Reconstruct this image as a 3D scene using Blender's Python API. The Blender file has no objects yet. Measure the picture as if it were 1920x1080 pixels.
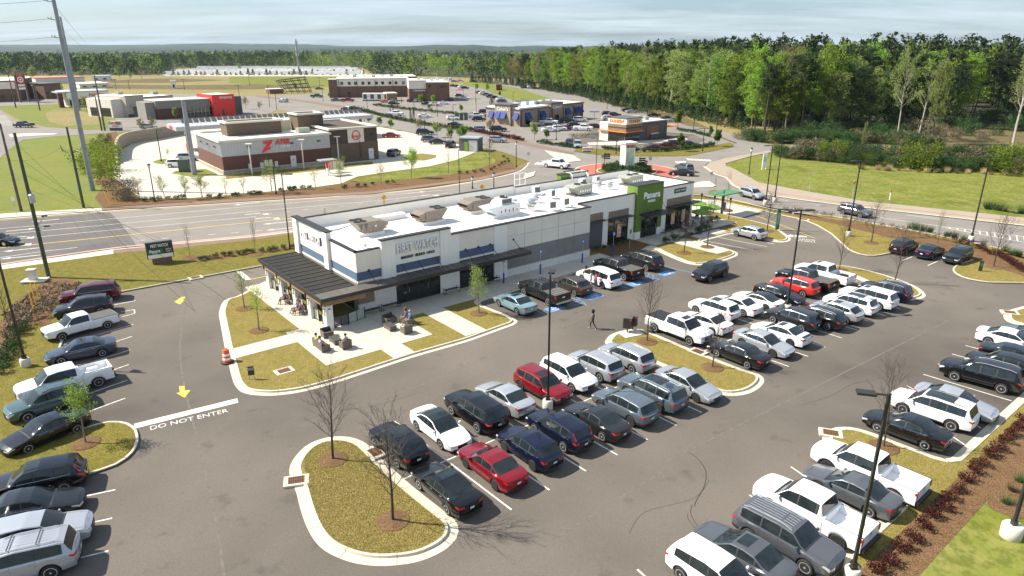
import bpy,math,random
import numpy as np
from mathutils import Vector,Matrix,noise as mnoise
from mathutils.geometry import tessellate_polygon
random.seed(7);RNG=np.random.default_rng(7)
SC=bpy.context.scene
COL=SC.collection
rad=math.radians
CAM_H=23.5
F_PX=1280.0
PITCH=math.atan(453.0/F_PX)
cam_d=bpy.data.cameras.new('camera');cam=bpy.data.objects.new('camera',cam_d);COL.objects.link(cam)
cam.location=(0,0,CAM_H);cam.rotation_euler=(math.pi/2-PITCH,0,0)
cam_d.sensor_width=36.0;cam_d.lens=36.0*F_PX/1920.0
cam_d.clip_start=0.5;cam_d.clip_end=30000
SC.camera=cam
SUN_EL=rad(44);SHADOW=Vector((1.0,-0.10,0)).normalized()
world=bpy.data.worlds.new('World');SC.world=world;world.use_nodes=True
wn=world.node_tree.nodes;wl=world.node_tree.links
for n in list(wn):wn.remove(n)
w_out=wn.new('ShaderNodeOutputWorld');w_bg=wn.new('ShaderNodeBackground')
sky=wn.new('ShaderNodeTexSky');sky.sky_type='NISHITA';sky.sun_disc=False
sky.sun_elevation=SUN_EL;sky.sun_rotation=math.atan2(-SHADOW.x,-SHADOW.y)
sky.air_density=1.0;sky.dust_density=1.2;sky.ozone_density=1.0
w_bg.inputs['Strength'].default_value=0.11
tc=wn.new('ShaderNodeTexCoord');sep=wn.new('ShaderNodeSeparateXYZ');wl.new(tc.outputs['Generated'],sep.inputs[0])
zz=wn.new('ShaderNodeMath');zz.operation='MAXIMUM';zz.inputs[1].default_value=0.0;wl.new(sep.outputs['Z'],zz.inputs[0])
zp=wn.new('ShaderNodeMath');zp.operation='ADD';zp.inputs[1].default_value=0.09;wl.new(zz.outputs[0],zp.inputs[0])
dx=wn.new('ShaderNodeMath');dx.operation='DIVIDE';wl.new(sep.outputs['X'],dx.inputs[0]);wl.new(zp.outputs[0],dx.inputs[1])
dy=wn.new('ShaderNodeMath');dy.operation='DIVIDE';wl.new(sep.outputs['Y'],dy.inputs[0]);wl.new(zp.outputs[0],dy.inputs[1])
cmb=wn.new('ShaderNodeCombineXYZ');wl.new(dx.outputs[0],cmb.inputs[0]);wl.new(dy.outputs[0],cmb.inputs[1])
mp=wn.new('ShaderNodeMapping');mp.inputs['Scale'].default_value=(0.32,0.75,1);mp.inputs['Rotation'].default_value=(0,0,rad(8));wl.new(cmb.outputs[0],mp.inputs[0])
cn=wn.new('ShaderNodeTexNoise');cn.inputs['Scale'].default_value=1.1;cn.inputs['Detail'].default_value=9;cn.inputs['Roughness'].default_value=0.62;cn.inputs['Distortion'].default_value=0.4
wl.new(mp.outputs[0],cn.inputs['Vector'])
cr=wn.new('ShaderNodeValToRGB');cr.color_ramp.elements[0].position=0.36;cr.color_ramp.elements[0].color=(.12,.12,.12,1);cr.color_ramp.elements[1].position=0.68;cr.color_ramp.elements[1].color=(.85,.85,.85,1)
wl.new(cn.outputs['Fac'],cr.inputs[0])
cm=wn.new('ShaderNodeMixRGB');cm.inputs['Color2'].default_value=(3.5,4.05,4.5,1)
wl.new(cr.outputs['Color'],cm.inputs['Fac']);sm=wn.new('ShaderNodeMixRGB');sm.blend_type='MULTIPLY';sm.inputs['Fac'].default_value=1;sm.inputs['Color2'].default_value=(.46,.56,.70,1);wl.new(sky.outputs['Color'],sm.inputs['Color1']);wl.new(sm.outputs['Color'],cm.inputs['Color1'])
wl.new(cm.outputs['Color'],w_bg.inputs['Color']);wl.new(w_bg.outputs[0],w_out.inputs['Surface'])
sun_d=bpy.data.lights.new('sun','SUN');sun_d.energy=4.6;sun_d.angle=rad(0.53);sun_d.color=(1.0,0.93,0.81)
sun=bpy.data.objects.new('sun',sun_d);COL.objects.link(sun)
_sd=Vector((SHADOW.x*math.cos(SUN_EL),SHADOW.y*math.cos(SUN_EL),-math.sin(SUN_EL)))
sun.rotation_euler=_sd.to_track_quat('-Z','Y').to_euler();sun.location=(-60,0,80)
vs=SC.view_settings;vs.view_transform='Standard';vs.look='None';vs.gamma=1.0;vs.use_curve_mapping=False
vs.exposure=1.08
SC.cycles.use_denoising=True
SC.cycles.max_bounces=8;SC.cycles.diffuse_bounces=4;SC.cycles.transmission_bounces=6;SC.cycles.glossy_bounces=3;SC.cycles.transparent_max_bounces=8
SC.cycles.volume_bounces=0
_c,_s=math.cos(PITCH),math.sin(PITCH)
def G(u,v,z=0.0):
 X=u-960.0;Y=v-540.0
 fw=F_PX*_c-Y*_s;dn=F_PX*_s+Y*_c
 k=(CAM_H-z)/dn
 return Vector((X*k,fw*k,z))
def GP(pts,z=0.0):return[G(u,v,z).to_2d()for u,v in pts]
def pix(p):
 dz=p[2]-CAM_H;Zc=p[1]*_c-dz*_s;Yc=p[1]*_s+dz*_c
 return 960+F_PX*p[0]/Zc,540-F_PX*Yc/Zc
def ht(u,v,vtop):
 g=G(u,v);lo,hi=0.0,80.0
 for _ in range(40):
  m=(lo+hi)/2
  if pix((g.x,g.y,m))[1]>vtop:lo=m
  else:hi=m
 return lo
MATS={}
def nn(nt,t):return nt.nodes.new(t)
def mat(name,col,rough=0.8,metal=0.0,n=None,n2=None,bump=None,spec=0.5,coat=0.0,world_space=False,objrand=0.0,col2=None,fine=None,spots=None):
 """n=(scale, amount) mottling between col and a darker/lighter tone; n2 the same at another size; bump=(scale,strength)."""
 if name in MATS:return MATS[name]
 m=bpy.data.materials.new(name);m.use_nodes=True;nt=m.node_tree;b=nt.nodes['Principled BSDF']
 b.inputs['Roughness'].default_value=rough;b.inputs['Metallic'].default_value=metal
 b.inputs['Specular IOR Level'].default_value=spec;b.inputs['Coat Weight'].default_value=coat;b.inputs['Coat Roughness'].default_value=0.04
 b.inputs['Base Color'].default_value=(*col,1)
 m.diffuse_color=(*col,1)
 vec=None
 if n or n2 or bump or fine:
  if world_space:g=nn(nt,'ShaderNodeNewGeometry');vec=g.outputs['Position']
  else:g=nn(nt,'ShaderNodeTexCoord');vec=g.outputs['Object']
 cur=None
 def layer(cur,sc,amt,c2,det=6,lo=.35,hi=.65):
  t=nn(nt,'ShaderNodeTexNoise');t.inputs['Scale'].default_value=sc;t.inputs['Detail'].default_value=det;t.inputs['Roughness'].default_value=.6
  nt.links.new(vec,t.inputs['Vector'])
  r=nn(nt,'ShaderNodeMapRange');r.inputs[1].default_value=lo;r.inputs[2].default_value=hi;r.inputs[3].default_value=0;r.inputs[4].default_value=amt
  nt.links.new(t.outputs['Fac'],r.inputs[0])
  x=nn(nt,'ShaderNodeMixRGB');nt.links.new(r.outputs[0],x.inputs['Fac'])
  if cur is None:x.inputs['Color1'].default_value=(*col,1)
  else:nt.links.new(cur,x.inputs['Color1'])
  x.inputs['Color2'].default_value=(*c2,1)
  return x.outputs['Color']
 c2=col2 or tuple(c*.55 for c in col)
 if n:cur=layer(cur,n[0],n[1],c2)
 if n2:cur=layer(cur,n2[0],n2[1],n2[2]if len(n2)>2 else tuple(min(1,c*1.5)for c in col),det=3)
 if fine:cur=layer(cur,fine[0],fine[1],fine[2],det=2,lo=.45,hi=.6)
 if spots:cur=layer(cur,spots[0],spots[1],spots[2],det=4,lo=.60,hi=.70)
 if objrand:
  oi=nn(nt,'ShaderNodeObjectInfo');hs=nn(nt,'ShaderNodeHueSaturation')
  mr=nn(nt,'ShaderNodeMapRange');mr.inputs[3].default_value=1-objrand;mr.inputs[4].default_value=1+objrand
  mh=nn(nt,'ShaderNodeMapRange');mh.inputs[3].default_value=.5-objrand*.06;mh.inputs[4].default_value=.5+objrand*.06
  nt.links.new(oi.outputs['Random'],mr.inputs[0]);nt.links.new(mr.outputs[0],hs.inputs['Value'])
  nt.links.new(oi.outputs['Random'],mh.inputs[0]);nt.links.new(mh.outputs[0],hs.inputs['Hue'])
  if cur is None:hs.inputs['Color'].default_value=(*col,1)
  else:nt.links.new(cur,hs.inputs['Color'])
  cur=hs.outputs['Color']
 if cur is not None:nt.links.new(cur,b.inputs['Base Color'])
 if bump:
  t=nn(nt,'ShaderNodeTexNoise');t.inputs['Scale'].default_value=bump[0];t.inputs['Detail'].default_value=4
  nt.links.new(vec,t.inputs['Vector']);bp=nn(nt,'ShaderNodeBump');bp.inputs['Strength'].default_value=bump[1];bp.inputs['Distance'].default_value=.05
  nt.links.new(t.outputs['Fac'],bp.inputs['Height']);nt.links.new(bp.outputs[0],b.inputs['Normal'])
 MATS[name]=m
 return m
AF=mat('lawn grass',(.160,.138,.027),.95,n=(.22,.8),col2=(.108,.122,.018),n2=(1.6,.6,(.26,.20,.06)),fine=(10,.8,(.08,.068,.012)),bump=(18,.9),world_space=True,spec=.1)
Av=mat('island turf',(.245,.195,.054),.95,n=(.5,.8),col2=(.165,.165,.032),n2=(3.5,.6,(.37,.28,.11)),fine=(14,.85,(.12,.09,.02)),bump=(30,1.0),world_space=True,spec=.1)
Aw=mat('field grass',(.160,.180,.024),.95,n=(.09,1.0),col2=(.095,.125,.014),n2=(.35,.8,(.23,.215,.07)),fine=(1.6,.55,(.07,.09,.012)),bump=(5,.8),world_space=True,spec=.1)
AO=mat('verge grass',(.17,.19,.026),.95,n=(.08,.8),col2=(.11,.17,.03),n2=(.35,.6,(.22,.19,.08)),fine=(5,.5,(.08,.10,.02)),bump=(5,.7),world_space=True,spec=.1)
B5=mat('beige render',(.46,.41,.34),.9,n=(.5,.4),col2=(.36,.32,.27))
Bk=mat('tan paving',(.34,.285,.22),.93,n=(.3,.5),col2=(.28,.23,.18),fine=(10,.3,(.22,.18,.14)),world_space=True,spec=.2)
Bl=mat('salmon edging',(.42,.25,.17),.9,n=(.6,.5),col2=(.34,.18,.12),world_space=True)
Bm=mat('pale paving seam',(.165,.142,.118),.93,n=(2.5,.9),col2=(.11,.095,.08),world_space=True,spec=.2)
AP=mat('dry meadow',(.25,.20,.085),.95,n=(.015,.9),col2=(.17,.18,.055),n2=(.06,.5,(.33,.25,.14)),fine=(1.2,.5,(.12,.10,.04)),world_space=True,spec=.1)
Ai=mat('pine straw mulch',(.225,.135,.068),.98,n=(1.2,.7),col2=(.15,.088,.045),fine=(18,.9,(.07,.04,.02)),bump=(24,1.0),world_space=True,spec=.1)
AG=mat('cleared brush ground',(.20,.145,.08),.98,n=(.2,.8),col2=(.10,.09,.035),fine=(6,.8,(.05,.045,.02)),bump=(5,1.0),world_space=True,spec=.1)
B6=mat('asphalt',(.120,.103,.086),.93,n=(.16,.9),col2=(.078,.068,.058),n2=(.035,1.0,(.185,.160,.132)),fine=(26,.5,(.066,.057,.048)),bump=(45,.35),world_space=True,spec=.25,spots=(.55,.45,(.066,.057,.048)))
M_asph2=mat('dark fresh asphalt',(.058,.053,.050),.93,n=(.3,.5),col2=(.044,.04,.038),fine=(34,.5,(.03,.028,.026)),bump=(45,.35),world_space=True,spec=.25)
Aq=mat('weathered road',(.225,.203,.178),.93,n=(.06,.7),col2=(.175,.158,.14),n2=(.25,.4,(.27,.245,.215)),fine=(20,.4,(.14,.125,.11)),world_space=True,spec=.25)
Bn=mat('newer road surface',(.145,.132,.12),.93,n=(.12,.7),col2=(.09,.085,.082),fine=(20,.4,(.07,.066,.062)),world_space=True,spec=.25)
Aj=mat('pale concrete',(.50,.455,.375),.9,n=(.35,.5),col2=(.40,.36,.29),n2=(1.5,.35,(.58,.53,.44)),fine=(30,.25,(.36,.32,.26)),world_space=True,spec=.3)
Ar=mat('kerb concrete',(.56,.505,.40),.9,n=(.6,.5),col2=(.45,.40,.31),fine=(12,.3,(.36,.31,.24)),world_space=True,spec=.3)
AQ=mat('brown paving',(.225,.155,.115),.93,n=(.3,.6),col2=(.18,.13,.10),fine=(14,.4,(.14,.09,.07)),world_space=True,spec=.2)
Bo=mat('red apron paving',(.42,.13,.095),.9,n=(.3,.5),col2=(.34,.10,.075),world_space=True,spec=.2)
A3=mat('white line paint',(.70,.68,.63),.8,n=(3.0,.7),col2=(.33,.30,.27),world_space=True)
Ax=mat('yellow line paint',(.78,.52,.05),.8,n=(2.2,.35),col2=(.5,.36,.1),world_space=True)
B7=mat('blue line paint',(.10,.28,.62),.8,n=(3,.5),col2=(.07,.12,.22),world_space=True)
A1=mat('white stucco',(.86,.82,.74),.9,n=(.8,.3),col2=(.70,.67,.60),bump=(40,.15))
Ad=mat('light grey stucco',(.70,.64,.55),.9,n=(.8,.25),col2=(.48,.46,.43),bump=(40,.15))
A7=mat('cream stucco',(.80,.73,.61),.9,n=(.8,.25),col2=(.52,.49,.43),bump=(40,.15))
Ao=mat('dark grey wall panel',(.235,.22,.20),.85,n=(1,.3),bump=(30,.1))
AR=mat('blue wall panel',(.085,.115,.19),.7,n=(1.5,.25),col2=(.11,.145,.22))
B8=mat('pale blue wall panel',(.085,.14,.20),.7,n=(1.5,.25),col2=(.11,.17,.23))
A0=mat('black metal',(.022,.021,.02),.45,n=(3,.4),col2=(.035,.033,.03))
A5=mat('weathered dark metal',(.085,.076,.064),.5,n=(3,.6),col2=(.12,.11,.095))
Ap=mat('dark window glass',(.012,.016,.016),.06,spec=.8)
AH=mat('car window glass',(.010,.014,.016),.05,spec=.55,n=(1.3,.5),col2=(.035,.048,.048))  # paler teal mottling is painted in for reflected sky and unbuilt cabins
Az=mat('cedar slats',(.34,.21,.11),.7,n=(4,.5))
A9=mat('white roof membrane',(.78,.755,.70),.85,n=(.25,.4),col2=(.66,.63,.56),n2=(.9,.3,(.82,.80,.76)),world_space=True)
As=mat('green wall panel',(.115,.20,.022),.7,n=(1.0,.35),col2=(.09,.16,.018))
Ak=mat('taupe siding',(.27,.20,.145),.8,n=(3,.4))
AS=mat('taupe unit casing',(.25,.21,.17),.5,metal=.2,n=(2,.4))
At=mat('sage unit casing',(.36,.37,.31),.5,metal=.1,n=(2,.4))
A6=mat('galvanised metal',(.52,.54,.55),.42,metal=.55,n=(2.5,.4))
AA=mat('weathered steel pole',(.30,.32,.34),.5,metal=.5,n=(1.2,.5))
Bp=mat('dark utility pole wood',(.085,.075,.06),.9,n=(2,.6),col2=(.16,.13,.10))
B9=mat('mossy utility pole wood',(.085,.09,.06),.9,n=(2,.6))
Al=mat('brown brick',(.16,.085,.055),.9,n=(6,.5),fine=(14,.6,(.24,.15,.11)))
AT=mat('red brick',(.12,.05,.035),.9,n=(5,.4),fine=(14,.5,(.16,.08,.06)))
AI=mat('white painted brick',(.78,.75,.69),.9,n=(3,.3),fine=(9,.35,(.5,.49,.47)),bump=(12,.5))
Am=mat('brown wall',(.13,.088,.06),.9,n=(1.5,.4),fine=(12,.3,(.17,.12,.09)))
Ba=mat('ledge stone',(.42,.36,.27),.95,n=(3,.8),col2=(.24,.19,.14),bump=(6,1))
Bq=mat('retaining wall stone',(.42,.34,.24),.95,n=(3,.8),col2=(.25,.20,.14),bump=(4,1))
Aa=mat('red panel',(.74,.028,.02),.5,n=(1,.2))
AB=mat('orange trim',(.75,.20,.02),.6)
Af=mat('charcoal panel',(.095,.095,.10),.7,n=(2,.3))
AU=mat('tyre rubber',(.018,.018,.018),.8)
AV=mat('alloy rim',(.66,.66,.67),.3,metal=.55)
Ag=mat('black rim',(.03,.03,.03),.3,metal=.5)
A4=mat('black plastic trim',(.02,.02,.021),.5)
Bb=mat('clear headlamp',(.62,.64,.66),.08,metal=.3,spec=.9)
AW=mat('red tail lamp',(.42,.012,.012),.12,spec=.9)
Br=mat('number plate',(.62,.62,.6),.5)
AC=mat('chrome trim',(.7,.7,.7),.12,metal=1)
A8=mat('bright spring leaves',(.23,.34,.035),.75,n=(.35,.6),col2=(.20,.27,.055),objrand=.30,spec=.25)
Ab=mat('pale new leaves',(.28,.33,.10),.75,n=(.35,.6),col2=(.16,.22,.05),objrand=.22,spec=.25)
Ah=mat('mid green leaves',(.135,.22,.030),.75,n=(.4,.6),objrand=.35,spec=.25)
Ae=mat('tan budding leaves',(.25,.21,.10),.8,n=(.4,.6),objrand=.2,spec=.2)
AJ=mat('dark pine needles',(.030,.052,.018),.8,n=(.4,.6),col2=(.05,.078,.028),objrand=.35,spec=.2)
Ay=mat('dark green shrub leaves',(.034,.068,.018),.75,n=(1.5,.6),col2=(.07,.12,.03),objrand=.35,spec=.25)
AX=mat('yellow green bush leaves',(.17,.22,.02),.75,n=(1,.6),col2=(.11,.17,.02),objrand=.2,spec=.25)
AY=mat('burgundy shrub leaves',(.085,.022,.020),.75,n=(3,.6),col2=(.13,.05,.03),objrand=.3,spec=.25)
AZ=mat('dry stems',(.17,.135,.075),.9,n=(4,.4))
B0=mat('grey bark',(.20,.17,.135),.95,n=(3,.6),col2=(.11,.09,.07))
AK=mat('dark bark',(.075,.058,.048),.95,n=(3,.6))
Bc=mat('pale dead bark',(.42,.38,.31),.95,n=(2,.5))
Bs=mat('dry ornamental grass',(.44,.33,.17),.9,n=(3,.5))
Bd=mat('skin',(.45,.26,.18),.6)
Be=mat('brown skin',(.14,.075,.05),.6)
AL=mat('brown wicker',(.17,.135,.105),.8,n=(14,.6),col2=(.07,.055,.04))
B1=mat('charcoal cushion',(.055,.052,.05),.9,n=(8,.3))
Bt=mat('sage fence board',(.40,.44,.37),.7,n=(3,.3))
Bf=mat('blue post paint',(.03,.05,.42),.5)
AD=mat('amber sign',(.80,.46,.01),.6)
Bu=mat('green sheet',(.07,.21,.075),.5)
B2=mat('lime canvas',(.14,.27,.03),.8)
AM=mat('green sign panel',(.02,.13,.06),.5)
A2=mat('white letters',(.85,.85,.83),.5)
AE=mat('dark letters',(.03,.03,.03),.5)
Bg=mat('navy awning',(.012,.045,.21),.75,n=(2,.3))
Au=mat('grey ribbed metal siding',(.47,.48,.485),.5,metal=.25,n=(.8,.3))
Bv=mat('terracotta roof',(.55,.2,.14),.85,n=(.4,.4))
Bh=mat('rusty grate iron',(.19,.09,.045),.85,n=(6,.5))
An=mat('pale aluminium',(.60,.65,.68),.4,metal=.3,n=(2,.3))
Ac=mat('bright cast concrete',(.60,.56,.47),.9,n=(2,.4),col2=(.5,.46,.38))
def thin(m,f=.35):
 nt=m.node_tree;b=nt.nodes['Principled BSDF'];o=nt.nodes['Material Output'];t=nn(nt,'ShaderNodeBsdfTranslucent');x=nn(nt,'ShaderNodeMixShader');x.inputs[0].default_value=f
 if b.inputs['Base Color'].links:nt.links.new(b.inputs['Base Color'].links[0].from_socket,t.inputs['Color'])
 else:t.inputs['Color'].default_value=b.inputs['Base Color'].default_value
 nt.links.new(b.outputs[0],x.inputs[1]);nt.links.new(t.outputs[0],x.inputs[2]);nt.links.new(x.outputs[0],o.inputs['Surface'])
for _m in(A8,Ab,Ah,Ae,Ay,AX,AY,AJ):thin(_m,.5 if _m not in(AJ,Ay)else .2)
class MB:
 def __init__(s):s.v=[];s.f=[];s.m=[];s.mats=[]
 def mi(s,m):
  if m not in s.mats:s.mats.append(m)
  return s.mats.index(m)
 def add(s,vs_,fs,m):
  o=len(s.v);s.v+=[tuple(p)for p in vs_];k=s.mi(m)
  for f in fs:s.f.append(tuple(o+i for i in f));s.m.append(k)
  return s
 def box(s,c,d,m,rz=0.0,top=None):
  x,y,z=d[0]/2,d[1]/2,d[2]/2;t=top or(1,1)
  p=[(-x,-y,-z),(x,-y,-z),(x,y,-z),(-x,y,-z),(-x*t[0],-y*t[1],z),(x*t[0],-y*t[1],z),(x*t[0],y*t[1],z),(-x*t[0],y*t[1],z)]
  cr_,sr_=math.cos(rz),math.sin(rz)
  p=[(c[0]+a*cr_-b*sr_,c[1]+a*sr_+b*cr_,c[2]+h)for a,b,h in p]
  return s.add(p,[(0,3,2,1),(4,5,6,7),(0,1,5,4),(1,2,6,5),(2,3,7,6),(3,0,4,7)],m)
 def b2(s,x0,x1,y0,y1,z0,z1,m):return s.box(((x0+x1)/2,(y0+y1)/2,(z0+z1)/2),(abs(x1-x0),abs(y1-y0),abs(z1-z0)),m)
 def tube(s,pts,rr,m,n=8,cap=True):
  pts=[Vector(p)for p in pts]
  if not isinstance(rr,(list,tuple)):rr=[rr]*len(pts)
  vs_=[];fs=[]
  up=Vector((0,0,1));prev=None
  for i,p in enumerate(pts):
   d=(pts[min(i+1,len(pts)-1)]-pts[max(i-1,0)])
   if d.length<1e-9:d=Vector((0,0,1))
   d.normalize()
   if prev is None:a=d.cross(Vector((1,0,0))if abs(d.x)<.9 else Vector((0,1,0)))
   else:a=prev-d*prev.dot(d)
   if a.length<1e-6:a=d.orthogonal()
   a.normalize();prev=a;b=d.cross(a)
   for k in range(n):
    t=2*math.pi*k/n;vs_.append(p+(a*math.cos(t)+b*math.sin(t))*rr[i])
  for i in range(len(pts)-1):
   for k in range(n):fs.append((i*n+k,i*n+(k+1)%n,(i+1)*n+(k+1)%n,(i+1)*n+k))
  if cap:fs.append(tuple(range(n-1,-1,-1)));fs.append(tuple((len(pts)-1)*n+k for k in range(n)))
  return s.add(vs_,fs,m)
 def lathe(s,prof,m,n=16,c=(0,0,0),axis='z'):
  vs_=[];fs=[]
  for r,h in prof:
   for k in range(n):
    t=2*math.pi*k/n
    q=(r*math.cos(t),r*math.sin(t),h)if axis=='z' else(r*math.cos(t),h,r*math.sin(t))
    vs_.append((c[0]+q[0],c[1]+q[1],c[2]+q[2]))
  for i in range(len(prof)-1):
   for k in range(n):fs.append((i*n+k,i*n+(k+1)%n,(i+1)*n+(k+1)%n,(i+1)*n+k))
  fs.append(tuple(range(n)));fs.append(tuple((len(prof)-1)*n+k for k in range(n-1,-1,-1)))
  return s.add(vs_,fs,m)
 def prism(s,pts,z0,z1,m):
  n=len(pts);vs_=[(p[0],p[1],z0)for p in pts]+[(p[0],p[1],z1)for p in pts]
  fs=[(i,(i+1)%n,n+(i+1)%n,n+i)for i in range(n)]
  tr=tessellate_polygon([[Vector((p[0],p[1],0))for p in pts]])
  fs+=[tuple(n+i for i in t)for t in tr]+[tuple(reversed(t))for t in tr]
  return s.add(vs_,fs,m)
 def join(s,o,M=None):
  vs_=o.v if M is None else[tuple(M@Vector(p))for p in o.v]
  off=len(s.v);s.v+=vs_
  for f,k in zip(o.f,o.m):s.f.append(tuple(off+i for i in f));s.m.append(s.mi(o.mats[k]))
  return s
 def mesh(s,name,smooth=False,angle=35):
  me=bpy.data.meshes.new(name);me.from_pydata(s.v,[],s.f);me.update()
  for m in s.mats:me.materials.append(m)
  if len(s.mats)>1:me.polygons.foreach_set('material_index',s.m)
  if smooth:
   me.polygons.foreach_set('use_smooth',[True]*len(me.polygons))
   me.set_sharp_from_angle(angle=rad(angle))
  return me
 def build(s,name,parent=None,smooth=False,angle=35,loc=None,rz=None,**kw):
  return link(name,s.mesh(name,smooth,angle),parent,loc,rz,**kw)
def tag(o,label=None,cat=None,group=None,kind=None):
 if label:o['label']=label
 if cat:o['category']=cat
 if group:o['group']=group
 if kind:o['kind']=kind
 return o
def link(name,data,parent=None,loc=None,rz=None,label=None,cat=None,group=None,kind=None):
 o=bpy.data.objects.new(name,data);COL.objects.link(o)
 if parent is not None:o.parent=parent
 if loc is not None:o.location=loc
 if rz is not None:o.rotation_euler=(0,0,rz)
 return tag(o,label,cat,group,kind)
def empty(name,loc=(0,0,0),rz=0.0,label=None,cat=None,group=None,kind=None):
 o=link(name,None,None,loc,rz,label,cat,group,kind);o.empty_display_size=.2
 return o
def numesh(name,v,f,mats,mi=None):
 me=bpy.data.meshes.new(name);v=np.asarray(v,dtype=np.float32);f=np.asarray(f,dtype=np.int32);k=f.shape[1]
 me.vertices.add(len(v));me.vertices.foreach_set('co',v.ravel());me.loops.add(f.size);me.loops.foreach_set('vertex_index',f.ravel())
 me.polygons.add(len(f));me.polygons.foreach_set('loop_start',np.arange(0,f.size,k,dtype=np.int32))
 for m in mats:me.materials.append(m)
 if mi is not None:me.polygons.foreach_set('material_index',np.asarray(mi,dtype=np.int32))
 me.update(calc_edges=True);me.validate()
 return me
ORD=['first','second','third','fourth','fifth','sixth','seventh','eighth','ninth','tenth','eleventh','twelfth','thirteenth','fourteenth','fifteenth','sixteenth','seventeenth','eighteenth','nineteenth','twentieth']
def ordw(i):
 if i<20:return ORD[i]
 t=['twenty','thirty','forty','fifty','sixty','seventy','eighty','ninety'][(i+1)//10-2]
 r=(i+1)%10
 return(t[:-1]+'ieth')if r==0 else t+'-'+ORD[r-1]
def catmull(pts,closed=False,sub=6):
 P=[Vector((p[0],p[1]))for p in pts];n=len(P);out=[]
 rng=range(n)if closed else range(n-1)
 for i in rng:
  g=(lambda k:P[k%n])if closed else(lambda k:P[min(max(k,0),n-1)])
  a,b,c,d=g(i-1),g(i),g(i+1),g(i+2)
  for j in range(sub):
   t=j/sub
   out.append(.5*((2*b)+(c-a)*t+(2*a-5*b+4*c-d)*t*t+(3*b-a-3*c+d)*t**3))
 if not closed:out.append(P[-1])
 return out
def resample(pts,step,closed=False):
 P=list(pts)+([pts[0]]if closed else[]);out=[P[0].copy()];acc=0.0
 for a,b in zip(P,P[1:]):
  L=(b-a).length
  if L<1e-6:continue
  t=step-acc
  while t<=L:out.append(a+(b-a)*(t/L));t+=step
  acc=(acc+L)%step
 if closed and(out[-1]-out[0]).length<step*.4:out.pop()
 elif not closed and(out[-1]-P[-1]).length>.05:out.append(P[-1].copy())
 return out
def offset(pts,d,closed=False):
 n=len(pts);out=[]
 for i in range(n):
  a=pts[(i-1)%n]if closed or i>0 else pts[i];b=pts[(i+1)%n]if closed or i<n-1 else pts[i]
  t=(b-a);t=t.normalized()if t.length>1e-9 else Vector((1,0))
  out.append(pts[i]+Vector((-t.y,t.x))*d)
 return out
def area(pts):return .5*sum(a.x*b.y-b.x*a.y for a,b in zip(pts,pts[1:]+pts[:1]))
def sheet(name,pts,z,m,thick=0.0,kind='structure',parent=None,label=None):
 b=MB();pts=[Vector((p[0],p[1]))for p in pts]
 if area(pts)<0:pts.reverse()
 n=len(pts);tr=tessellate_polygon([[Vector((p.x,p.y,0))for p in pts]])
 vs_=[(p.x,p.y,z)for p in pts];fs=[]
 for t in tr:
  a,q,c=(pts[i]for i in t)
  if(q-a).cross(c-a)<0:t=tuple(reversed(t))
  fs.append(tuple(t))
 if thick:
  vs_+=[(p.x,p.y,z-thick)for p in pts];fs+=[(i,n+i,n+(i+1)%n,(i+1)%n)for i in range(n)]
 b.add(vs_,fs,m)
 return b.build(name,parent=parent,kind=kind if parent is None else None,label=label)
def strip(b,pts,w,z,m,side=0.0):
 L=offset(pts,w/2+side);R=offset(pts,-w/2+side);n=len(pts)
 b.add([(p.x,p.y,z)for p in L]+[(p.x,p.y,z)for p in R],[(i,n+i,n+i+1,i+1)for i in range(n-1)],m)
 return b
def line(b,p,q,w,z,m):return strip(b,[Vector(p),Vector(q)],w,z,m)
KERB=[(0.0,.012),(.42,.020),(.45,.15),(.60,.155),(.615,.10)]
def kerb(name,pts,closed,label=None,seg=3.0,gut=.42,holes=()):
 """kerb and gutter cast in lengths with joints; pts run along the asphalt edge, the lawn on the left."""
 root=empty(name,kind='structure')
 prof=[(0.0,.012),(gut,.020),(gut+.03,.15),(gut+.18,.155),(gut+.195,.08)]
 P=resample(pts,.5,closed);n=len(P);k=max(2,int(seg/.5));end=n if closed else n-1
 O=[offset(P,d,closed)for d,_ in prof]
 i=0
 while i<end:
  j=min(i+k,end)
  if end-j<2:j=end
  vs_=[];idx=list(range(i,j+1))
  for q in idx:
   for c,(d,z)in enumerate(prof):
    p=O[c][q%n]
    if q==i:p=p+(O[c][(q+1)%n]-p)*.03
    if q==j:p=p+(O[c][(q-1)%n]-p)*.03
    vs_.append((p.x,p.y,z))
  m_=len(prof);fs=[]
  for a in range(len(idx)-1):
   for c in range(m_-1):fs.append((a*m_+c,(a+1)*m_+c,(a+1)*m_+c+1,a*m_+c+1))
  b=MB();b.add(vs_,fs,Ar);b.build('kerb_segment',root)
  i=j
 return root,O[-2]
def text_mesh(txt,size,m,depth=.03,align='CENTER',bold=0.0,shear=0.0,sx=1.0,sp=1.0):
 c=bpy.data.curves.new('t','FONT');c.body=txt;c.size=size;c.extrude=depth;c.align_x=align;c.align_y='CENTER';c.offset=bold;c.shear=shear;c.space_character=sp;c.resolution_u=3
 o=bpy.data.objects.new('t',c);COL.objects.link(o)
 dg=bpy.context.evaluated_depsgraph_get();me=bpy.data.meshes.new_from_object(o.evaluated_get(dg))
 me.materials.clear();me.materials.append(m)
 if sx !=1.0:
  for v in me.vertices:v.co.x*=sx
 bpy.data.objects.remove(o);bpy.data.curves.remove(c)
 return me
def text_on(name,txt,size,m,parent,loc,rz,flat=False,**kw):
 """upright lettering whose reading direction is rz; flat=True lays it on the ground"""
 me=text_mesh(txt,size,m,**kw);o=link(name,me,parent)
 o.location=loc;o.rotation_euler=(0,0,rz)if flat else(math.pi/2,0,rz)
 return o
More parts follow.
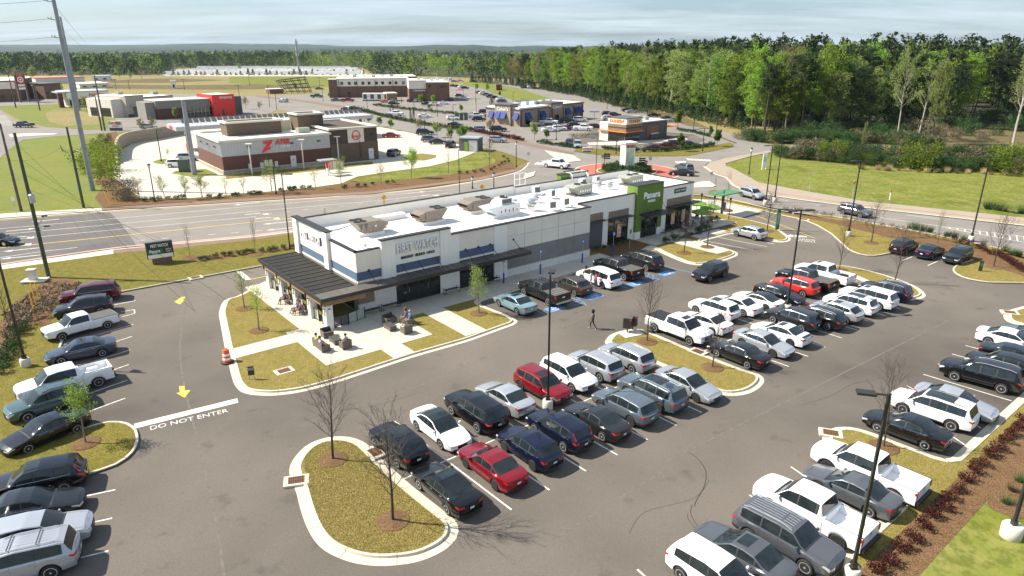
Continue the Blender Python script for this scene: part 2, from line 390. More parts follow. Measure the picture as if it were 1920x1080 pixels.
# ================================================================ GROUND
BA=rad(38.6);E1=Vector((math.cos(BA),math.sin(BA)));E2=Vector((-math.sin(BA),math.cos(BA)))
BO=G(675,591).to_2d()
def B(u,v):return BO+E1*u+E2*v
def isect(p,d,q,e):
 k=d.x*e.y-d.y*e.x;t=((q.x-p.x)*e.y-(q.y-p.y)*e.x)/k;return p+d*t
ground=sheet('ground',[Vector(p)for p in((-8900,-60),(8900,-60),(8900,11300),(-8900,11300))],-.06,AP)
def S(name,px,z,m,**k):return sheet(name,GP(px),z,m,**k)
def SC_(name,px,z,m,closed=True,sub=4,**k):return sheet(name,catmull(GP(px),closed,sub),z,m,**k)
sheet('verge',GP([(-900,700),(-900,330),(0,300),(240,247),(700,247),(960,260),(1000,300),(1340,300),(1450,283),(2600,283),(3600,700)])+[Vector((60,-5)),Vector((-60,-5))],-.045,AF)
S('field',[(1340,297),(1400,290),(1470,285),(2500,285),(2500,540),(1920,423),(1613,386),(1507,373),(1413,358),(1372,347),(1350,325)],-.02,Aw)
S('side_verge',[(-400,225),(-400,150),(0,160),(60,190),(210,205),(250,222),(250,240),(165,243),(83,237),(40,226),(0,205)],-.03,AO)
S('grass_knoll',[(-60,300),(0,297),(14,283),(45,262),(100,255),(233,246),(330,243),(330,262),(285,263),(235,277),(213,330),(255,372),(192,391),(0,402),(-400,440),(-400,330)],-.02,AO)
S('bare_patch',[(85,213),(100,205),(150,208),(188,220),(190,234),(120,236),(92,228)],.0,AP)
S('sand_lot',[(300,138),(680,132),(690,141),(640,143),(430,143),(310,142)],.02,Aj)
S('meadow',[(170,142),(620,138),(960,150),(1000,165),(880,175),(640,160),(620,168),(170,176)],-.03,AP)
S('green_meadow',[(430,143),(640,140),(640,163),(520,160),(430,156)],.0,Aw)
S('cleared_bank',[(1080,166),(1200,200),(1290,222),(1340,245),(1400,262),(1380,270),(1330,250),(1220,212),(1130,193),(1060,182)],.0,AG)
S('rough_clearing',[(1690,245),(1750,225),(1990,220),(2300,250),(2300,300),(1920,300),(1780,296),(1690,285)],.0,AG)
S('hospital_lawn',[(868,153),(905,155),(970,165),(1035,186),(1020,192),(975,192),(945,182),(900,165),(868,160)],.03,AO)
S('rear_lot',[(500,186),(500,180),(560,178),(640,172),(860,158),(990,160),(1060,172),(1120,190),(1215,207),(1300,232),(1400,258),(1400,296),(1240,296),(1075,290),(960,266),(885,246),(730,220),(655,204),(555,188)],-.01,Aq)
S('rear_drive',[(930,152),(985,156),(1060,172),(1150,196),(1120,198),(1040,182),(960,164),(925,157)],.01,Aq)
S('branch_road',[(-200,190),(330,176),(480,181),(555,188),(655,203),(730,221),(885,247),(980,270),(1075,290),(1100,300),(1080,330),(1000,316),(992,303),(942,285),(855,268),(730,240),(600,214),(480,203),(300,190),(-200,205)],.018,Aq)
S('branch_walk',[(480,179),(555,186),(655,200),(730,217),(885,243),(982,266),(1078,286),(1078,289.5),(975,271),(885,248),(730,222),(655,205),(555,189.5),(480,182)],.05,AQ)
S('zip_lot',[(214,333),(213,322),(228,280),(250,268),(287,260),(340,250),(420,232),(560,214),(700,236),(760,247),(858,270),(905,281),(892,285),(855,300),(805,312),(730,322),(670,331),(640,344),(590,351),(506,359),(425,366),(350,372),(262,372),(240,352)],.006,Aj)
S('bank_lot',[(215,222),(240,214),(330,205),(470,200),(520,207),(500,214),(420,224),(320,236),(230,240)],.01,Aq)
S('street',[(-300,210),(0,206),(33,229),(83,238),(167,244),(320,236),(345,240),(320,243),(233,247),(100,256),(44,262),(14,283),(0,297),(-60,330),(-500,345)],.014,Aq)
S('street_island',[(16,252),(60,250),(110,250.5),(100,253),(45,256),(20,258)],.08,Aj,thick=.08)
S('mulch_bed',[(196,345),(214,335),(235,352),(258,373),(262,372),(350,373.5),(440,367),(510,360),(590,352.5),(640,346),(690,338),(760,335),(850,326),(905,310),(925,300),(960,305),(965,318),(900,333),(700,359),(480,372),(250,385),(192,389),(178,372)],.03,Ai)
S('green_mound',[(655,340),(700,331),(730,323),(805,313),(855,301),(892,286),(905,283),(925,292),(930,305),(905,314),(850,327),(760,337),(690,342)],.05,Aw)
S('mulch_slope',[(178,346),(200,250),(218,246),(225,262),(212,300),(210,330),(198,346)],.02,Ai)
hwy=[(-500,455),(0,411),(192,396),(480,377),(655,372-6),(805,352),(862,343),(922,334),(972,321),(992,304),(1000,300),(1150,320),(1120,350),(1000,372),(860,388),(700,412),(550,433),(475,443),(322,457),(212,466),(0,498),(-500,600)]
S('highway',hwy,.0,Aq)
S('highway_patch',[(-500,456),(0,412),(205,397),(226,417),(258,463),(212,466),(0,498),(-500,598)],.006,Bn)
S('brown_walk',[(192,390.5),(480,372),(700,359.5),(900,333.5),(966,317),(984,306),(988,309),(972,321),(905,337),(862,343),(700,361+3),(480,377),(192,395.5)],.10,AQ,thick=.12)
S('white_walk',[(-300,425),(0,402),(60,398),(190,391),(193,395.5),(0,410),(-300,432)],.10,Aj,thick=.12)
S('near_walk',[(-400,590),(0,499),(212,468.5),(322,458.5),(475,444),(560,433),(700,413),(880,388),(880,391),(700,417),(560,438),(475,451),(330,467),(212,477.5),(0,508),(-400,604)],.10,Aj,thick=.12)
S('near_brown_walk',[(213,470),(322,460),(475,446),(560,435.5),(560,438),(475,451),(330,466.5),(213,477)],.115,AQ)
def redline(name,px,w,z,m):
 b=MB();strip(b,catmull(GP(px),False,4),w,z,m);b.build(name,kind='structure')
redline('kerb_line',[(0,497.5),(212,466.8),(322,457.2),(475,442.6),(560,431.5)],.5,.13,mat('pink kerb',(.52,.33,.27),.9,world_space=True,n=(1,.4)))
redline('kerb_line',[(0,411.3),(192,396.6),(480,378),(655,367),(805,353),(905,337.5),(972,322),(992,305)],.5,.02,Ar)
RC=(G(1175,322)).to_2d();RR=10.4
rb=[(996,309),(1040,300),(1080,288),(1150,291),(1230,297),(1290,291),(1330,284),(1372,276),(1382,268),(1350,256),(1290,236),(1340,242),(1395,262),(1447,272),(1540,274.5),(1660,272.5),(1660,280),(1540,284),(1450,286.5),(1400,292),(1352,298),(1328,305),(1320,313),(1340,327),(1363,335),(1378,350),(1413,362),(1507,377),(1613,390),(1920,425),(2600,520),(2600,640),(1920,477),(1780,447),(1653,423),(1563,407),(1457,395),(1380,377),(1340,369),(1300,362),(1200,345),(1100,345),(1000,330)]
S('roundabout_road',rb,.03,Aq)
S('field_walk',[(1322,313),(1330,305),(1356,298),(1402,290),(1440,283),(1450,285),(1407,293.5),(1360,307),(1362,312),(1378,318),(1396,328),(1423,343),(1513,359.5),(1620,378),(1920,409),(2500,490),(2500,508),(1920,423),(1613,389),(1507,376),(1413,361),(1378,349),(1363,335),(1340,326)],.09,Bk,thick=.1)
redline('kerb_line',[(1320,313),(1340,327),(1363,335.5),(1376,349.5),(1413,361.5),(1507,376.5),(1613,389.5),(1920,424)],.55,.13,Ar)
redline('walk_edging',[(1326,314),(1345,325),(1368,333),(1383,345),(1420,356),(1507,370),(1613,384),(1920,417)],.5,.12,Bl)
sheet('apron',[RC+Vector((math.cos(t),math.sin(t)))*RR for t in[i*math.tau/64 for i in range(64)]],.05,Bo,thick=.06)
sheet('centre_island',[RC+Vector((math.cos(t)*5.9,math.sin(t)*5.2))for t in[i*math.tau/48 for i in range(48)]],.17,AF,thick=.16)
redline('kerb_line',[pix((RC.x+RR*math.cos(t),RC.y+RR*math.sin(t),0))for t in[i*math.tau/40 for i in range(41)]],.35,.07,Ar)
redline('kerb_line',[pix((RC.x+5.9*math.cos(t),RC.y+5.2*math.sin(t),0))for t in[i*math.tau/40 for i in range(41)]],.3,.19,Ar)
for nm,px in(('splitter_island',[(1293,346),(1318,341),(1330,341),(1343,349),(1335,352),(1300,353)]),('splitter_island',[(1022,283),(1075,292),(1090,302),(1062,305),(1040,296)]),('splitter_island',[(1265,304),(1285,303),(1287,306),(1275,308)]),('splitter_island',[(985,327),(1005,322),(1000,331),(980,337)])):
 S(nm,px,.13,Aj,thick=.12)
S('corner_lawn',[(1075,284),(1085,277),(1120,279),(1180,286),(1250,283),(1330,274),(1368,268),(1376,272),(1372,277),(1330,285),(1290,293),(1180,293),(1120,291)],.08,AF)
S('drive_thru_loop',[(1150,240),(1255,248),(1300,252),(1325,262),(1300,272),(1200,277),(1090,270),(1060,262)],.01,B6)
S('bare_walk',[(1100,268),(1140,266),(1250,262),(1280,256),(1290,262),(1240,268),(1140,273),(1105,272)],.06,Aj)
lot=[(-700,1200),(-250,800),(120,560),(225,545),(480,498),(560,485)]
lotp=GP([(560,480),(480,497),(225,544),(110,560),(90,610),(0,850),(-60,1000)])+[Vector((-30,14)),Vector((40,14)),Vector((75,62)),Vector((84,76))]+GP([(1920,515),(1820,470),(1700,450),(1600,440),(1470,398),(1340,372)])+[B(61,16),B(62,22),B(-6,21)]
sheet('parking_lot',lotp,.008,B6)
sheet('drive_pad',[G(u,v).to_2d()for u,v in[(1341,375),(1433,394.5),(1389,409),(1346,398)]]+[B(57,12),B(60,20)],.016,Aj)
front=[(480,548),(442,557),(425,560),(416,568),(409.5,587),(415,617),(422,655),(432,697),(438,720),(450,735),(470,741),(512,743),(565,736),(625,720),(715,690),(775,670),(880,640),(945,616),(964,609.5),(972,603),(964,596)]
Pf=GP(front)
Pf=[B(-1.5,16.2),B(-4,14.8)]+Pf[1:]
Pf+=[B(10.35,-4.6),B(10.8,-4.1)]+[B(22,-3.6),B(33.2,-2.9),B(38.4,-2.9)]
Pf+=GP([(1234,472),(1260,484),(1285,494),(1306,498),(1335,495),(1363,487.5),(1383,480),(1384,474),(1370,468),(1312,453.5)])
Pf+=GP([(1373,437.5),(1436,451),(1461,455),(1480,453),(1484,447),(1467,434),(1452,424),(1404,412),(1367,404),(1346,397.6)])+[B(60.5,6),B(58,11),B(55,16.2)]
def smooth_corner(P,r=.5):
 out=[]
 n=len(P)
 for i in range(n):
  a,b,c=P[i-1],P[i],P[(i+1)%n]
  d1=(a-b);d2=(c-b);k1=min(r,d1.length*.3);k2=min(r,d2.length*.3)
  p=b+d1.normalized()*k1;q=b+d2.normalized()*k2
  out+=[p,(p+b*2+q)/4,q]
 return out
_,inner=kerb('kerb',smooth_corner(Pf,.8),True)
sheet('block_lawn',inner,.13,Av)
cA=isect(GP([(225,546)])[0],(GP([(480,499)])[0]-GP([(225,546)])[0]),GP([(105.6,636)])[0],(GP([(105.6,636)])[0]-GP([(44,793)])[0]))
dn_=(GP([(44,793)])[0]-GP([(105.6,636)])[0]).normalized()
top_dir=(GP([(480,499)])[0]-GP([(225,546)])[0]).normalized()
Lk=[cA+top_dir*62,cA+top_dir*20,cA+top_dir*.9,cA+dn_*.9]
Lk+=GP([(44,793),(0,903)])+[GP([(44,793)])[0]+dn_*9]
Lk=[Lk[0],Lk[1],Lk[2],Lk[3],GP([(44,793)])[0],GP([(22,862)])[0]]
tip=GP([(60,848),(130,823),(193,801.5),(222,802),(238,813),(241,832),(233,850),(215,866),(190,875),(120,896),(20,927),(-60,952)])
Lk2=Lk+tip+[GP([(-60,952)])[0]+dn_*12]
_,inL=kerb('kerb',smooth_corner(Lk2,.6),False)
sheet('left_lawn',[p for p in inL]+[Vector((-70,10)),Vector((-110,40))]+GP([(-400,604),(0,507.5),(212,477.5),(330,466.5),(475,451),(560,438),(700,417),(880,391)]),.12,AF)
sheet('mulch_hump',catmull(GP([(12,600),(30,570),(60,545),(95,527),(125,524),(150,535),(148,548),(118,560),(100,585),(92,612),(60,612),(30,640),(10,660),(0,700),(-60,720),(-70,640)]),True,4),.135,Ai)
hd=Vector((math.cos(rad(-51)),math.sin(rad(-51))));hu=Vector((math.cos(rad(39)),math.sin(rad(39))))
cB=isect(G(1677,948).to_2d(),hu,G(1562,848).to_2d(),hd)
Rk=[G(1777,864).to_2d()+hu*45]+GP([(1777,864),(1690,832.5),(1631,809.5),(1600,801),(1570,800),(1548,808),(1540,820),(1546,836),(1562,848)])+[cB,G(1677,948).to_2d(),G(1677,948).to_2d()-hu*28]
_,inR=kerb('kerb',smooth_corner(Rk,.5),False)
sheet('right_lawn',list(inR)+[Vector((10,5)),Vector((70,5)),Vector((95,60))],.12,Av)
st=MB();P0=G(1640,1085).to_2d();P1=G(1935,790).to_2d()
sheet('mulch_row',[P0-hd*.6,P1-hd*.6,P1+hu*20-hd*.6,P1+hu*20+hd*1.2,P1+hd*1.1,P0+hd*1.3,P0-hu*10+hd*1.3,P0-hu*10-hd*.6],.135,Ai)
P2=G(1800,1085).to_2d()
sheet('green_slope',[P0+hd*1.35-hu*10,P1+hd*1.15,P1+hu*20+hd*1.25,P1+hu*30+hd*30,P0+hd*30],.132,Aw)
sheet('mulch_ring',catmull(GP([(1850,950),(1862,925),(1890,880),(1930,850),(1990,840),(2000,930),(1930,975),(1880,968)]),True,4),.15,Ai)
a38=Vector((math.cos(rad(38.7)),math.sin(rad(38.7))))
cK=G(1663,473.5).to_2d()+a38*5.0
Dk=GP([(2300,560),(1920,529),(1849,528),(1815,522),(1800,514),(1797,507),(1805,500),(1838,489.5)])+[cK,G(1663,473.5).to_2d()]+GP([(1633,479),(1617,477),(1600,470),(1567,440),(1540,424),(1513,413),(1462,402),(1433,394.5),(1341,375)])
_,inD=kerb('kerb',smooth_corner(Dk,.6),False,gut=.42)
sheet('upper_lawn',list(reversed(inD))+GP([(1300,365),(1380,377.5),(1457,395.5),(1563,407.5),(1653,423.5),(1780,447.5),(1920,477.5),(2500,615)]),.12,Av)
redline('kerb_line',[(1300,365),(1380,377.5),(1457,395.5),(1563,407.5),(1653,423.5),(1780,447.5),(1920,477.5),(2300,565)],.35,.14,Ar)
S('mulch_strip',[(1440,396),(1480,401),(1640,424),(1780,452),(1920,487),(1920,520),(1790,478),(1640,440),(1560,420),(1500,408)],.135,Ai)
def island(px,sub=3,closed_smooth=True,gut=.42):
 P=catmull(GP(px),True,sub)if closed_smooth else smooth_corner(GP(px),.6)
 if area(P)<0:P.reverse()
 _,inn=kerb('kerb',P,True,gut=gut);sheet('island_lawn',inn,.13,Av)
island([(542.5,879),(545,900),(554.5,920.7),(564.6,959.5),(580.4,999.7),(606,1031),(652,1052.8),(701,1061.4),(744,1060),(787,1052.8),(830,1034),(853,1014),(859.7,996.8),(857.5,982.5),(847.4,969.5),(830,956.6),(758,899),(701,844.6),(686.6,831.7),(669,823),(649,818.8),(623.5,818.8),(597.6,824.5),(571.8,837.5),(551.7,859)],gut=.5)
island([(1135,645),(1137,636),(1146,627),(1167,620),(1193,617),(1216,621.5),(1301,657),(1391.5,692),(1421.7,701),(1433,711.7),(1427.7,723.8),(1409.6,735.9),(1385.4,742),(1361,742),(1340,737),(1300,719),(1240,691),(1160,657)])
island([(1556,499),(1572,497),(1613,503.5),(1663,516.7),(1713,535),(1735,551),(1731,559),(1712,563),(1690,560),(1640,538),(1590,516),(1565,506)])
island([(1881,592),(1887,584),(1905,578),(1930,574),(1980,585),(2060,625),(2040,640),(1980,630),(1912,611),(1888,603)])
def slab_grid(u0,u1,v0,v1,nu,nv,root,m=Aj,z=.15):
 du=(u1-u0)/nu;dv=(v1-v0)/nv;g=.012
 for i in range(nu):
  for j in range(nv):
   q=[B(u0+i*du+g,v0+j*dv+g),B(u0+(i+1)*du-g,v0+j*dv+g),B(u0+(i+1)*du-g,v0+(j+1)*dv-g),B(u0+i*du+g,v0+(j+1)*dv-g)]
   b=MB();zz_=z+random.uniform(-.003,.003);b.add([(p.x,p.y,zz_)for p in q]+[(p.x,p.y,zz_-.1)for p in q],[(0,1,2,3),(0,4,5,1),(1,5,6,2),(2,6,7,3),(3,7,4,0)],m)
   b.build('slab',root)
walk=empty('terrace',kind='structure')
slab_grid(-7.05,4.7,-1.2,0.0,6,1,walk);slab_grid(-7.05,2.7,-3.0,-1.2,4,1,walk);slab_grid(-7.05,2.7,-8.3,-3.0,4,2,walk)
slab_grid(-5.8,-3.0,0.0,14.2,1,6,walk);slab_grid(2.7,4.7,-3.4,-1.2,1,1,walk)
slab_grid(-2.3,-.35,-10.45,-8.3,1,1,walk)
slab_grid(-12.2,-7.05,-2.6,-.55,3,1,walk)
slab_grid(4.7,6.9,-10.4,-3.5,1,4,walk);slab_grid(4.7,31.5,-3.45,0,12,1,walk)
for(u0,u1,v0,v1,nu,nv)in((39.3,44.0,-2.0,1.6,2,1),(44.0,51.5,-1.7,1.4,3,1),(36.0,39.0,-2.7,-1.6,1,1),(42.2,45.0,-9.0,-2.0,1,3),(46.4,52.4,-3.3,-1.7,3,1),(51.5,57.5,-1.4,6.5,3,3)):
 slab_grid(u0,u1,v0,v1,nu,nv,walk)
sheet('mulch_bed',[B(31.6,-1.9),B(36,-2.3),B(38.8,-1.3),B(38.9,1.5),B(31.6,1.5)],.16,Ai)
sheet('mulch_bed',[B(44.4,-1.9),B(51.0,-1.75),B(56.5,-2.2),B(56.5,-1.4),B(44.4,-1.1)],.165,Ai)
paint=MB();wy=MB();bl=MB()
Aends=[(959,956),(1030,919),(1099,883.7),(1157.7,853.3),(1214,824.7),(1268,797.7),(1315.7,773.7)]
Bends=[(1479,687.5),(1515.3,668.5),(1547,651.3),(1578.8,634),(1606.9,619),(1635.6,604.4),(1661,592.4),(1686.6,579)]
W12=G(740,790).to_2d()-G(959,956).to_2d()
for e in Aends:p=G(*e).to_2d();line(paint,p,p+W12,.11,.014,A3)
for e in Bends:p=G(*e).to_2d();line(paint,p,p+W12,.11,.014,A3)
c0=G(837.7,863.3).to_2d()
line(paint,c0-hu*3.2,c0+hu*16.6,.10,.0145,A3)
cb=G(1479,687.5).to_2d()+W12*.49;line(paint,cb-hu*2.8,cb+hu*19.2,.10,.0145,A3)
def L2(p,q,w=.11,m=A3,b=paint,z=.014):line(b,G(*p).to_2d(),G(*q).to_2d(),w,z,m)
for p,q in[((254.5,563.8),(190,576.5)),((250,608.8),(104,650)),((247.5,630.8),(95,681)),((244.5,656),(100,702)),((241.5,683.8),(80,739)),((238.5,713.3),(70,772)),((235,746.8),(60,811)),
   ((216.5,918.4),(20,961)),((210.4,971.8),(0,1018)),((203.3,1033.3),(-20,1088)),((227,585),(252,580.5)),((252,580.5),(252.5,588)),((252.5,588),(229,594)),
   ((1731,702),(1897,752)),((1759,682.5),(1925,731)),((1785,664),(1950,708)),((1810,648),(1975,690)),((1700,723),(1839,803)),((1672,742),(1808.5,834)),
   ((1483,875.5),(1640,985)),((1405,928),(1560,1045)),((1322.5,982.5),(1470,1100)),((1257,1026),(1400,1150)),((1195,1068),(1340,1200)),
   ((1692,489),(1730,473)),((1739.5,498),(1780,480)),((1346,445),(1438,462.5)),((1322,452),(1412,469)),((1438,455),(1452,458))]:L2(p,q)
b=paint;b.add([(*G(*p).to_2d(),.014)for p in[(251,795),(252,804),(447,755),(445,747)]],[(0,1,2,3)],A3)
b.add([(*G(*p).to_2d(),.014)for p in[(443.7,509.5),(460,526),(471,524),(453,508.7)]],[(0,1,2,3)],A3)
L2((471,523.5),(560,506),.12,Ax,wy)
L2((1413,403),(1470,424),.10,Ax,wy);L2((1470,424),(1527,446.5),.10,Ax,wy)
for poly in([(1388,227),(1365,228),(1338,243),(1325,256),(1308,262),(1340,281),(1352,281),(1384,252),(1372,250),(1375,240),(1388,235)],[(1343,898),(1383,896),(1386,930),(1428,927),(1384,983),(1322,948),(1350,946)]):
 pts=[G(x/4,500+y/4).to_2d()for x,y in poly]
 if area(pts)<0:pts.reverse()
 wy.add([(p.x,p.y,.0145)for p in pts],[tuple(t)for t in tessellate_polygon([[Vector((p.x,p.y,0))for p in pts]])],Ax)
def PL(px,w,m,bb,z=.012):strip(bb,GP(px),w,z,m)
PL([(-400,508),(0,465),(480,416),(687,394),(860,372),(960,352)],.16,Ax,wy)
PL([(-400,450),(0,413.5),(192,398.8),(480,380),(655,369.5),(805,355),(905,340)],.12,Ax,wy)
for a_,b_ in(((0,429),(480,386)),((0,440),(480,396)),((0,451),(480,406))):
 PL([a_,b_],.14,A3,paint)
PL([(480,386),(830,357)],.13,A3,paint);PL([(480,396),(700,377),(840,362)],.13,A3,paint)
for i in range(9):
 u=258+i*44;PL([(u,451.5-(u-258)*.083),(u+14,450-(u-258)*.083)],.14,A3,paint)
for i in range(12):
 u=500+i*34;PL([(u,403.5-(u-480)*.108),(u+10,402.6-(u-480)*.108)],.13,A3,paint)
PL([(85,471),(145,464)],.14,A3,paint);PL([(-120,500),(85,471)],.14,A3,paint)
def arrow(u,v,d,L=3.4,turn=0,bb=paint,z=.014):
 c=G(u,v).to_2d();t=(G(u+6*d,v-.62*d*1.0).to_2d()-c).normalized();nrm=Vector((-t.y,t.x))
 def P(a,s):q=c+t*a+nrm*s;return(q.x,q.y,z)
 if not turn:bb.add([P(-L/2,-.12),P(L/4,-.12),P(L/4,.12),P(-L/2,.12),P(L/4,-.42),P(L/2,0),P(L/4,.42)],[(0,1,2,3),(4,5,6)],A3)
 else:
  k=turn
  fs=[P(-L/2,-.13),P(.2,-.13),P(.2,.13),P(-L/2,.13),P(.55,.9*k),P(.85,.75*k),P(.35,1.3*k),P(1.2,1.75*k),P(1.15,.45*k)]
  bb.add(fs,[(0,1,2,3),(1,2,4,5),(6,7,8)],A3)
for a in[(85,413.5,-1),(40,431,1),(42,468,-1,4),(38,482,-1,4),(462,382.5,-1,4),(520,418,-1,4),(528,429,-1,4),(780,361,1)]:arrow(*a)
for a in[(45,443.5,1,4,-1),(40,456,1,4,-1),(485,400,1,4,-1),(505,408,1,4,-1),(805,365.5,1,3,-1),(828,370.5,1,3,-1)]:arrow(*a)
PL([(1650,408.5),(1764,424.5),(1920,444),(2100,468)],.13,A3,paint,.036);PL([(1764,426),(1920,455),(2100,486)],.13,A3,paint,.036)
PL([(1698,403),(1762,411.5)],.13,A3,paint,.036)
for i in range(22):
 u=1780+i*14;t=(u-1764)/156;PL([(u,424.5+t*19.5),(u+2,426.3+t*29)],.16,A3,paint,.036)
for u,v in((1465,375),(1494,373.5),(1530,385),(1600,395)):PL([(u,v),(u+14,v+1.6)],.14,A3,paint,.036)
PL([(1560,396),(1700,410)],.02,A3,paint)
for i in range(7):PL([(1289+i*6.5,297.5+i*.35),(1293+i*6.5,300.6+i*.35)],.55,A3,paint,.036)
for i in range(6):PL([(1010+i*6,304.5+i*.5),(1003+i*6,308.5+i*.5)],.5,A3,paint,.036)
for i in range(9):PL([(-8,216+i*2.3),(10+i*2.1,216.5+i*2.3)],.5,A3,paint,.02)
for i in range(6):PL([(318+i*21,370.5),(290+i*21+2,357)],.10,A3,paint)
for i,(p,q)in enumerate([((980,570),(1022,590)),((1047,552),(1097,567)),((1060,540),(1100,573)),((1064,573),(1088,562)),((1095,536),(1120,549)),((1140,530),(1178,541)),((1196,515),(1237,523)),((1210,524),(1218,513)),((1224,526),(1224,515)),((1200,520),(1225,528)),((1245,500),(1300,512)),((1225,528),(1237,523)),((1070,574),(1097,567))]):
 L2(p,q,.11,B7,bl)
for u,v in((1040,578.5),(1113,556),(1192,532),(1249,512.5)):
 c=G(u,v).to_2d()
 def P(a,s,z=.016):q=c+E1*a+E2*s;return(q.x,q.y,z)
 bl.add([P(-.95,-.55),P(.95,-.55),P(.95,.55),P(-.95,.55)],[(0,1,2,3)],B7)
 strip(bl,[Vector(P(.34*math.cos(t),-.08+.34*math.sin(t))[:2])for t in[rad(-200+i*22)for i in range(12)]],.10,.02,A3)
 strip(bl,[Vector(P(-.12,.42)[:2]),Vector(P(-.1,.05)[:2]),Vector(P(.25,.02)[:2]),Vector(P(.45,-.3)[:2])],.10,.0205,A3)
paint.build('road_marking',kind='structure');wy.build('yellow_marking',kind='structure');bl.build('accessible_marking',kind='structure')
d0=G(285,803).to_2d();d1=G(423,771).to_2d();ang=math.atan2(d1.y-d0.y,d1.x-d0.x)
t_=text_on('painted_words','DO NOT ENTER',.78,A3,None,(*((d0+d1)/2),.0),ang,flat=True,depth=.001,sx=(d1-d0).length/5.35);t_.location.z=.015;tag(t_,kind='structure')
c=G(1511,451).to_2d();t_=text_on('painted_words','DRIVE\nTHRU',.85,A3,None,(c.x,c.y,.015),BA-rad(60),flat=True,depth=.001);tag(t_,kind='structure')
ar=MB();c=G(1503,445.5).to_2d();ar.add([(c.x-1,c.y+.5,.015),(c.x+.7,c.y+.1,.015),(c.x+.9,c.y+.6,.015),(c.x-.6,c.y+1.2,.015),(c.x-.9,c.y+1.5,.015),(c.x-1.7,c.y+.6,.015),(c.x-.2,c.y-.1,.015)],[(0,1,2,3),(4,5,6)],A3);ar.build('road_marking',kind='structure')
cr_=MB()
strip(cr_,catmull([G(760+x/3,600+y/3).to_2d()for x,y in[(1585,742),(1625,765),(1660,800),(1690,850),(1688,910),(1670,960),(1640,1010),(1625,1050)]],False,5),.04,.012,A0)
strip(cr_,catmull([G(1240+x/4.3636,840+y/4.3636).to_2d()for x,y in[(250,470),(240,530),(270,600),(340,690)]],False,5),.035,.012,A0)
strip(cr_,catmull([G(1240+x/4.3636,840+y/4.3636).to_2d()for x,y in[(215,540),(220,580),(265,640),(315,710)]],False,5),.03,.012,A0)
strip(cr_,catmull(GP([(560,790),(640,770),(700,762),(790,735)]),False,5),.02,.012,A0)
strip(cr_,catmull(GP([(1500,760),(1560,742),(1600,720),(1680,705)]),False,5),.02,.012,A0)
strip(cr_,catmull(GP([(1180,1000),(1210,960),(1300,935),(1330,900)]),False,5),.02,.012,A0)
cr_.build('tar_seam',kind='structure')
sm_=MB()
for pl,w_ in(([(352,560),(338,640),(345,720),(372,830),(402,960),(420,1080)],.14),([(1010,900),(1160,822),(1330,735),(1480,665)],.10),([(560,800),(780,725),(990,640),(1180,565),(1330,545)],.12),([(1240,870),(1420,780),(1600,690),(1780,600)],.12),([(1250,880),(1120,960),(960,1060)],.10)):strip(sm_,catmull(GP(pl),False,6),w_,.0115,Bm)
sm_.build('paving_seam',kind='structure')
S('brush_strip',[(190,158),(330,160),(480,158),(600,161),(600,165),(430,168),(200,166)],.02,AG);S('brush_strip',[(180,151),(320,147),(430,150),(320,155),(190,156)],.02,AG)
def grate(u,v,rz,w=.9,d=.6):
 c=G(u,v);r=empty('drain_inlet',(c.x,c.y,.155),rz,kind='structure')
 b=MB();b.b2(-w/2-.25,w/2+.25,-d/2-.2,d/2+.2,-.16,-.005,Ar);b.build('apron',r)
 b=MB();b.b2(-w/2,w/2,-d/2,d/2,-.0045,.004,mat('grate gap',(.02,.015,.01)));b.build('pit',r)
 for i in range(9):b=MB();x=-w/2+(i+.5)*w/9;b.b2(x-.022,x+.022,-d/2,d/2,.004,.022,Bh);b.build('bar',r)
 for y in(-d/2,0,d/2):b=MB();b.b2(-w/2,w/2,y-.02,y+.02,.022,.028,Bh);b.build('rail',r)
for a in((556,904,rad(15)),(533,698,BA),(703,851,rad(-50)),(1557,815,rad(-20)),(1893,588,rad(-20)),(367,522.5,rad(38)),(1308,662,rad(-50)),(1507,413,rad(-30))):grate(*a)
# ================================================================ THE LONG RESTAURANT BUILDING
BLD=empty('restaurant_building',(BO.x,BO.y,0),BA,'long white single storey building with two restaurants and a flat white roof','building')
def part(name,x0,x1,y0,y1,z0,z1,m,parent=None,label=None):
 b=MB();b.b2(x0,x1,y0,y1,z0,z1,m);o=b.build(name,parent or BLD)
 if label:o['label']=label
 return o
core=MB();core.b2(.2,29.4,.2,13.7,.1,5.3,Ad);core.b2(29.4,50.9,2.0,13.5,.1,5.31,Ad);core.build('wall_core',BLD)
def roof_sheet(x0,x1,y0,y1,z):b=MB();b.b2(x0,x1,y0,y1,z,z+.05,A9);return b
roof_sheet(.2,29.41,.2,13.7,5.31).build('roof',BLD);roof_sheet(29.42,50.9,2.0,13.5,5.32).build('roof',BLD)
def clad(u0,u1,z0,z1,m,pr=0.0,name='wall_panel'): 
 return part(name,u0,u1,-pr,.2+.002,z0,z1,m)
def cap(x0,x1,y0,y1,z,o=.05):part('parapet_cap',x0-o,x1+o,y0-o,y1+o,z,z+.10,A0)
for(u0,u1,zt,m,pr)in((0,2.5,6.0,A7,.0),(10.1,11.2,6.05,A1,.10),(11.2,15.6,6.0,A7,.0),(15.6,17.3,6.02,A1,.12),(17.3,29.6,6.0,A7,.0)):
 pass
clad(0,2.5,4.12,6.0,A7,.02);clad(.0,2.5,3.3,4.12,AR,.0);clad(.0,2.5,3.1,3.3,A7,.05)
clad(2.5,3.9,3.0,6.7,A1,.28);clad(8.9,10.15,3.0,6.7,A1,.28)
clad(3.9,8.9,4.12,6.7,A1,.12);clad(3.9,8.9,3.3,4.12,AR,.03);clad(3.9,8.9,3.1,3.3,A7,.06)
clad(10.15,11.2,3.0,6.0,A1,.10)
clad(11.2,15.6,4.12,6.0,A7,.02);clad(11.2,15.6,3.3,4.12,AR,.0);clad(11.2,15.6,3.1,3.3,A7,.05)
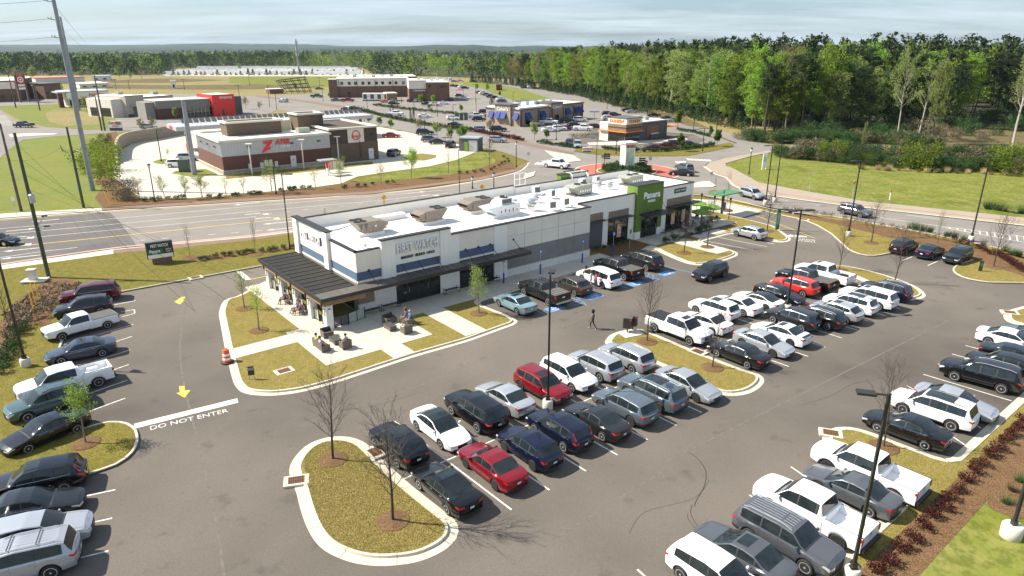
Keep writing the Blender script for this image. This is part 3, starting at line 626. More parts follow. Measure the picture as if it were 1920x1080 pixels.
clad(15.6,17.3,.0,6.0,A1,.12)
clad(17.3,29.6,4.55,6.0,A7,.04);clad(17.3,29.6,3.05,4.52,A7,.03);clad(17.3,29.6,.95,3.05,Ao,.02)
for u in(19.75,22.2,24.65,27.1):part('panel_joint',u,u+.02,-.046,-.03,.98,6.0,Ao)
for u in(2.9,3.4,9.3,9.8):part('panel_joint',u,u+.012,-.284,-.28,3.0,6.7,Ad)
for u,z0 in((6.4,4.14),(13.4,4.14)):part('panel_joint',u,u+.012,-.125 if u<9 else-.025,-.02,z0,4.7,Ad)
foot=MB();foot.b2(17.3,29.7,-.08,.19,0.0,.94,AI);foot.b2(17.3,29.72,-.12,.19,.94,1.0,Ac);foot.build('brick_foot',BLD)
clad(0,1.6,.0,1.0,AI,.06);clad(1.6,3.9,.0,3.0,AI,.04);clad(0.0,1.6,1.0,3.1,Ak,.0)
clad(0,1.62,1.0,1.06,Ac,.1)
clad(8.9,11.2,.0,3.0,A1,.04)
for u in(5.9,7.7,21.3,25.4):pass
def glazing(u0,u1,z0,z1,v,bays,doors=(),pm=Ap,name='window'):
 w=(u1-u0)/bays
 for i in range(bays):
  f=MB();a,c=u0+i*w,u0+(i+1)*w
  f.b2(a,a+.07,v-.05,v+.05,z0,z1,A0);f.b2(c-.07,c,v-.05,v+.05,z0,z1,A0);f.b2(a+.07,c-.07,v-.05,v+.05,z1-.08,z1,A0)
  f.b2(a+.07,c-.07,v-.05,v+.05,z0,z0+(.25 if i in doors else .1),A0)
  tr=2.35+z0
  if z1>tr+.3:f.b2(a+.07,c-.07,v-.05,v+.05,tr,tr+.07,A0)
  fo=f.build('door' if i in doors else name,BLD)
  g=MB();g.b2(a+.07,c-.07,v-.01,v+.01,z0+.1,z1-.08,pm);g.build('pane',fo)
  if i in doors:
   h=MB();x=c-.18 if i%2==0 else a+.18;h.tube([(x,v-.1,z0+.9),(x,v-.1,z0+1.5)],.02,A6);h.build('handle',fo)
glazing(3.9,8.9,.13,3.05,.1,4,doors=(1,2));glazing(11.2,15.6,.13,3.05,.1,4)
o=text_on('house_number','121',.22,A2,BLD,(4.9,.03,1.1),0,depth=.005)
for(x0,x1,y,z)in((0,2.5,0,6.0),(2.5,10.15,-.28,6.7),(10.15,17.3,-.12,6.0),(17.3,29.65,-.04,6.0)):
 part('parapet_cap',x0-.04,x1+.04,y-.06,.3,z,z+.11,A0)
part('parapet',.0,29.6,.2,.26,5.3,5.98,Ad)
part('wall_panel',-.02,.2,0.21,5.4,4.12,6.0,A7);part('wall_panel',0.0,.2,.21,5.4,3.3,4.12,B8);part('wall_panel',-.05,.2,.21,5.4,3.1,3.3,A7)
part('pier',-.32,.2,5.4,6.35,3.0,6.8,A1);part('pier',-.32,.2,12.7,13.7,0.1,6.8,A1)
part('wall_panel',-.10,.2,6.35,12.7,4.12,6.8,A1);part('wall_panel',-.04,.2,6.35,12.7,3.3,4.12,B8);part('wall_panel',-.06,.2,6.35,12.7,3.1,3.3,A7)
part('parapet_cap',-.06,.3,-.05,5.36,6.0,6.11,A0);part('parapet_cap',-.38,.32,5.34,13.76,6.8,6.91,A0)
part('parapet',.2,.26,.3,13.6,5.3,5.98,Ad);part('wall_panel',.0,.2,.21,12.7,.1,3.1,Ao)
for v in(3.0,5.4):pass
for i,v in enumerate((1.0,4.2,7.2,10.2)):
 fo=part('window',-.03,.03,v,v+2.4,.3,2.7,A0);part('pane',-.045,-.031,v+.08,v+2.32,.38,2.62,Ap,fo)
part('parapet',-.1,29.4,13.68,13.9,0,6.45,A1);part('parapet_cap',-.15,29.45,13.63,13.96,6.45,6.56,A0)
part('parapet',29.4,50.9,13.5,13.72,0,6.25,A1);part('parapet_cap',29.4,51.0,13.46,13.78,6.25,6.35,A0)
tw=MB();tw.b2(39.3,39.5,13.4,15.1,0,7.0,A1);tw.b2(39.5,42.2,14.9,15.1,0,7.0,A1);tw.b2(42.2,42.4,13.2,15.1,0,7.0,A1);tw.b2(39.5,42.2,13.73,13.9,0,7.0,A1);tw.build('rear_tower',BLD)
part('parapet_cap',39.25,42.45,13.2,13.55,7.0,7.1,A0);part('parapet_cap',39.25,42.45,14.85,15.15,7.0,7.1,A0)
part('green_panel',37.6,39.2,13.75,14.6,5.6,6.9,As);part('parapet_cap',37.5,39.24,13.7,14.7,6.9,7.0,A0)
V2=1.8
def clad2(u0,u1,z0,z1,m,pr=0.0,name='wall_panel'):return part(name,u0,u1,V2-pr,2.002,z0,z1,m)
clad2(29.65,30.9,0,6.1,A1);clad2(30.9,33.7,4.55,6.1,A1);clad2(30.9,33.7,3.55,4.55,Ak,-.05)
fo=clad2(30.9,33.7,.1,3.55,Ao,-.08,'service_door');fo.data.materials.clear();fo.data.materials.append(Af)
clad2(33.7,34.6,0,6.1,A1);clad2(34.6,38.3,4.4,6.1,A1);clad2(34.6,38.3,3.45,4.4,Ak,-.05)
glazing(34.6,38.3,.13,3.45,V2+.12,3)
clad2(38.3,39.3,0,6.1,A1)
clad2(39.3,44.35,3.5,7.0,As,.35,'green_tower');clad2(39.3,40.35,1.1,3.5,As,.35);clad2(43.6,44.35,1.1,3.5,As,.30)
clad2(39.3,40.35,0,1.1,A1,.3);clad2(43.6,44.35,0,1.1,A1,.3);part('green_panel',44.35,44.36,1.47,3.2,5.4,7.0,As);part('green_panel',39.32,44.3,3.0,3.2,5.37,7.0,As);part('green_panel',39.29,39.31,1.5,3.2,5.37,7.0,As)
part('parapet_cap',39.25,44.42,1.38,3.25,7.0,7.1,A0)
glazing(40.35,43.6,.13,3.3,V2-.1,3,doors=(1,2))
clad2(44.35,45.6,0,6.1,A1);clad2(45.6,50.8,4.5,6.1,A1);clad2(45.6,50.8,3.45,4.5,Ak,-.05)
glazing(45.6,50.8,.13,3.45,V2+.12,4);clad2(50.8,51.1,0,6.1,A1)
part('parapet_cap',29.6,39.25,1.72,2.1,6.1,6.2,A0);part('parapet_cap',44.42,51.15,1.72,2.1,6.1,6.2,A0)
part('parapet',29.6,50.9,2.0,2.06,5.3,6.1,Ad)
part('wall_panel',50.9,51.1,2.0,13.7,0,6.1,A1);part('parapet_cap',50.85,51.17,1.75,13.78,6.1+.005,6.2,A0)
part('wall_panel',29.45,29.62,.2,1.99,0,6.0,A7);part('parapet_cap',29.4,29.7,.3,2.0,6.002,6.112,A0)
for i,u in enumerate((3.2,7.8)):
 fo=part('window',51.11,51.15,2.6+i*4.4,6.4+i*4.4,.3,3.2,A0);part('pane',51.151,51.165,2.7+i*4.4,6.3+i*4.4,.4,3.1,Ap,fo)
part('awning',50.4,52.3,1.2,8.0,3.3,3.42,A0)
part('awning',34.45,38.5,1.0,1.8,3.42,3.54,A0);part('awning',30.85,33.9,1.35,1.8,3.52,3.62,A0);part('awning',45.5,51.2,.95,1.8,3.42,3.54,A0)
cn_=part('door_canopy',39.9,44.6,-.35,1.45,3.25,3.40,A0)
for u in(40.6,43.8):b=MB();b.tube([(u,0.0,3.4),(u,1.42,4.9)],.025,A0,5);b.build('tie_rod',cn_)
sg=link('sign_lettering',text_mesh('Panera',1.15,A2,depth=.06,bold=.03,shear=.12),BLD);sg.location=(42.0,1.40,5.62);sg.rotation_euler=(math.pi/2,0,0)
sg=link('sign_lettering',text_mesh('BREAD',.42,A2,depth=.05,bold=.01,sx=1.1),BLD);sg.location=(42.05,1.40,4.85);sg.rotation_euler=(math.pi/2,0,0)
pn=part('drive_thru_sign',47.0,49.4,V2-.08,V2-.001,5.1,5.7,mat('dark green sign',(.02,.06,.045),.5));sg=link('sign_lettering',text_mesh('DRIVE THRU',.38,A2,depth=.01),pn);sg.location=(48.2,V2-.09,5.4);sg.rotation_euler=(math.pi/2,0,0)
def sign_fw(cx,cz,y,size,rz,x,depth=.07,sx=.55):
 r=empty('sign',(x,y,cz),rz);r.parent=BLD
 for nm,m,dy,off,bold in(('sign_backing',AE,.03,.05,.028),('sign_letters',A2,-.06,0,.022)):
  o=link(nm,text_mesh('FIRST WATCH',size,m,depth=depth,bold=bold,sx=sx,sp=1.12),r);o.rotation_euler=(math.pi/2,0,0);o.location=(off,dy,-off*.6)
 return r
r=sign_fw(6.4,5.62,-.20,1.18,0,6.35)
o=link('sign_tagline',text_mesh('BREAKFAST \u00b7 BRUNCH \u00b7 LUNCH',.36,AE,depth=.02,bold=.012,sx=.72),r);o.rotation_euler=(math.pi/2,0,0);o.location=(0.05,.04,-.92)
sign_fw(0,5.5,9.5,1.12,-math.pi/2,-.18,sx=.60)
Bi=mat('orange food poster',(.55,.16,.06),.6,n=(3.5,.9),col2=(.8,.65,.5))
for u,v in((36.3,V2+.03),(46.8,V2+.03),(49.0,V2+.03)):part('poster',u,u+.75,v,v+.01,.9,2.6,Bi)
FC=part('front_canopy',-4.3,19.0,-1.95,-.32,3.02,3.10,A5)
for i in range(24):part('standing_seam',-3.3+i*.95,-3.26+i*.95,-1.9,-.33,3.10,3.145,A5,FC)
part('fascia',-4.42,19.06,-2.03,-1.95,2.82,3.14,A0,FC);part('fascia',19.0,19.08,-1.95,0,2.82,3.14,A0,FC)
for u in(1.2,4.6,6.4,8.4,12.0,13.6,15.1,18.2):
 b=MB();b.tube([(u,-1.6,3.12),(u,-.05,4.15)],.03,A0,5);b.box((u,-.05,4.15),(.2,.08,.2),A0);b.build('tie_rod',BLD)
PG=empty('pergola',(0,0,0));PG.parent=BLD
part('fascia',-4.42,-4.32,-1.95,13.4,2.80,3.14,A0,PG);part('fascia',-4.32,-.1,13.32,13.4,2.80,3.14,A0,PG);part('fascia',-.42,-.34,-.3,13.3,2.8,3.12,A0,PG)
for i in range(13):
 v=-.25+i*1.12;part('beam',-4.31,-.43,v,v+.10,2.88,3.13,A0,PG)
 if i<12:
  for k in range(1,6):vv=v+.1+k*1.02/6;part('slat',-4.31,-.43,vv-.026,vv+.026,3.06,3.10,A5,PG)
und=MB();und.b2(-4.3,-.43,-.3,13.3,2.84,2.86,mat('pergola soffit',(.045,.04,.035),.8));und.build('soffit',PG)
for k in range(3):
 z=2.38+k*.15
 part('cedar_slat',-4.22,-4.14,-1.8,13.3,z,z+.10,Az,PG);part('cedar_slat',-4.13,-.2,-1.88,-1.80,z,z+.10,Az,PG)
posts=[-1.55,1.9,5.4,8.9,12.4]
for i,v in enumerate(posts):
 pf=part('post',-4.02,-3.38,v-.32,v+.32,.13,2.36,AI,PG);part('post_cap',-4.06,-3.34,v-.36,v+.36,2.30,2.37,Ac,pf)
 part('bracket',-4.3,-4.2,v-.08,v+.08,2.2,2.9,A0,PG)
 b=MB();b.b2(-4.12,-4.03,v-.08,v+.08,1.55,2.05,mat('lantern glass',(.8,.78,.7),.3));b.b2(-4.13,-4.02,v-.10,v+.10,2.05,2.10,A0);b.b2(-4.13,-4.02,v-.10,v+.10,1.5,1.55,A0);b.build('lantern',PG)
b=MB();b.b2(-3.8,-3.6,-1.98,-1.88,1.55,2.05,MATS['lantern glass']);b.b2(-3.82,-3.58,-1.99,-1.87,2.05,2.1,A0);b.build('lantern',PG)
for u in(3.6,10.9):
 b=MB();b.b2(u-.08,u+.08,-.14,-.06,2.1,2.4,A0);b.build('wall_lamp',BLD)
def board_fence(x0,y0,x1,y1,z0=.25,n=6,m=Bt):
 L=math.hypot(x1-x0,y1-y0);r=empty('patio_railing',(x0,y0,0),math.atan2(y1-y0,x1-x0));r.parent=BLD
 for k in range(n):part('board',.06,L-.06,-.015,.015,z0+k*.15,z0+k*.15+.12,m,r)
 for x in(0,L/2,L):part('rail_post',x-.035,x+.035,-.035,.035,.14,z0+n*.15+.06,A0,r)
for a,c in zip(posts,posts[1:]):
 if c-a>3:board_fence(-3.7,a+.34,-3.7,a+1.35);board_fence(-3.7,c-1.3,-3.7,c-.34)
board_fence(-1.9,-1.7,-.1,-1.2);board_fence(-3.3,-1.75,-2.0,-1.75,m=Af)
def PLACE(u,v,z=0):q=B(u,v);return(q.x,q.y,z)
def rtu(u,v,rz,m,label,L=3.6,W=2.1,Hh=1.5):
 r=empty('rooftop_unit',PLACE(u,v,5.36),BA+rz,label,'air conditioner','rooftop air handling units')
 b=MB();b.b2(-L/2+.2,L/2-.5,-W/2+.1,W/2-.1,.0,.32,A9);b.build('curb',r)
 b=MB();b.b2(-.5,L/2-.9,-W/2,W/2,.32,Hh,m)
 for x in(-.1,.6):b.b2(x,x+.015,-W/2-.008,-W/2,.4,Hh-.1,A5)
 b.b2(.2,.35,-W/2-.02,-W/2,.9,1.05,A2);b.build('casing',r)
 b=MB();b.add([(-.5,-W/2,Hh),(-L/2-.1,-W/2,Hh),(-.95,-W/2,.36),(-.5,-W/2,.36),(-.5,W/2,Hh),(-L/2-.1,W/2,Hh),(-.95,W/2,.36),(-.5,W/2,.36)],[(0,1,2,3),(7,6,5,4),(0,4,5,1),(1,5,6,2),(2,6,7,3)],m)
 for x in(-1.35,-.8):b.add([(x-.22,-W/2-.01,Hh-.15),(x+.22,-W/2-.01,Hh-.15),(x,-W/2-.01,.55)],[(0,2,1)],A5)
 b.build('condenser',r)
 for x in(-1.5,-.85):
  for y in(-.5,.5):f=MB();f.lathe([(.01,Hh),(.36,Hh),(.36,Hh+.06),(.3,Hh+.06),(.28,Hh+.01)],A0,12,(x,y,0));f.build('fan',r)
 b=MB();x0=L/2-.9
 b.add([(x0,-W/2+.1,Hh-.1),(x0+.9,-W/2+.1,Hh-.35),(x0+.75,-W/2+.1,Hh-.75),(x0,-W/2+.1,Hh-.7),(x0,W/2-.1,Hh-.1),(x0+.9,W/2-.1,Hh-.35),(x0+.75,W/2-.1,Hh-.75),(x0,W/2-.1,Hh-.7)],[(0,3,2,1),(4,5,6,7),(0,1,5,4),(2,3,7,6)],m)
 b.add([(x0,-W/2+.1,.95),(x0+.8,-W/2+.1,.6),(x0,-W/2+.1,.4),(x0,W/2-.1,.95),(x0+.8,W/2-.1,.6),(x0,W/2-.1,.4)],[(0,2,1),(3,4,5),(0,1,4,3),(1,2,5,4)],m)
 b.build('intake_hood',r);return r
rtu(5.3,7.6,0,AS,'taupe rooftop unit at the left end of the white roof');rtu(12.6,7.8,math.pi,AS,'taupe rooftop unit second from the left end of the white roof');rtu(19.6,8.9,math.pi,AS,'taupe rooftop unit just behind the large white makeup air unit')
def sage(u,v,label):
 r=empty('rooftop_unit',PLACE(u,v,5.36),BA,label,'air conditioner','rooftop air handling units')
 b=MB();b.b2(-1.5,1.4,-.9,.9,0,.2,A5);b.build('curb',r)
 b=MB();b.b2(-.9,1.5,-1.0,1.0,.2,1.35,At)
 for i in range(5):b.b2(-.7+i*.42,-.5+i*.42,-1.012,-1.0,.45,.75,A2)
 b.b2(-.9,1.5,-1.008,-1.0,.95,.97,A5);b.build('casing',r)
 b=MB();b.add([(-.9,-1,1.35),(-1.9,-1,1.15),(-.9,-1,.7),(-.9,1,1.35),(-1.9,1,1.15),(-.9,1,.7)],[(0,1,2),(3,5,4),(0,3,4,1),(1,4,5,2)],At);b.build('intake_hood',r)
 for x in(-.3,.9):b=MB();b.lathe([(.01,1.35),(.42,1.35),(.42,1.45),(.36,1.45),(.34,1.38)],A0,14,(x,0,0));b.build('fan',r)
sage(35.8,8.4,'sage green rooftop unit nearest the rear white tower');sage(46.2,8.8,'sage green rooftop unit behind the green sign tower')
r=empty('rooftop_unit',PLACE(20.6,5.4,5.36),BA,'large white makeup air unit with sloping intake on the roof','air conditioner','rooftop air handling units')
b=MB();b.b2(-1.6,2.0,-.9,.9,0,.35,A9);b.build('curb',r)
b=MB();b.b2(-.8,2.2,-.95,.95,.35,1.35,An);b.add([(-.8,-.95,1.35),(-2.4,-.95,1.25),(-1.2,-.95,.35),(-.8,-.95,.35),(-.8,.95,1.35),(-2.4,.95,1.25),(-1.2,.95,.35),(-.8,.95,.35)],[(0,1,2,3),(7,6,5,4),(0,4,5,1),(1,5,6,2)],An)
for i in range(5):b.b2(-.55+i*.55,-.42+i*.55,-.97,-.95,.55,.8+.12*(i%2),A5)
b.build('casing',r);b=MB();b.b2(-.3,1.2,-.7,.7,1.35,2.05,An);b.b2(-.2,1.1,-.72,-.7,1.5,1.95,A5);b.build('condenser',r)
b=MB();b.lathe([(.01,2.05),(.45,2.05),(.45,2.2),(.38,2.2),(.3,2.1)],A0,14,(.5,0,0));b.build('fan',r)
for i,(u,v,lb)in enumerate(((26.8,3.6,'front left condenser in the cluster on the roof'),(29.2,3.9,'front right condenser beside the roof step'),(31.2,8.6,'middle condenser behind the front pair'),(31.2,11.5,'rear condenser close to the back parapet'),(39.6,11.6,'condenser behind the sage unit by the tower'),(42.4,11.8,'rightmost condenser under the rear tower'))):
 r=empty('condenser_unit',PLACE(u,v,5.36),BA+rad(12*(i%3)-8),'small pale '+lb,'air conditioner','small condensers on the white roof')
 b=MB();[b.b2(x-.02,x+.02,y-.02,y+.02,0,.35,A6)for x in(-.4,.4)for y in(-.3,.3)];b.build('stand',r)
 b=MB();b.b2(-.45,.45,-.35,.35,.35,1.15,An);b.build('casing',r);b=MB();[b.b2(.455,.46,-.3,.3,.42+k*.1,.48+k*.1,A5)for k in range(7)];b.b2(-.38,.38,-.36,-.355,.42,1.08,A5);b.build('grille',r)
 b=MB();b.tube([(.5,-.1,.5),(.9,-.3,.1),(1.3,-.1,.05),(1.5,.3,.05)],.04,A0,5);b.build('hose',r)
for i,(u,v,lb)in enumerate(((24.2,7.3,'beside the white makeup air unit'),(24.9,5.0,'with the widest cap near the front parapet'),(28.2,8.0,'among the middle condensers'),(40.4,9.2,'left of the pair near the green tower'),(41.2,8.0,'right of the pair near the green tower'),(2.5,3.0,'small at the left end'))):
 r=empty('exhaust_fan',PLACE(u,v,5.36),0,'pale mushroom roof exhaust fan '+lb,'vent','exhaust fans on the white roof');k=1.15 if i==1 else(.3 if i==5 else .85)
 b=MB();b.box((0,0,.25*k),(.7*k,.7*k,.5*k),A9);b.build('curb',r);b=MB();b.lathe([(.28*k,.5*k),(.55*k,.62*k),(.58*k,.8*k),(.34*k,.86*k),(.34*k,1.05*k),(.5*k,1.08*k),(.45*k,1.28*k),(.1*k,1.36*k)],A6,16);b.build('hood',r)
gr=empty('roof_guardrail',PLACE(30.2,13.6,6.4),BA,'white square guard rail frame on the rear parapet','railing');b=MB()
for x in(-.9,0,.9):b.tube([(x,0,-1.0),(x,0,1.6)],.04,A2,5)
for z in(.1,.85,1.6):b.tube([(-.9,0,z),(.9,0,z)],.04,A2,5)
b.build('frame',gr)
dk=empty('roof_duct',PLACE(8.5,11.6,5.36),BA,'long low white duct box on the roof behind the left unit','duct');b=MB();b.b2(-3.2,3.2,-.5,.5,0,.55,A9);b.build('duct',dk);b=MB();b.tube([(-3.2,-.3,.2),(-5,-.8,.1),(-6.4,-.9,.1),(-6.8,-1.6,.25)],.07,AA,6);b.build('pipe',dk)
# ================================================================ OTHER BUILDINGS
def frame2(pL,pR):
 a=G(*pL);c=G(*pR);d=(c-a);return a,math.atan2(d.y,d.x),d.length
def win(parent,x0,x1,y,z0,z1,n=(1,1),m=Ap,fm=A0,axis='x'):
 f=MB()
 if axis=='x':f.b2(x0,x1,y-.05,y+.02,z0,z1,fm)
 else:f.b2(y-.05,y+.02,x0,x1,z0,z1,fm)
 fo=f.build('window',parent);w=(x1-x0)/n[0];h=(z1-z0)/n[1]
 for i in range(n[0]):
  for j in range(n[1]):
   g=MB();a,c,e,k=x0+i*w+.06,x0+(i+1)*w-.06,z0+j*h+.06,z0+(j+1)*h-.06
   if axis=='x':g.b2(a,c,y-.07,y-.051,e,k,m)
   else:g.b2(y-.07,y-.051,a,c,e,k,m)
   g.build('pane',fo)
 return fo
def bx(par,name,x0,x1,y0,y1,z0,z1,m):
 b=MB();b.b2(x0,x1,y0,y1,z0,z1,m);return b.build(name,par)
def logo_tri(par,x,y,z,s):
 b=MB();n=20
 pts=[(x+s*.95*math.cos(t)*(1-.18*math.sin(t)),z+s*(1.0*math.sin(t)))for t in[i*math.tau/n for i in range(n)]]
 for i in range(n):
  a,c=pts[i],pts[(i+1)%n];b.tube([(a[0],y,a[1]),(c[0],y,c[1])],.06*s+.03,Aa,4)
 b.build('emblem',par)
a,zr,ZL=frame2((421,328),(710,298))
Z=empty('convenience_store',(a.x,a.y,0),zr,'brown and grey ribbed store with red zip in lettering on its side','building')
bx(Z,'wall',0,22,0,18.2,.7,3.4,AT);bx(Z,'stone_base',-.12,22.1,-.12,18.3,0,.7,Ba);bx(Z,'sill',-.15,22.1,-.15,18.33,.7,.78,Ac)
bx(Z,'siding_core',.05,22,.05,18.15,3.4,6.1,Au)
for i in range(36):
 x=.1+i*.61;b=MB();b.b2(x,x+.12,-.03,.05,3.4,5.95,Au);b.build('siding_rib',Z)
for i in range(30):y=.1+i*.61;b=MB();b.b2(-.03,.05,y,y+.12,3.4,5.95,Au);b.build('siding_rib',Z)
def coping(par,x0,x1,y0,y1,z,h=.45,t=.5,m=Ac):
 for q in((x0-.3,x1+.3,y0-.3,y0+t),(x0-.3,x1+.3,y1-t,y1+.3),(x0-.3,x0+t,y0+t,y1-t),(x1-t,x1+.3,y0+t,y1-t)):bx(par,'cornice',q[0],q[1],q[2],q[3],z,z+h,m)
coping(Z,0,22,0,18.2,6.1);bx(Z,'roof',.5,21.5,.5,17.7,5.2,6.12,A9)
bx(Z,'wall',22,ZL,-.15,18.4,.0,4.0,Am);bx(Z,'wall',22.03,ZL-.03,-.05,18.3,4.0,7.0,mat('dark brown wall',(.085,.06,.045),.9,n=(1.5,.3)))
coping(Z,22,ZL,-.15,18.4,6.95,.35);bx(Z,'roof',22.5,ZL-.5,.4,17.8,6.0,6.97,mat('cream roof',(.70,.62,.42),.9))
bx(Z,'sign_panel',26.0,29.7,-.25,-.02,4.05,6.95,Ad)
logo_tri(Z,27.85,-.35,5.6,.95);o=text_on('sign_lettering',"Arby's",.8,Aa,Z,(27.85,-.38,5.35),0,depth=.02,bold=.01)
for nm,x0,x1,y0,y1,zt in(('penthouse',4.0,15.2,9.0,13.5,8.65),('penthouse',18.9,24.6,9.0,14.0,9.5)):
 bx(Z,nm,x0,x1,y0,y1,5.2,zt,Am);coping(Z,x0,x1,y0,y1,zt,.35,.4);
bx(Z,'parapet_wall',15.5,18.6,13.0,13.4,5.2,8.3,MATS['cream roof']);bx(Z,'rooftop_unit',17.5,20,5.5,7,6.1,7.2,At)
b=MB() 
b.add([(8.0,-.14,5.75),(10.0,-.14,5.9),(9.9,-.14,5.5),(8.9,-.14,4.45),(9.6,-.14,4.6),(9.4,-.14,4.2),(7.6,-.14,3.5),(7.9,-.14,4.0),(8.9,-.14,5.3),(8.1,-.14,5.3)],[(9,8,2,1,0),(8,7,6,3,2),(3,6,5,4)],Aa)
b.build('emblem',Z);text_on('sign_lettering','ATES',1.25,Aa,Z,(11.9,-.16,5.4),0,depth=.04,bold=.05,shear=.2);text_on('sign_lettering','ZIP IN',.75,A2,Z,(12.4,-.16,4.5),0,depth=.04,bold=.01)
for x in(5.2,13.8,19.5,23.8,31.6):bx(Z,'wall_lamp',x-.35,x+.35,-.35,-.05,4.9 if x<22 else 5.4,5.1 if x<22 else 5.6,A0)
for y in(4,9,14):bx(Z,'wall_lamp',-.35,-.05,y-.3,y+.3,4.9,5.1,A0)
for x in(13.2,30.6):d_=bx(Z,'door',x,x+1.15,-.2,-.16,.2,2.5,An);bx(d_,'warning_sign',x+.45,x+.7,-.215,-.205,1.5,1.9,Aa)
for i,x in enumerate((4.6,6.9,7.8,8.7,9.8)):bx(Z,'meter_box',x,x+.65,-.5,-.13,.6+.25*(i in(2,3)),1.75+.4*(i in(2,3)),A6)
b=MB();b.tube([(28.6,-.25,4.4),(28.6,-.25,.8),(28.3,-.3,.6),(27.4,-.3,.6)],.07,Am,6);b.tube([(28.9,-.25,3.8),(28.9,-.25,1)],.06,Am,6);b.build('downpipe',Z)
cp=empty('pump_canopy',(a.x,a.y,0),zr,'long white ribbed petrol pump canopy behind the brown store','canopy')
b=MB();b.add([(0,36,5.0),(50,36,5.0),(50,46,5.0),(0,46,5.0),(0,36,5.9),(50,36,5.9),(50,46,5.9),(0,46,5.9)],[(0,3,2,1),(0,1,5,4),(1,2,6,5),(2,3,7,6),(3,0,4,7),(4,5,6,7)],Au);b.build('deck',cp)
for i in range(48):bx(cp,'rib',.4+i*1.04,.55+i*1.04,36.2,46,5.9,6.0,Au)
for i in range(34):b=MB();x=3+i*1.4;b.add([(x,43,6.0),(x+1.1,43,6.0),(x+1.1,44.2,7.0),(x,44.2,7.0)],[(0,1,2,3)],Af);b.build('dark_panel',cp)
for i in range(6):bx(cp,'column',2.8+i*9,3.4+i*9,40,40.7,0,5.0,AT)
b=MB();b.box((.0-.06,41,5.45),(.05,2.4,.7),Aa);b.build('emblem',cp)
for i in range(2):q=Matrix.Rotation(zr,3,'Z')@Vector((2.5+i*4.6,38+i*3,0));pm=empty('petrol_pump',(a.x+q.x,a.y+q.y,0),zr,['red petrol pump at the left end column of the canopy','red petrol pump second from the left of the canopy'][i],'petrol pump');bx(pm,'cabinet',-.4,.4,-.3,.3,.15,1.9,Aa);bx(pm,'screen',-.3,.3,-.32,-.301,1.2,1.6,Ap);bx(pm,'plinth',-.7,.7,-.5,.5,0,.15,Ac)
rw=empty('retaining_wall',label='curved tan stone retaining wall at the edge of the store lot',cat='wall')
rwp=resample(catmull(GP([(219,312),(222,290),(229,277),(250,268.5),(283,263),(320,256),(345,252)]),False,8),1.3)
for i,(p,q)in enumerate(zip(rwp,rwp[1:])):
 h=3.2*min(1,(i+1)/9);dv=(q-p);n_=Vector((-dv.y,dv.x)).normalized()*.25
 for k in range(int(h/.6)):
  b=MB();z0,z1=k*.6+.01,(k+1)*.6-.02;e=dv*.01;s_=random.uniform(-.03,.03)
  pts=[p+e+n_*(1+s_),q-e+n_*(1+s_),q-e-n_,p+e-n_];b.prism([(t.x,t.y)for t in(pts if area(pts)>0 else pts[::-1])],z0,z1,Bq);b.build('stone',rw)
a,r_,L_=frame2((297,224),(402,217))
K=empty('bank_building',(a.x,a.y,0),r_,'grey bank building with a bright red portal tower','building')
bx(K,'wall',0,L_,0,11,0,5.2,AT);bx(K,'wall',-.2,L_,-.1,11.1,3.4,5.9,Ao);bx(K,'coping',-.3,L_,-.2,11.2,5.9,6.15,Ac);bx(K,'grey_wing',-3.2,-.21,1,10,0,5.6,Ao)
win(K,9.5,L_-.3,-.12,.3,3.3,(7,2),Ap,A6)
a2,r2,L2_=frame2((402,218),(443,215))
P_=empty('portal_tower',(a2.x,a2.y,0),r2);P_.parent=K;P_.matrix_parent_inverse=Matrix.Translation((a.x,a.y,0)).inverted()if False else(Matrix.Translation((a.x,a.y,0))@Matrix.Rotation(r_,4,'Z')).inverted()
bx(P_,'red_wall',0,L2_,0,1.2,0,7.3,Aa);bx(P_,'red_wall',-.01,1.0,1.2,12,5.2,7.3,Aa);bx(P_,'red_roof',1.0,L2_,1.2,12,6.6,7.2,A9);bx(P_,'grey_wall',L2_+.02,L2_+3.4,1.5,9,0,6.3,Af)
win(P_,3.2,3.9,-.02,.3,2.6,(1,2));text_on('sign_lettering','SYNOVUS',1.05,A2,P_,(5.0,-.06,6.2),0,depth=.04,bold=.015)
a,r_,L_=frame2((240,219.5),(330,211));K=empty('shop_building',(a.x,a.y,0),r_,'beige flat roofed shop row with dark doors beside the bank','building')
bx(K,'wall',0,L_*.36,-.3,16,0,7.0,B5);bx(K,'wall',L_*.36,L_,.3,15.5,0,6.2,B5);bx(K,'wall',-4,0,2,15.7,0,6.1,Ad);win(K,3,8,-4.02,.3,3.2,(3,1),axis='y');win(K,10,14,-4.02,.3,3.2,(2,1),axis='y');bx(K,'coping',-.1,L_*.36+.1,-.4,.2,7.0,7.2,Ao);bx(K,'coping',L_*.36+.1,L_,.2,.6,6.2,6.4,Ao);bx(K,'wall_base',.01,L_*.36,-.34,-.301,0,.9,Am)
bx(K,'roof',.4,L_*.36-.4,0,15.6,7.0,7.1,A9);bx(K,'roof',L_*.36+.2,L_-.2,.6,15.2,6.2,6.3,A9);bx(K,'roof',-3.8,-.1,2.2,15.4,6.1,6.2,A9)
for x in(L_*.12,L_*.48,L_*.78):bx(K,'door',x,x+3.4,-.36 if x<L_*.36 else .24,-.31 if x<L_*.36 else .29,0,3.0,mat('taupe shutter',(.2,.17,.14),.7));bx(K,'awning',x-.3,x+3.7,-1.2 if x<L_*.36 else-.6,-.32 if x<L_*.36 else .28,3.1,3.3,Af)
for x in(1.2,L_*.66):bx(K,'wall_lamp',x,x+.4,-.5,-.31,3.6,3.8,A0)
for i in range(2):bx(K,'rooftop_unit',4+i*14,6+i*14,9,11,6.3+(.8 if i==0 else 0),7.4+(.6 if i==0 else 0),At)
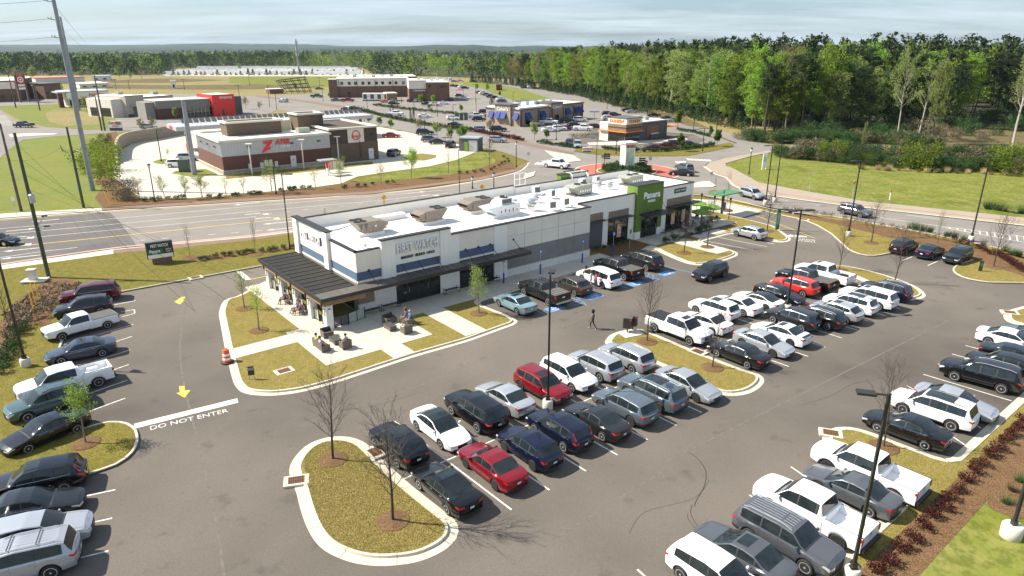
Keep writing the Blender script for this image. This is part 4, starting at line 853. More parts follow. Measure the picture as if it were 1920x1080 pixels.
a,r_,L_=frame2((130,201),(206,197));K=empty('noodle_restaurant',(a.x,a.y,0),r_,'white restaurant with panda lettering and a dark red pylon','building')
bx(K,'wall',0,L_,0,14,0,5.4,Ad);bx(K,'sign_band',-.3,L_+.2,-.3,14,3.2,5.8,A1);bx(K,'roof',-.6,L_+.5,-.6,14.3,5.8,6.15,Au);bx(K,'pylon',-3.2,-1.6,-.4,1.6,0,5.9,mat('maroon paint',(.10,.02,.016),.6));bx(K,'roof_edge',-3.4,0,-.6,8,5.6,6.1,Au)
win(K,.5,L_-.5,-.02,.5,2.9,(9,1));text_on('sign_lettering','PANDA',1.7,Aa,K,(L_-4.4,-.4,4.4),0,depth=.05,bold=.03)
a,r_,L_=frame2((634,183),(768,181));K=empty('clinic_building',(a.x,a.y,0),r_,'two storey brick and cream clinic with a row of small windows','building')
bx(K,'wall',0,L_,0,20,0,5.2,Al);bx(K,'wall',.02,L_,.05,20,5.2,8.6,A7);bx(K,'coping',-.2,L_,-.15,20,8.6,8.9,Ac);bx(K,'roof',.4,L_,.4,19,8.6,8.95,A9);bx(K,'tower',-4.0,-.05,-.6,6,0,8.3,Al);bx(K,'coping',-4.2,.1,-.8,6.2,8.3,8.6,Ac)
for i in range(10):x=1.6+i*3.25+(i%2)*.3;win(K,x,x+1.3,.02,5.9,7.3)
for x in(4.6,14,23):win(K,x,x+1.2,-.02,.1,2.6)
for i in range(4):bx(K,'downpipe',.8+i*8.6,1.0+i*8.6,-.2,-.001,0,7.9,Am)
for i in range(7):bx(K,'rooftop_unit',3+i*4.6,5+i*4.6,8+(i%3)*3,10+(i%3)*3,8.95,10.0,At if i%2 else A9)
bx(K,'rear_wing',6,L_+6,22,46,0,8.6,Al);bx(K,'roof',6.4,L_+5.6,22.4,45.6,8.6,8.8,A9)
a,r_,L_=frame2((768,190),(843,189));K=empty('clinic_wing',(a.x,a.y,0),r_,'brick clinic wing with white lettering under its cream upper wall','building')
bx(K,'wall',0,L_*.42,0,22,0,5.4,Al);bx(K,'wall',.05,L_*.42,.1,22,5.4,8.8,A7);bx(K,'wall',L_*.42,L_,-.8,22,0,8.0,Al);bx(K,'coping',-.2,L_*.42,-.1,22.2,8.8,9.1,Ac);bx(K,'coping',L_*.42-.2,L_+.2,-1.0,22.2,8.0,8.3,Ac);bx(K,'roof',.4,L_-.4,.6,21.6,8.3,8.5,A9);bx(K,'left_wall',-.06,0,0,22,5.4,8.8,A7)
win(K,L_*.76,L_*.92,-.82,6.0,7.0,(3,1));win(K,L_*.48,L_*.53,-.82,6.2,7.0);bx(K,'downpipe',L_*.71,L_*.72,-1.0,-.81,0,7.6,Am);text_on('sign_lettering','Convenience',1.0,A2,K,(4.6,-.08,4.7),0,depth=.03,bold=.02)
for i in range(6):bx(K,'rooftop_unit',4+i*3,5.6+i*3,6+(i%2)*5,8+(i%2)*5,8.5,9.7,An)
a,r_,L_=frame2((726,190),(745,189.5));K=empty('bin_store',(a.x,a.y,0),r_,'small brown brick bin store in front of the clinic','building')
bx(K,'wall',0,L_,0,8,0,3.2,mat('tan brick',(.26,.16,.10),.9,n=(3,.3)));bx(K,'coping',-.2,L_+.2,-.2,8.2,3.2,3.6,Ac)
a,r_,L_=frame2((975,238),(1093,222));K=empty('blue_awning_restaurant',(a.x,a.y,0),r_,'tan stone restaurant with blue awnings on every window','building')
D=14.0
for(x0,x1,y0,zt)in((0,L_*.44,0,4.9),(L_*.44,L_*.63,-.5,6.1),(L_*.63,L_,0,5.2)):
 bx(K,'wall',x0,x1,y0,D,0,zt,mat('tan stone wall',(.34,.26,.19),.9,n=(2,.4)));bx(K,'cornice',x0-.2,x1+.2,y0-.3,D+.3,zt,zt+.3,Af)
bx(K,'roof',.3,L_-.3,.6,D-.3,5.15,5.6,A9)
bx(K,'end_tower',-.6,3.2,3.4,9.8,0,6.3,MATS['tan stone wall']);bx(K,'cornice',-.9,3.4,3.1,10.1,6.3,6.6,Af)
for x in(0.15,8.9,L_*.44+.3,L_*.63+.2,L_*.82,L_-1):bx(K,'pilaster',x,x+.8,-.66 if L_*.43<x<L_*.62 else-.16,-.001 if not(L_*.43<x<L_*.62)else-.501,0,4.6,Am)
def awn(par,x,y,w,z,ax='x'):
 b=MB();p=[(x,y,z),(x+w,y,z),(x+w,y-1.1,z-1.9),(x,y-1.1,z-1.9),(x,y,z-1.9),(x+w,y,z-1.9)]
 if ax=='y':p=[(q[1],-q[0],q[2])for q in p]
 b.add(p,[(0,3,2,1),(0,4,3),(1,2,5)],Bg);b.build('awning',par)
for x in(2.4,8.0+2,L_*.63+2,L_*.63+7.2,L_-3.4):awn(K,x,-.02,2.6,4.1);win(K,x+.2,x+2.4,-.02,.6,2.3,(2,1))
for y in(-2.4,-7,-9.4,-12.6):awn(K,y,-.02 if y in(-2.4,-12.6)else-.62,2.0,4.2,'y')
win(K,L_*.5,L_*.5+2.4,-.52,.1,2.6,(2,1));text_on('sign_lettering',"Culver's",1.5,A2,K,(L_*.53,-.6,4.9),0,depth=.04,bold=.02,shear=.2)
o=text_on('sign_lettering',"Culver's",1.4,A2,K,(-.68,6.6,5.0),-math.pi/2,depth=.04,bold=.02,shear=.2)
for i in range(5):bx(K,'rooftop_unit',5+i*4.2,6.6+i*4.2,5,7,5.6,6.7,An)
a,r_,L_=frame2((1172,268),(1250,257));K=empty('coffee_shop',(a.x,a.y,0),r_,'coffee and donut shop with orange lettering and wood slat corner','building')
D=8.6
bx(K,'wall',0,L_,.1,D,0,4.6,Af);bx(K,'roof',.3,L_-.3,.4,D-.3,4.6,4.75,A9);bx(K,'coping',6.4,L_+.2,-.1,.3,4.6,4.85,Ac)
bx(K,'corner_tower',-.3,6.2,-.3,5.6,2.9,4.6,mat('warm brown cladding',(.26,.12,.06),.7));bx(K,'corner_tower_top',-.35,6.25,-.35,5.65,4.6,6.0,A1);bx(K,'tower_cap',-.45,6.35,-.45,5.75,6.0,6.2,Af)
for k in range(5):
 bx(K,'wood_slat',-.40,6.3,-.42,-.31,2.95+k*.33,3.17+k*.33,[Az,Ak,mat('dark walnut',(.08,.045,.03),.7)][k%3]);bx(K,'wood_slat',-.42,-.31,-.30,5.7,2.95+k*.33,3.17+k*.33,[Az,Ak,MATS['dark walnut']][k%3])
bx(K,'side_wall',-.2,0,5.66,D,0,4.9,Ad);bx(K,'orange_band',-.7,6.4,-.8,-.43,2.6,2.85,AB);bx(K,'orange_band',-.8,-.43,-.42,D,2.6,2.85,AB)
win(K,.2,5.8,.05,.3,2.5,(6,2));win(K,.4,5.4,-.02,.3,2.5,(5,2),axis='y')
for nm,loc_,rz_ in(('sign_lettering',(3.0,-.42,5.3),0),('sign_lettering',(-.42,2.7,5.3),-math.pi/2)):text_on(nm,"DUNKIN'",1.15,AB,K,loc_,rz_,depth=.05,bold=.04)
bx(K,'wood_panel',9,14,-.05,.09,.3,3.6,mat('orange brown boards',(.24,.10,.045),.7,n=(2,.3)));bx(K,'pickup_canopy',L_-1,L_+3,-1.5,2,2.9,3.1,AB);bx(K,'rooftop_unit',8,10.5,3,5,4.75,6,At);bx(K,'rooftop_unit',12,13.5,3,5,4.75,5.6,At)
a,r_,L_=frame2((861,283),(896,285));K=empty('ice_kiosk',(a.x,a.y,0),r_+rad(4),'dark flat roofed kiosk with a bright green vending front','kiosk')
bx(K,'wall',0,L_,0,3.2,0,3.0,Af);bx(K,'roof',-.1,L_+.15,-.2,3.3,3.0,3.25,A6);bx(K,'shutter',L_*.5,L_*.95,-.04,-.001,.1,2.6,A6);bx(K,'green_machine',L_*.3,L_*.49,-.3,-.001,.1,2.2,B2)
def simple(nm,pL,pR,yt,dep,wm,rm,label,nw=0,band=None,cat='building'):
 a,r_,L_=frame2(pL,pR);h=ht(pL[0],pL[1],yt);K=empty(nm,(a.x,a.y,0),r_,label,cat)
 bx(K,'wall',0,L_,0,dep,0,h,wm);bx(K,'roof',-.3,L_+.3,-.3,dep+.3,h,h+.35,rm)
 for i in range(nw):x=L_*(i+.3)/nw;win(K,x,x+L_/nw*.4,-.02,.6,min(h*.55,3))
 if band:bx(K,'sign_band',.2,L_-.2,-.25,-.001,h*.62,h*.95,band)
 return K,L_,h
simple('grocery_store',(-40,192),(36,190),153,40,Al,A9,'wide brick store at the left edge with a cream upper wall',4,A7)
simple('pharmacy_store',(87,186),(118,184),158,22,Al,Af,'dark brick store behind the red pylon sign',3)
simple('small_shop',(66,185),(87,184),161,12,A7,A9,'small cream shop left of the dark brick store',2,mat('yellow band',(.7,.55,.05),.6))
simple('red_roof_shed',(68,158),(160,155),147,25,Ad,Bv,'long low shed with a faded red roof',0)
simple('low_store',(150,166),(205,164),158,20,A7,A9,'low pale store behind the noodle restaurant',3)
simple('white_tower',(322,166.5),(331,166.3),152,3.5,A1,Ac,'small white square tower in the dry meadow',1,cat='tower')
simple('white_shed',(173,151),(205,150.5),143,14,A1,An,'white shed with pale roof left of the meadow',2)
simple('pump_house',(506,176),(532,175),168,6,Al,Ac,'low brick enclosure beside the leaning black truss')
K,L_,h=simple('menu_kiosk',(1285-65,262),(1232,260),252,1.2,Af,A6,'drive through order kiosk beside the coffee shop',cat='kiosk')
a=G(536,175);K=empty('steel_truss',(a.x,a.y,0),rad(10),'leaning black steel truss frame in the far clearing','sculpture');b=MB()
for y in(0,7):
 for x in(0,3.2,6.4,9.6,12.8):b.tube([(x,y,0),(x-4.4+x*.12,y,6.4+x*.14)],.16,A0,4)
 for k in range(4):b.tube([(-1.1*k,y,1.6*k+.8),(12.8-.7*k,y,2.0*k+.8)],.14,A0,4)
 b.tube([(-4.4,y,6.4),(9.9,y,8.2)],.2,A0,4)
for x in range(5):b.tube([(x*3.3-4.2,0,6.5+x*.4),(x*3.3-4.2,7,6.5+x*.4)],.15,A0,4)
b.build('frame',K)
# ================================================================ VEHICLES
def smooth(t):t=min(1,max(0,t));return t*t*(3-2*t)
def interp(x,tab):
 if x>=tab[0][0]:return tab[0][1]
 for(a,za),(b,zb)in zip(tab,tab[1:]):
  if x>=b:return zb+(za-zb)*((x-b)/(a-b)if a !=b else 0)
 return tab[-1][1]
SPEC={
'sedan':dict(L=4.78,W=1.84,wb=2.80,r=.335,sill=.24,top=[(2.39,.66),(2.25,.76),(1.35,.93),(1.10,.97),(.28,1.39),(-.35,1.45),(-.95,1.40),(-1.72,1.08),(-2.15,1.05),(-2.39,1.0)],belt=[(2.39,.62),(2.2,.72),(1.2,.90),(-.5,.96),(-1.7,1.02),(-2.2,1.01),(-2.39,.96)],ws=(1.10,.28),rg=(-.95,-1.72),side=(1.0,-1.45),pill=[.0-.12,],doors=(.86,-.12,-1.05),lamp=.33),
'coupe':dict(L=4.70,W=1.86,wb=2.78,r=.345,sill=.22,top=[(2.35,.64),(2.2,.74),(1.3,.90),(1.0,.95),(.2,1.33),(-.4,1.385),(-.9,1.34),(-1.9,1.02),(-2.15,.99),(-2.35,.95)],belt=[(2.35,.6),(2.15,.7),(1.1,.88),(-.5,.95),(-1.8,.98),(-2.35,.92)],ws=(1.0,.2),rg=(-.9,-1.9),side=(.9,-1.5),doors=(.8,-.2,-1.05),lamp=.3),
'suv':dict(L=4.62,W=1.88,wb=2.70,r=.365,sill=.32,top=[(2.31,.86),(2.18,.98),(1.35,1.10),(1.15,1.13),(.42,1.60),(-.3,1.68),(-1.6,1.63),(-1.93,1.57),(-2.20,1.12),(-2.27,1.07),(-2.31,1.02)],belt=[(2.31,.80),(2.15,.93),(1.2,1.04),(-1.0,1.10),(-2.0,1.14),(-2.31,1.0)],ws=(1.15,.42),rg=(-1.93,-2.20),side=(1.05,-1.82),doors=(.9,-.05,-.98),lamp=.3),
'bigsuv':dict(L=5.02,W=1.99,wb=2.92,r=.395,sill=.36,top=[(2.51,.98),(2.38,1.10),(1.5,1.21),(1.25,1.24),(.6,1.72),(-.2,1.80),(-1.9,1.77),(-2.18,1.70),(-2.42,1.20),(-2.48,1.14),(-2.51,1.08)],belt=[(2.51,.92),(2.35,1.04),(1.3,1.14),(-1.0,1.18),(-2.2,1.2),(-2.51,1.06)],ws=(1.25,.60),rg=(-2.18,-2.42),side=(1.15,-2.08),doors=(1.0,.02,-.98),lamp=.3),
'van':dict(L=5.12,W=2.0,wb=3.0,r=.35,sill=.25,top=[(2.56,.78),(2.42,.92),(1.85,1.06),(1.65,1.12),(.75,1.62),(-.1,1.74),(-1.9,1.70),(-2.2,1.62),(-2.46,1.10),(-2.52,1.03),(-2.56,.98)],belt=[(2.56,.72),(2.35,.88),(1.4,.98),(-1.0,1.06),(-2.2,1.1),(-2.56,.96)],ws=(1.65,.75),rg=(-2.2,-2.46),side=(1.5,-2.1),doors=(1.25,.25,-.85),lamp=.34),
'hatch':dict(L=4.45,W=1.85,wb=2.65,r=.35,sill=.30,top=[(2.22,.82),(2.1,.92),(1.3,1.03),(1.1,1.07),(.38,1.53),(-.2,1.60),(-1.2,1.53),(-1.5,1.47),(-2.0,1.10),(-2.13,1.03),(-2.22,.98)],belt=[(2.22,.76),(2.05,.88),(1.2,.98),(-.8,1.06),(-1.8,1.12),(-2.22,.96)],ws=(1.1,.38),rg=(-1.5,-2.0),side=(1.0,-1.5),doors=(.85,-.08,-.95),lamp=.3),
'pickup':dict(L=5.85,W=2.03,wb=3.70,r=.41,sill=.44,top=[(2.93,1.12),(2.82,1.20),(1.9,1.30),(1.65,1.32),(1.02,1.86),(.4,1.93),(-.55,1.91),(-.72,1.86),(-.90,1.32),(-.93,1.31),(-.96,1.30)],belt=[(2.93,1.06),(2.8,1.14),(1.7,1.24),(-.96,1.28)],ws=(1.65,1.02),rg=(-.72,-.90),side=(1.5,-.66),doors=(1.4,.42,-.55),lamp=.26,bed=(-.99,-2.93),rail=1.28),
'oldpickup':dict(L=5.55,W=1.95,wb=3.55,r=.37,sill=.40,top=[(2.78,1.0),(2.70,1.06),(1.6,1.16),(1.35,1.19),(.75,1.70),(.3,1.76),(-.45,1.74),(-.58,1.70),(-.72,1.18),(-.74,1.17),(-.76,1.16)],belt=[(2.78,.96),(2.65,1.02),(1.5,1.10),(-.76,1.13)],ws=(1.35,.75),rg=(-.58,-.72),side=(1.2,-.5),doors=(1.15,.2,-.42),lamp=.24,bed=(-.79,-2.78),rail=1.12),
}
def half_section(x,sp,low=None):
 L,W=sp['L'],sp['W']/2;e=L/2
 t=max(0.0,(abs(x)-(e-.75))/.75);w=W*(1-.15*t**2.3)
 if sp.get('bed')and x<-.5:w=W
 top=interp(x,sp['top']);belt=min(interp(x,sp['belt']),top-.01)
 zc,R=sp['r'],sp['r']+.07;base=sp['sill']+(.05*t)
 lo=base
 for xc in(sp['wb']/2+sp.get('off',0),-sp['wb']/2+sp.get('off',0)):
  if abs(x-xc)<R:lo=max(lo,zc+math.sqrt(max(0,R*R-(x-xc)**2)))
 lo=min(lo,belt-.12)
 h=top-belt;g=smooth((h-.05)/.30)
 m=lambda f:lo+(belt-lo)*f
 P=[(0,base-.04),(w*.72,base-.04),(w*.955,lo),(w*(.985),m(.22)if lo<=base+.01 else m(.1)),(w,m(.60)),(w*.988,m(.86)),(w*.945,belt)]
 yw=w*.945
 Hd=[(yw*f,belt+(top-belt)*(1-f**2.6))for f in(.955,.90,.82,.68,.40,0)]
 k=.34
 zt=top-.075
 Gh=[(yw-.018,belt+.03),(yw-max(0,zt-belt)*k,zt),(yw-max(0,zt-belt)*k-.035,top-.03),(yw-max(0,zt-belt)*k-.13,top-.008),((yw-max(0,zt-belt)*k)*.5,top+.008),(0,top+.012)]
 for(a,b),(c,d)in zip(Hd,Gh):P.append((a+(c-a)*g,b+(d-b)*g))
 return P
def stations(sp):
 e=sp['L']/2;end=-e if not sp.get('bed')else sp['bed'][0]+.03
 xs=set();R=sp['r']+.07
 for a,_ in sp['top']+sp['belt']:
  if end<=a<=e:xs.add(round(a,3))
 for xc in(sp['wb']/2,-sp['wb']/2):
  for k in range(-6,7):v=xc+R*math.sin(k*math.pi/12)
  for k in range(-6,7):
   v=xc+R*math.sin(k*math.pi/12)
   if end<v<e:xs.add(round(v,3))
  for v in(xc-R-.004,xc+R+.004):
   if end<v<e:xs.add(round(v,3))
 xs.add(round(sp['ws'][0]+.10,3))
 for v in list(sp['side'])+list(sp['doors'][1:2])+[sp['ws'][0],sp['ws'][1],sp['rg'][0],sp['rg'][1]]:xs.add(round(v,3))
 for d in(sp['doors'][1],sp['doors'][2]):xs.add(round(d+.035,3));xs.add(round(d-.035,3))
 q=sorted(xs,reverse=True);out=[]
 for a in q:
  if out and out[-1]-a<.012:continue
  while out and out[-1]-a>.14:out.append(out[-1]-.12)
  out.append(a)
 out[0]=e;out[-1]=end
 return out
def car_parts(kind,opt):
 """returns dict of part name -> list of (MB) built in the car's own frame"""
 sp=SPEC[kind];xs=stations(sp);n=len(xs);H=[half_section(x,sp)for x in xs];K=len(H[0])
 parts={}
 paint_,clad_='P',(A4 if opt.get('clad')else 'P')
 body=dict(v=[],f=[],m=[])
 def vid(i,j,s):return(i*K+j)*2+(0 if s>0 else 1)
 for i,x in enumerate(xs):
  for j in range(K):
   for s in(1,-1):body['v'].append((x,s*H[i][j][0],H[i][j][1]))
 win={k:[]for k in('windshield','rear_window')};sides={}
 d0,d1,d2=sp['doors'];s0,s1=sp['side']
 def cls(i,j):
  xm=(xs[i]+xs[i+1])/2;h=(H[i][6][1]+H[i+1][6][1])/2;top=(H[i][12][1]+H[i+1][12][1])/2
  if j<=1:return('b','K')
  if j==2:return('b','C')
  if j==7 and s1<xm<s0 and top-h>.16:
   for d,hw in((d1,.036),(d2,.036)):
    if abs(xm-d)<hw:return('b','K')
   return('s',0 if xm>d1 else(1 if xm>d2 else 2))
  if j>=8 and sp['ws'][0]<xm<sp['ws'][0]+.09:return('b','K')
  if j>=9 and sp['ws'][1]<xm<sp['ws'][0]:return('w','windshield')
  if j>=9 and sp['rg'][1]<xm<sp['rg'][0]:return('w','rear_window')
  if opt.get('blackroof')and j>=9 and sp['rg'][0]<=xm<=sp['ws'][1]:return('b','G')
  return('b','P')
 for i in range(n-1):
  for j in range(K-1):
   c,t=cls(i,j)
   for s in(1,-1):
    q=(vid(i,j,s),vid(i+1,j,s),vid(i+1,j+1,s),vid(i,j+1,s))
    if s<0:q=q[::-1]
    if c=='b':body['f'].append(q);body['m'].append(t)
    elif c=='w':win[t].append(q)
    else:sides.setdefault((s,t),[]).append(q)
 V=body['v']
 def cap(i,sg,bulge):
  x=xs[i];S=H[i];F=[S[j][0]/S[6][0]for j in range(6,K)];cols=F+[-f for f in F[-2::-1]];rows=[]
  for r in range(2,7):
   yr,zr=S[r];b_=bulge*(1.0 if r>2 else .8)*(1.05 if r<5 else .9);row=[]
   for f in cols:
    if abs(abs(f)-1)<1e-6:row.append(vid(i,r,1 if f>0 else-1))
    else:V.append((x+sg*b_*(1-abs(f)**2.2),yr*f,zr));row.append(len(V)-1)
   rows.append(row)
  for a,c in zip(rows,rows[1:]):
   for k in range(len(cols)-1):
    q=(a[k],a[k+1],c[k+1],c[k]);body['f'].append(q if sg<0 else q[::-1]);body['m'].append('C' if a is rows[0]else 'P')
  top=[vid(i,6+k,1)for k in range(K-6)]+[vid(i,6+k,-1)for k in range(K-8,-1,-1)]if False else[vid(i,6+k,1)for k in range(K-6)]+[vid(i,K-2-k,-1)for k in range(K-7)]
  R=rows[-1]
  for k in range(1,len(cols)-2):
   q=(R[k],R[k+1],top[k+1],top[k]);body['f'].append(q if sg<0 else q[::-1]);body['m'].append('P')
  q=(R[0],R[1],top[1]);body['f'].append(q if sg<0 else q[::-1]);body['m'].append('P')
  q=(R[-2],R[-1],top[-2]);body['f'].append(q if sg<0 else q[::-1]);body['m'].append('P')
 bf=.16 if kind in('sedan','coupe')else .12;cap(0,1,bf)
 if not sp.get('bed'):cap(n-1,-1,.10)
 else:
  i=n-1;ring=[vid(i,j,1)for j in range(K)]+[vid(i,j,-1)for j in range(K-2,0,-1)];body['f'].append(tuple(ring));body['m'].append('P')
 def sub(fs):
  idx={};vv=[];ff=[]
  for q in fs:
   t=[]
   for k in q:
    if k not in idx:idx[k]=len(vv);vv.append(V[k])
    t.append(idx[k])
   ff.append(tuple(t))
  return vv,ff
 def surf(x,r): 
  S=half_section(x,sp);a=int(r);f=r-a;a2=min(a+1,K-1)
  return(S[a][0]+(S[a2][0]-S[a][0])*f,S[a][1]+(S[a2][1]-S[a][1])*f)
 def capp(sg,f,r):
  x=xs[0]if sg>0 else-sp['L']/2;S=half_section(x,sp);a=int(r);fr=r-a
  y=S[a][0]+(S[a+1][0]-S[a][0])*fr;z=S[a][1]+(S[a+1][1]-S[a][1])*fr
  bl=(bf if sg>0 else(.10 if not sp.get('bed')else .03))*(1.05 if r<5 else .92)
  return(x+sg*bl*(1-abs(f)**2.2),y*f,z)
 def patch(sg,f0,f1,r0,r1,wrap=0.0,off=.012,side=1,nf=5,taper=0.0):
  g=[]
  for k in range(nf+1):g.append(('c',f0+(f1-f0)*k/nf))
  if wrap:
   for k in range(1,4):g.append(('s',wrap*k/3))
  vs_=[]
  for c,t in g:
   tt=(t if c=='s' else 0)/(wrap or 1)
   for q in range(3):
    r=r0+(r1-r0)*q/2
    if c=='s' and taper:r=r+((r0+r1)/2+.12-r)*tt*taper
    if c=='c':x,y,z=capp(sg,t,r);vs_.append((x+sg*off,side*(y+(off if abs(t)>.8 else 0)),z))
    else:
     x=sg*(sp['L']/2-t);y,z=surf(x,r);vs_.append((x,side*(y+off),z))
  fs=[]
  for k in range(len(g)-1):
   for q in range(2):
    f=(k*3+q,(k+1)*3+q,(k+1)*3+q+1,k*3+q+1);fs.append(f if sg*side<0 else f[::-1])
  return vs_,fs
 B_=MB();mm={'P':'PAINT','K':A4,'C':A4 if opt.get('clad')else 'PAINT','G':AH}
 o=len(B_.v);B_.v=list(V)
 for f,t in zip(body['f'],body['m']):B_.f.append(f);B_.m.append(B_.mi(mm[t]))
 def band(x,r0,r1,w=.012,m=A4):
  for s in(1,-1):
   vs_=[]
   for q in range(5):
    r=r0+(r1-r0)*q/4
    for dx_ in(-w/2,w/2):y,z=surf(x+dx_,r);vs_.append((x+dx_,s*(y+.003),z))
   fs=[(k*2,k*2+1,k*2+3,k*2+2)for k in range(4)];B_.add(vs_,fs if s<0 else[f[::-1]for f in fs],m)
 for d in((d0,d1,d2)if kind !='coupe' else(d0,d2)):band(d,2.6,6.0)
 def seam(pts,w=.014):
  vs_=[]
  for q,(x,y)in enumerate(pts):
   S=half_section(x,sp);ys_=[(S[k][0],S[k][1])for k in range(6,K)];z=ys_[-1][1]
   for(a,za),(c,zc_)in zip(ys_,ys_[1:]):
    if c<=abs(y)<=a:z=za+(zc_-za)*(a-abs(y))/max(1e-6,a-c)
   a,c=pts[max(0,q-1)],pts[min(len(pts)-1,q+1)];t=Vector((c[0]-a[0],c[1]-a[1])).normalized();vs_+=[(x-t.y*w/2,y+t.x*w/2,z+.005),(x+t.y*w/2,y-t.x*w/2,z+.005)]
  B_.add(vs_,[(k*2,k*2+1,k*2+3,k*2+2)for k in range(len(pts)-1)],A4)
 e_=sp['L']/2;y0_=sp['W']/2*.76
 for s in(1,-1):seam([(e_-.12+(sp['ws'][0]+.1-e_+.12)*k/8,s*y0_*(1-.10*(1-k/8)**2))for k in range(9)][::s])
 seam([(e_-.12-.05*(1-abs(k)),y0_*.9*k)for k in(1,.6,.2,-.2,-.6,-1)][::-1])
 if kind in('sedan','coupe'):
  for s in(1,-1):seam([(sp['rg'][1]-.03+(-e_+.1-sp['rg'][1])*k/4,s*y0_*.92)for k in range(5)][::s])
 def rail_line(r,x0,x1,m,w=.02,off=.004,hh=.1):
  for s in(1,-1):
   vs_=[];N=14
   for k in range(N+1):
    x=x0+(x1-x0)*k/N
    for rr in(r,r+hh):y,z=surf(x,rr);vs_.append((x,s*(y+off),z))
   fs=[(k*2,k*2+1,k*2+3,k*2+2)for k in range(N)];B_.add(vs_,fs if s>0 else[f[::-1]for f in fs],m)
 if opt.get('chrome'):rail_line(6.25,s0-.1,s1+.05,AC,hh=.28,off=.006)
 if opt.get('sidetrim'):rail_line(3.2,d0,d2-.1,AC,hh=.08,off=.008)
 rail_line(2.05,d0+.05,d2-.0,A4,hh=.35,off=.004)
 parts['body']=[B_]
 for nm in win:vv,ff=sub(win[nm]);b=MB();b.add(vv,ff,AH);parts[nm]=[b]
 for key,fs in sides.items():
  vv,ff=sub(fs);b=MB();b.add(vv,ff,AH);parts.setdefault('side_window',[]).append(b)
 hl=(4.15,5.55)if kind not in('pickup','oldpickup')else(4.1,5.8)
 for s in(1,-1):
  vv,ff=patch(1,.58 if kind !='pickup' else .66,1.0,hl[0],hl[1],sp['lamp'],.012,s,taper=.6);b=MB();b.add(vv,ff,Bb);parts.setdefault('headlight',[]).append(b)
  tw_=opt.get('tail','std')
  r0,r1=(4.6,5.7)if kind in('sedan','coupe')else(4.6,5.75)
  if sp.get('bed'):f0,wr=.88,.10;r0,r1=3.9,5.7
  elif kind in('sedan','coupe'):f0,wr=.58,.22
  else:f0,wr=.66,.2
  vv,ff=patch(-1,f0,1.0,r0,r1,wr,.012,s,taper=.5);b=MB();b.add(vv,ff,AW)
  if opt.get('hightail'):
   x=sp['rg'][0];vs_=[]
   for q in range(6):
    zt=q/5;xx=sp['rg'][1]+(sp['rg'][0]-sp['rg'][1])*zt
    y,z=surf(xx,8.3);y2,z2=surf(xx,9.7);vs_+=[(xx-.02,s*(y+.012),z),(xx-.035,s*(y2-.01),z2)]
   fs=[(k*2,k*2+1,k*2+3,k*2+2)for k in range(5)];b.add(vs_,fs if s>0 else[f[::-1]for f in fs],AW)
  parts.setdefault('taillight',[]).append(b)
 gr_=(3.1,5.3)if kind not in('pickup','oldpickup')else(3.2,5.6)
 g0=.46 if kind !='pickup' else .60
 vv,ff=patch(1,-g0,g0,gr_[0],gr_[1],0,.010,1,8);b=MB();b.add(vv,ff,A4)
 for k in range(3):
  rr=gr_[0]+(gr_[1]-gr_[0])*(k+1)/4;vv,ff=patch(1,-g0*.96,g0*.96,rr-.05,rr+.05,0,.022,1,8);b.add(vv,ff,AC if kind in('pickup','bigsuv')or k==2 else A4)
 parts['grille']=[b]
 vv,ff=patch(1,-.86,.86,2.25,3.0,0,.014,1,8);b=MB();b.add(vv,ff,A4);parts['bumper']=[b]
 vv,ff=patch(-1,-.9,.9,2.1,2.9,0,.014,1,8);b=MB();b.add(vv,ff,A4);parts['bumper'].append(b)
 if kind in('pickup','oldpickup'):
  b2_=MB();x=-sp['L']/2;b2_.box((x-.07,0,.56),(.2,sp['W']*.92,.2),AC if not opt.get('dark')else A4);parts['bumper'][1]=b2_
 pr=(3.9,4.6);vv,ff=patch(-1,-.17,.17,pr[0],pr[1],0,.03,1,2);b=MB();b.add(vv,ff,Br);parts['number_plate']=[b]
 for s in(1,-1):
  x=sp['ws'][0]-.28;y,z=surf(x,6.2);b=MB();b.box((x,s*(y+.12),z+.07),(.12,.17,.13),'PAINT',top=(.7,.85));b.box((x,s*(y+.02),z+.03),(.06,.1,.04),A4);parts.setdefault('mirror',[]).append(b)
  for d in((d0,d1),(d1,d2)):
   if kind=='coupe' and d[0]==d1:continue
   x=d[1]+.16;y,z=surf(x,5.2);b=MB();b.box((x,s*(y+.012),z),(.17,.035,.03),AC if opt.get('chrome')else 'PAINT');parts.setdefault('door_handle',[]).append(b)
 if opt.get('rails'):
  for s in(1,-1):
   p=[]
   for k in range(8):x=sp['ws'][1]-.15+(sp['rg'][0]+.1-sp['ws'][1]+.15)*k/7;S=half_section(x,sp);p.append((x,s*(S[10][0]-.02),S[10][1]+(.05 if 0<k<7 else .0)))
   b=MB();b.tube(p,.022,A6 if opt['rails']=='silver' else A4,5);parts.setdefault('roof_rail',[]).append(b)
 if opt.get('crossbars'):
  for x in(.05,-1.1):S=half_section(x,sp);b=MB();b.tube([(x,-S[10][0],S[12][1]+.09),(x,S[10][0],S[12][1]+.09)],.025,A4,5);parts.setdefault('cross_bar',[]).append(b)
 if opt.get('ribs'):
  for k in range(6):
   y=-.5+k*.2;x0,x1=sp['ws'][1]-.2,sp['rg'][0]+.25;b=B_;N=6;vs_=[]
   for q in range(N+1):x=x0+(x1-x0)*q/N;z=half_section(x,sp)[11][1]+.010;vs_+=[(x,y-.02,z),(x,y+.02,z)]
   b.add(vs_,[(q*2,q*2+2,q*2+3,q*2+1)[::-1]for q in range(N)],opt['ribs']if opt['ribs']!=1 else 'PAINT')
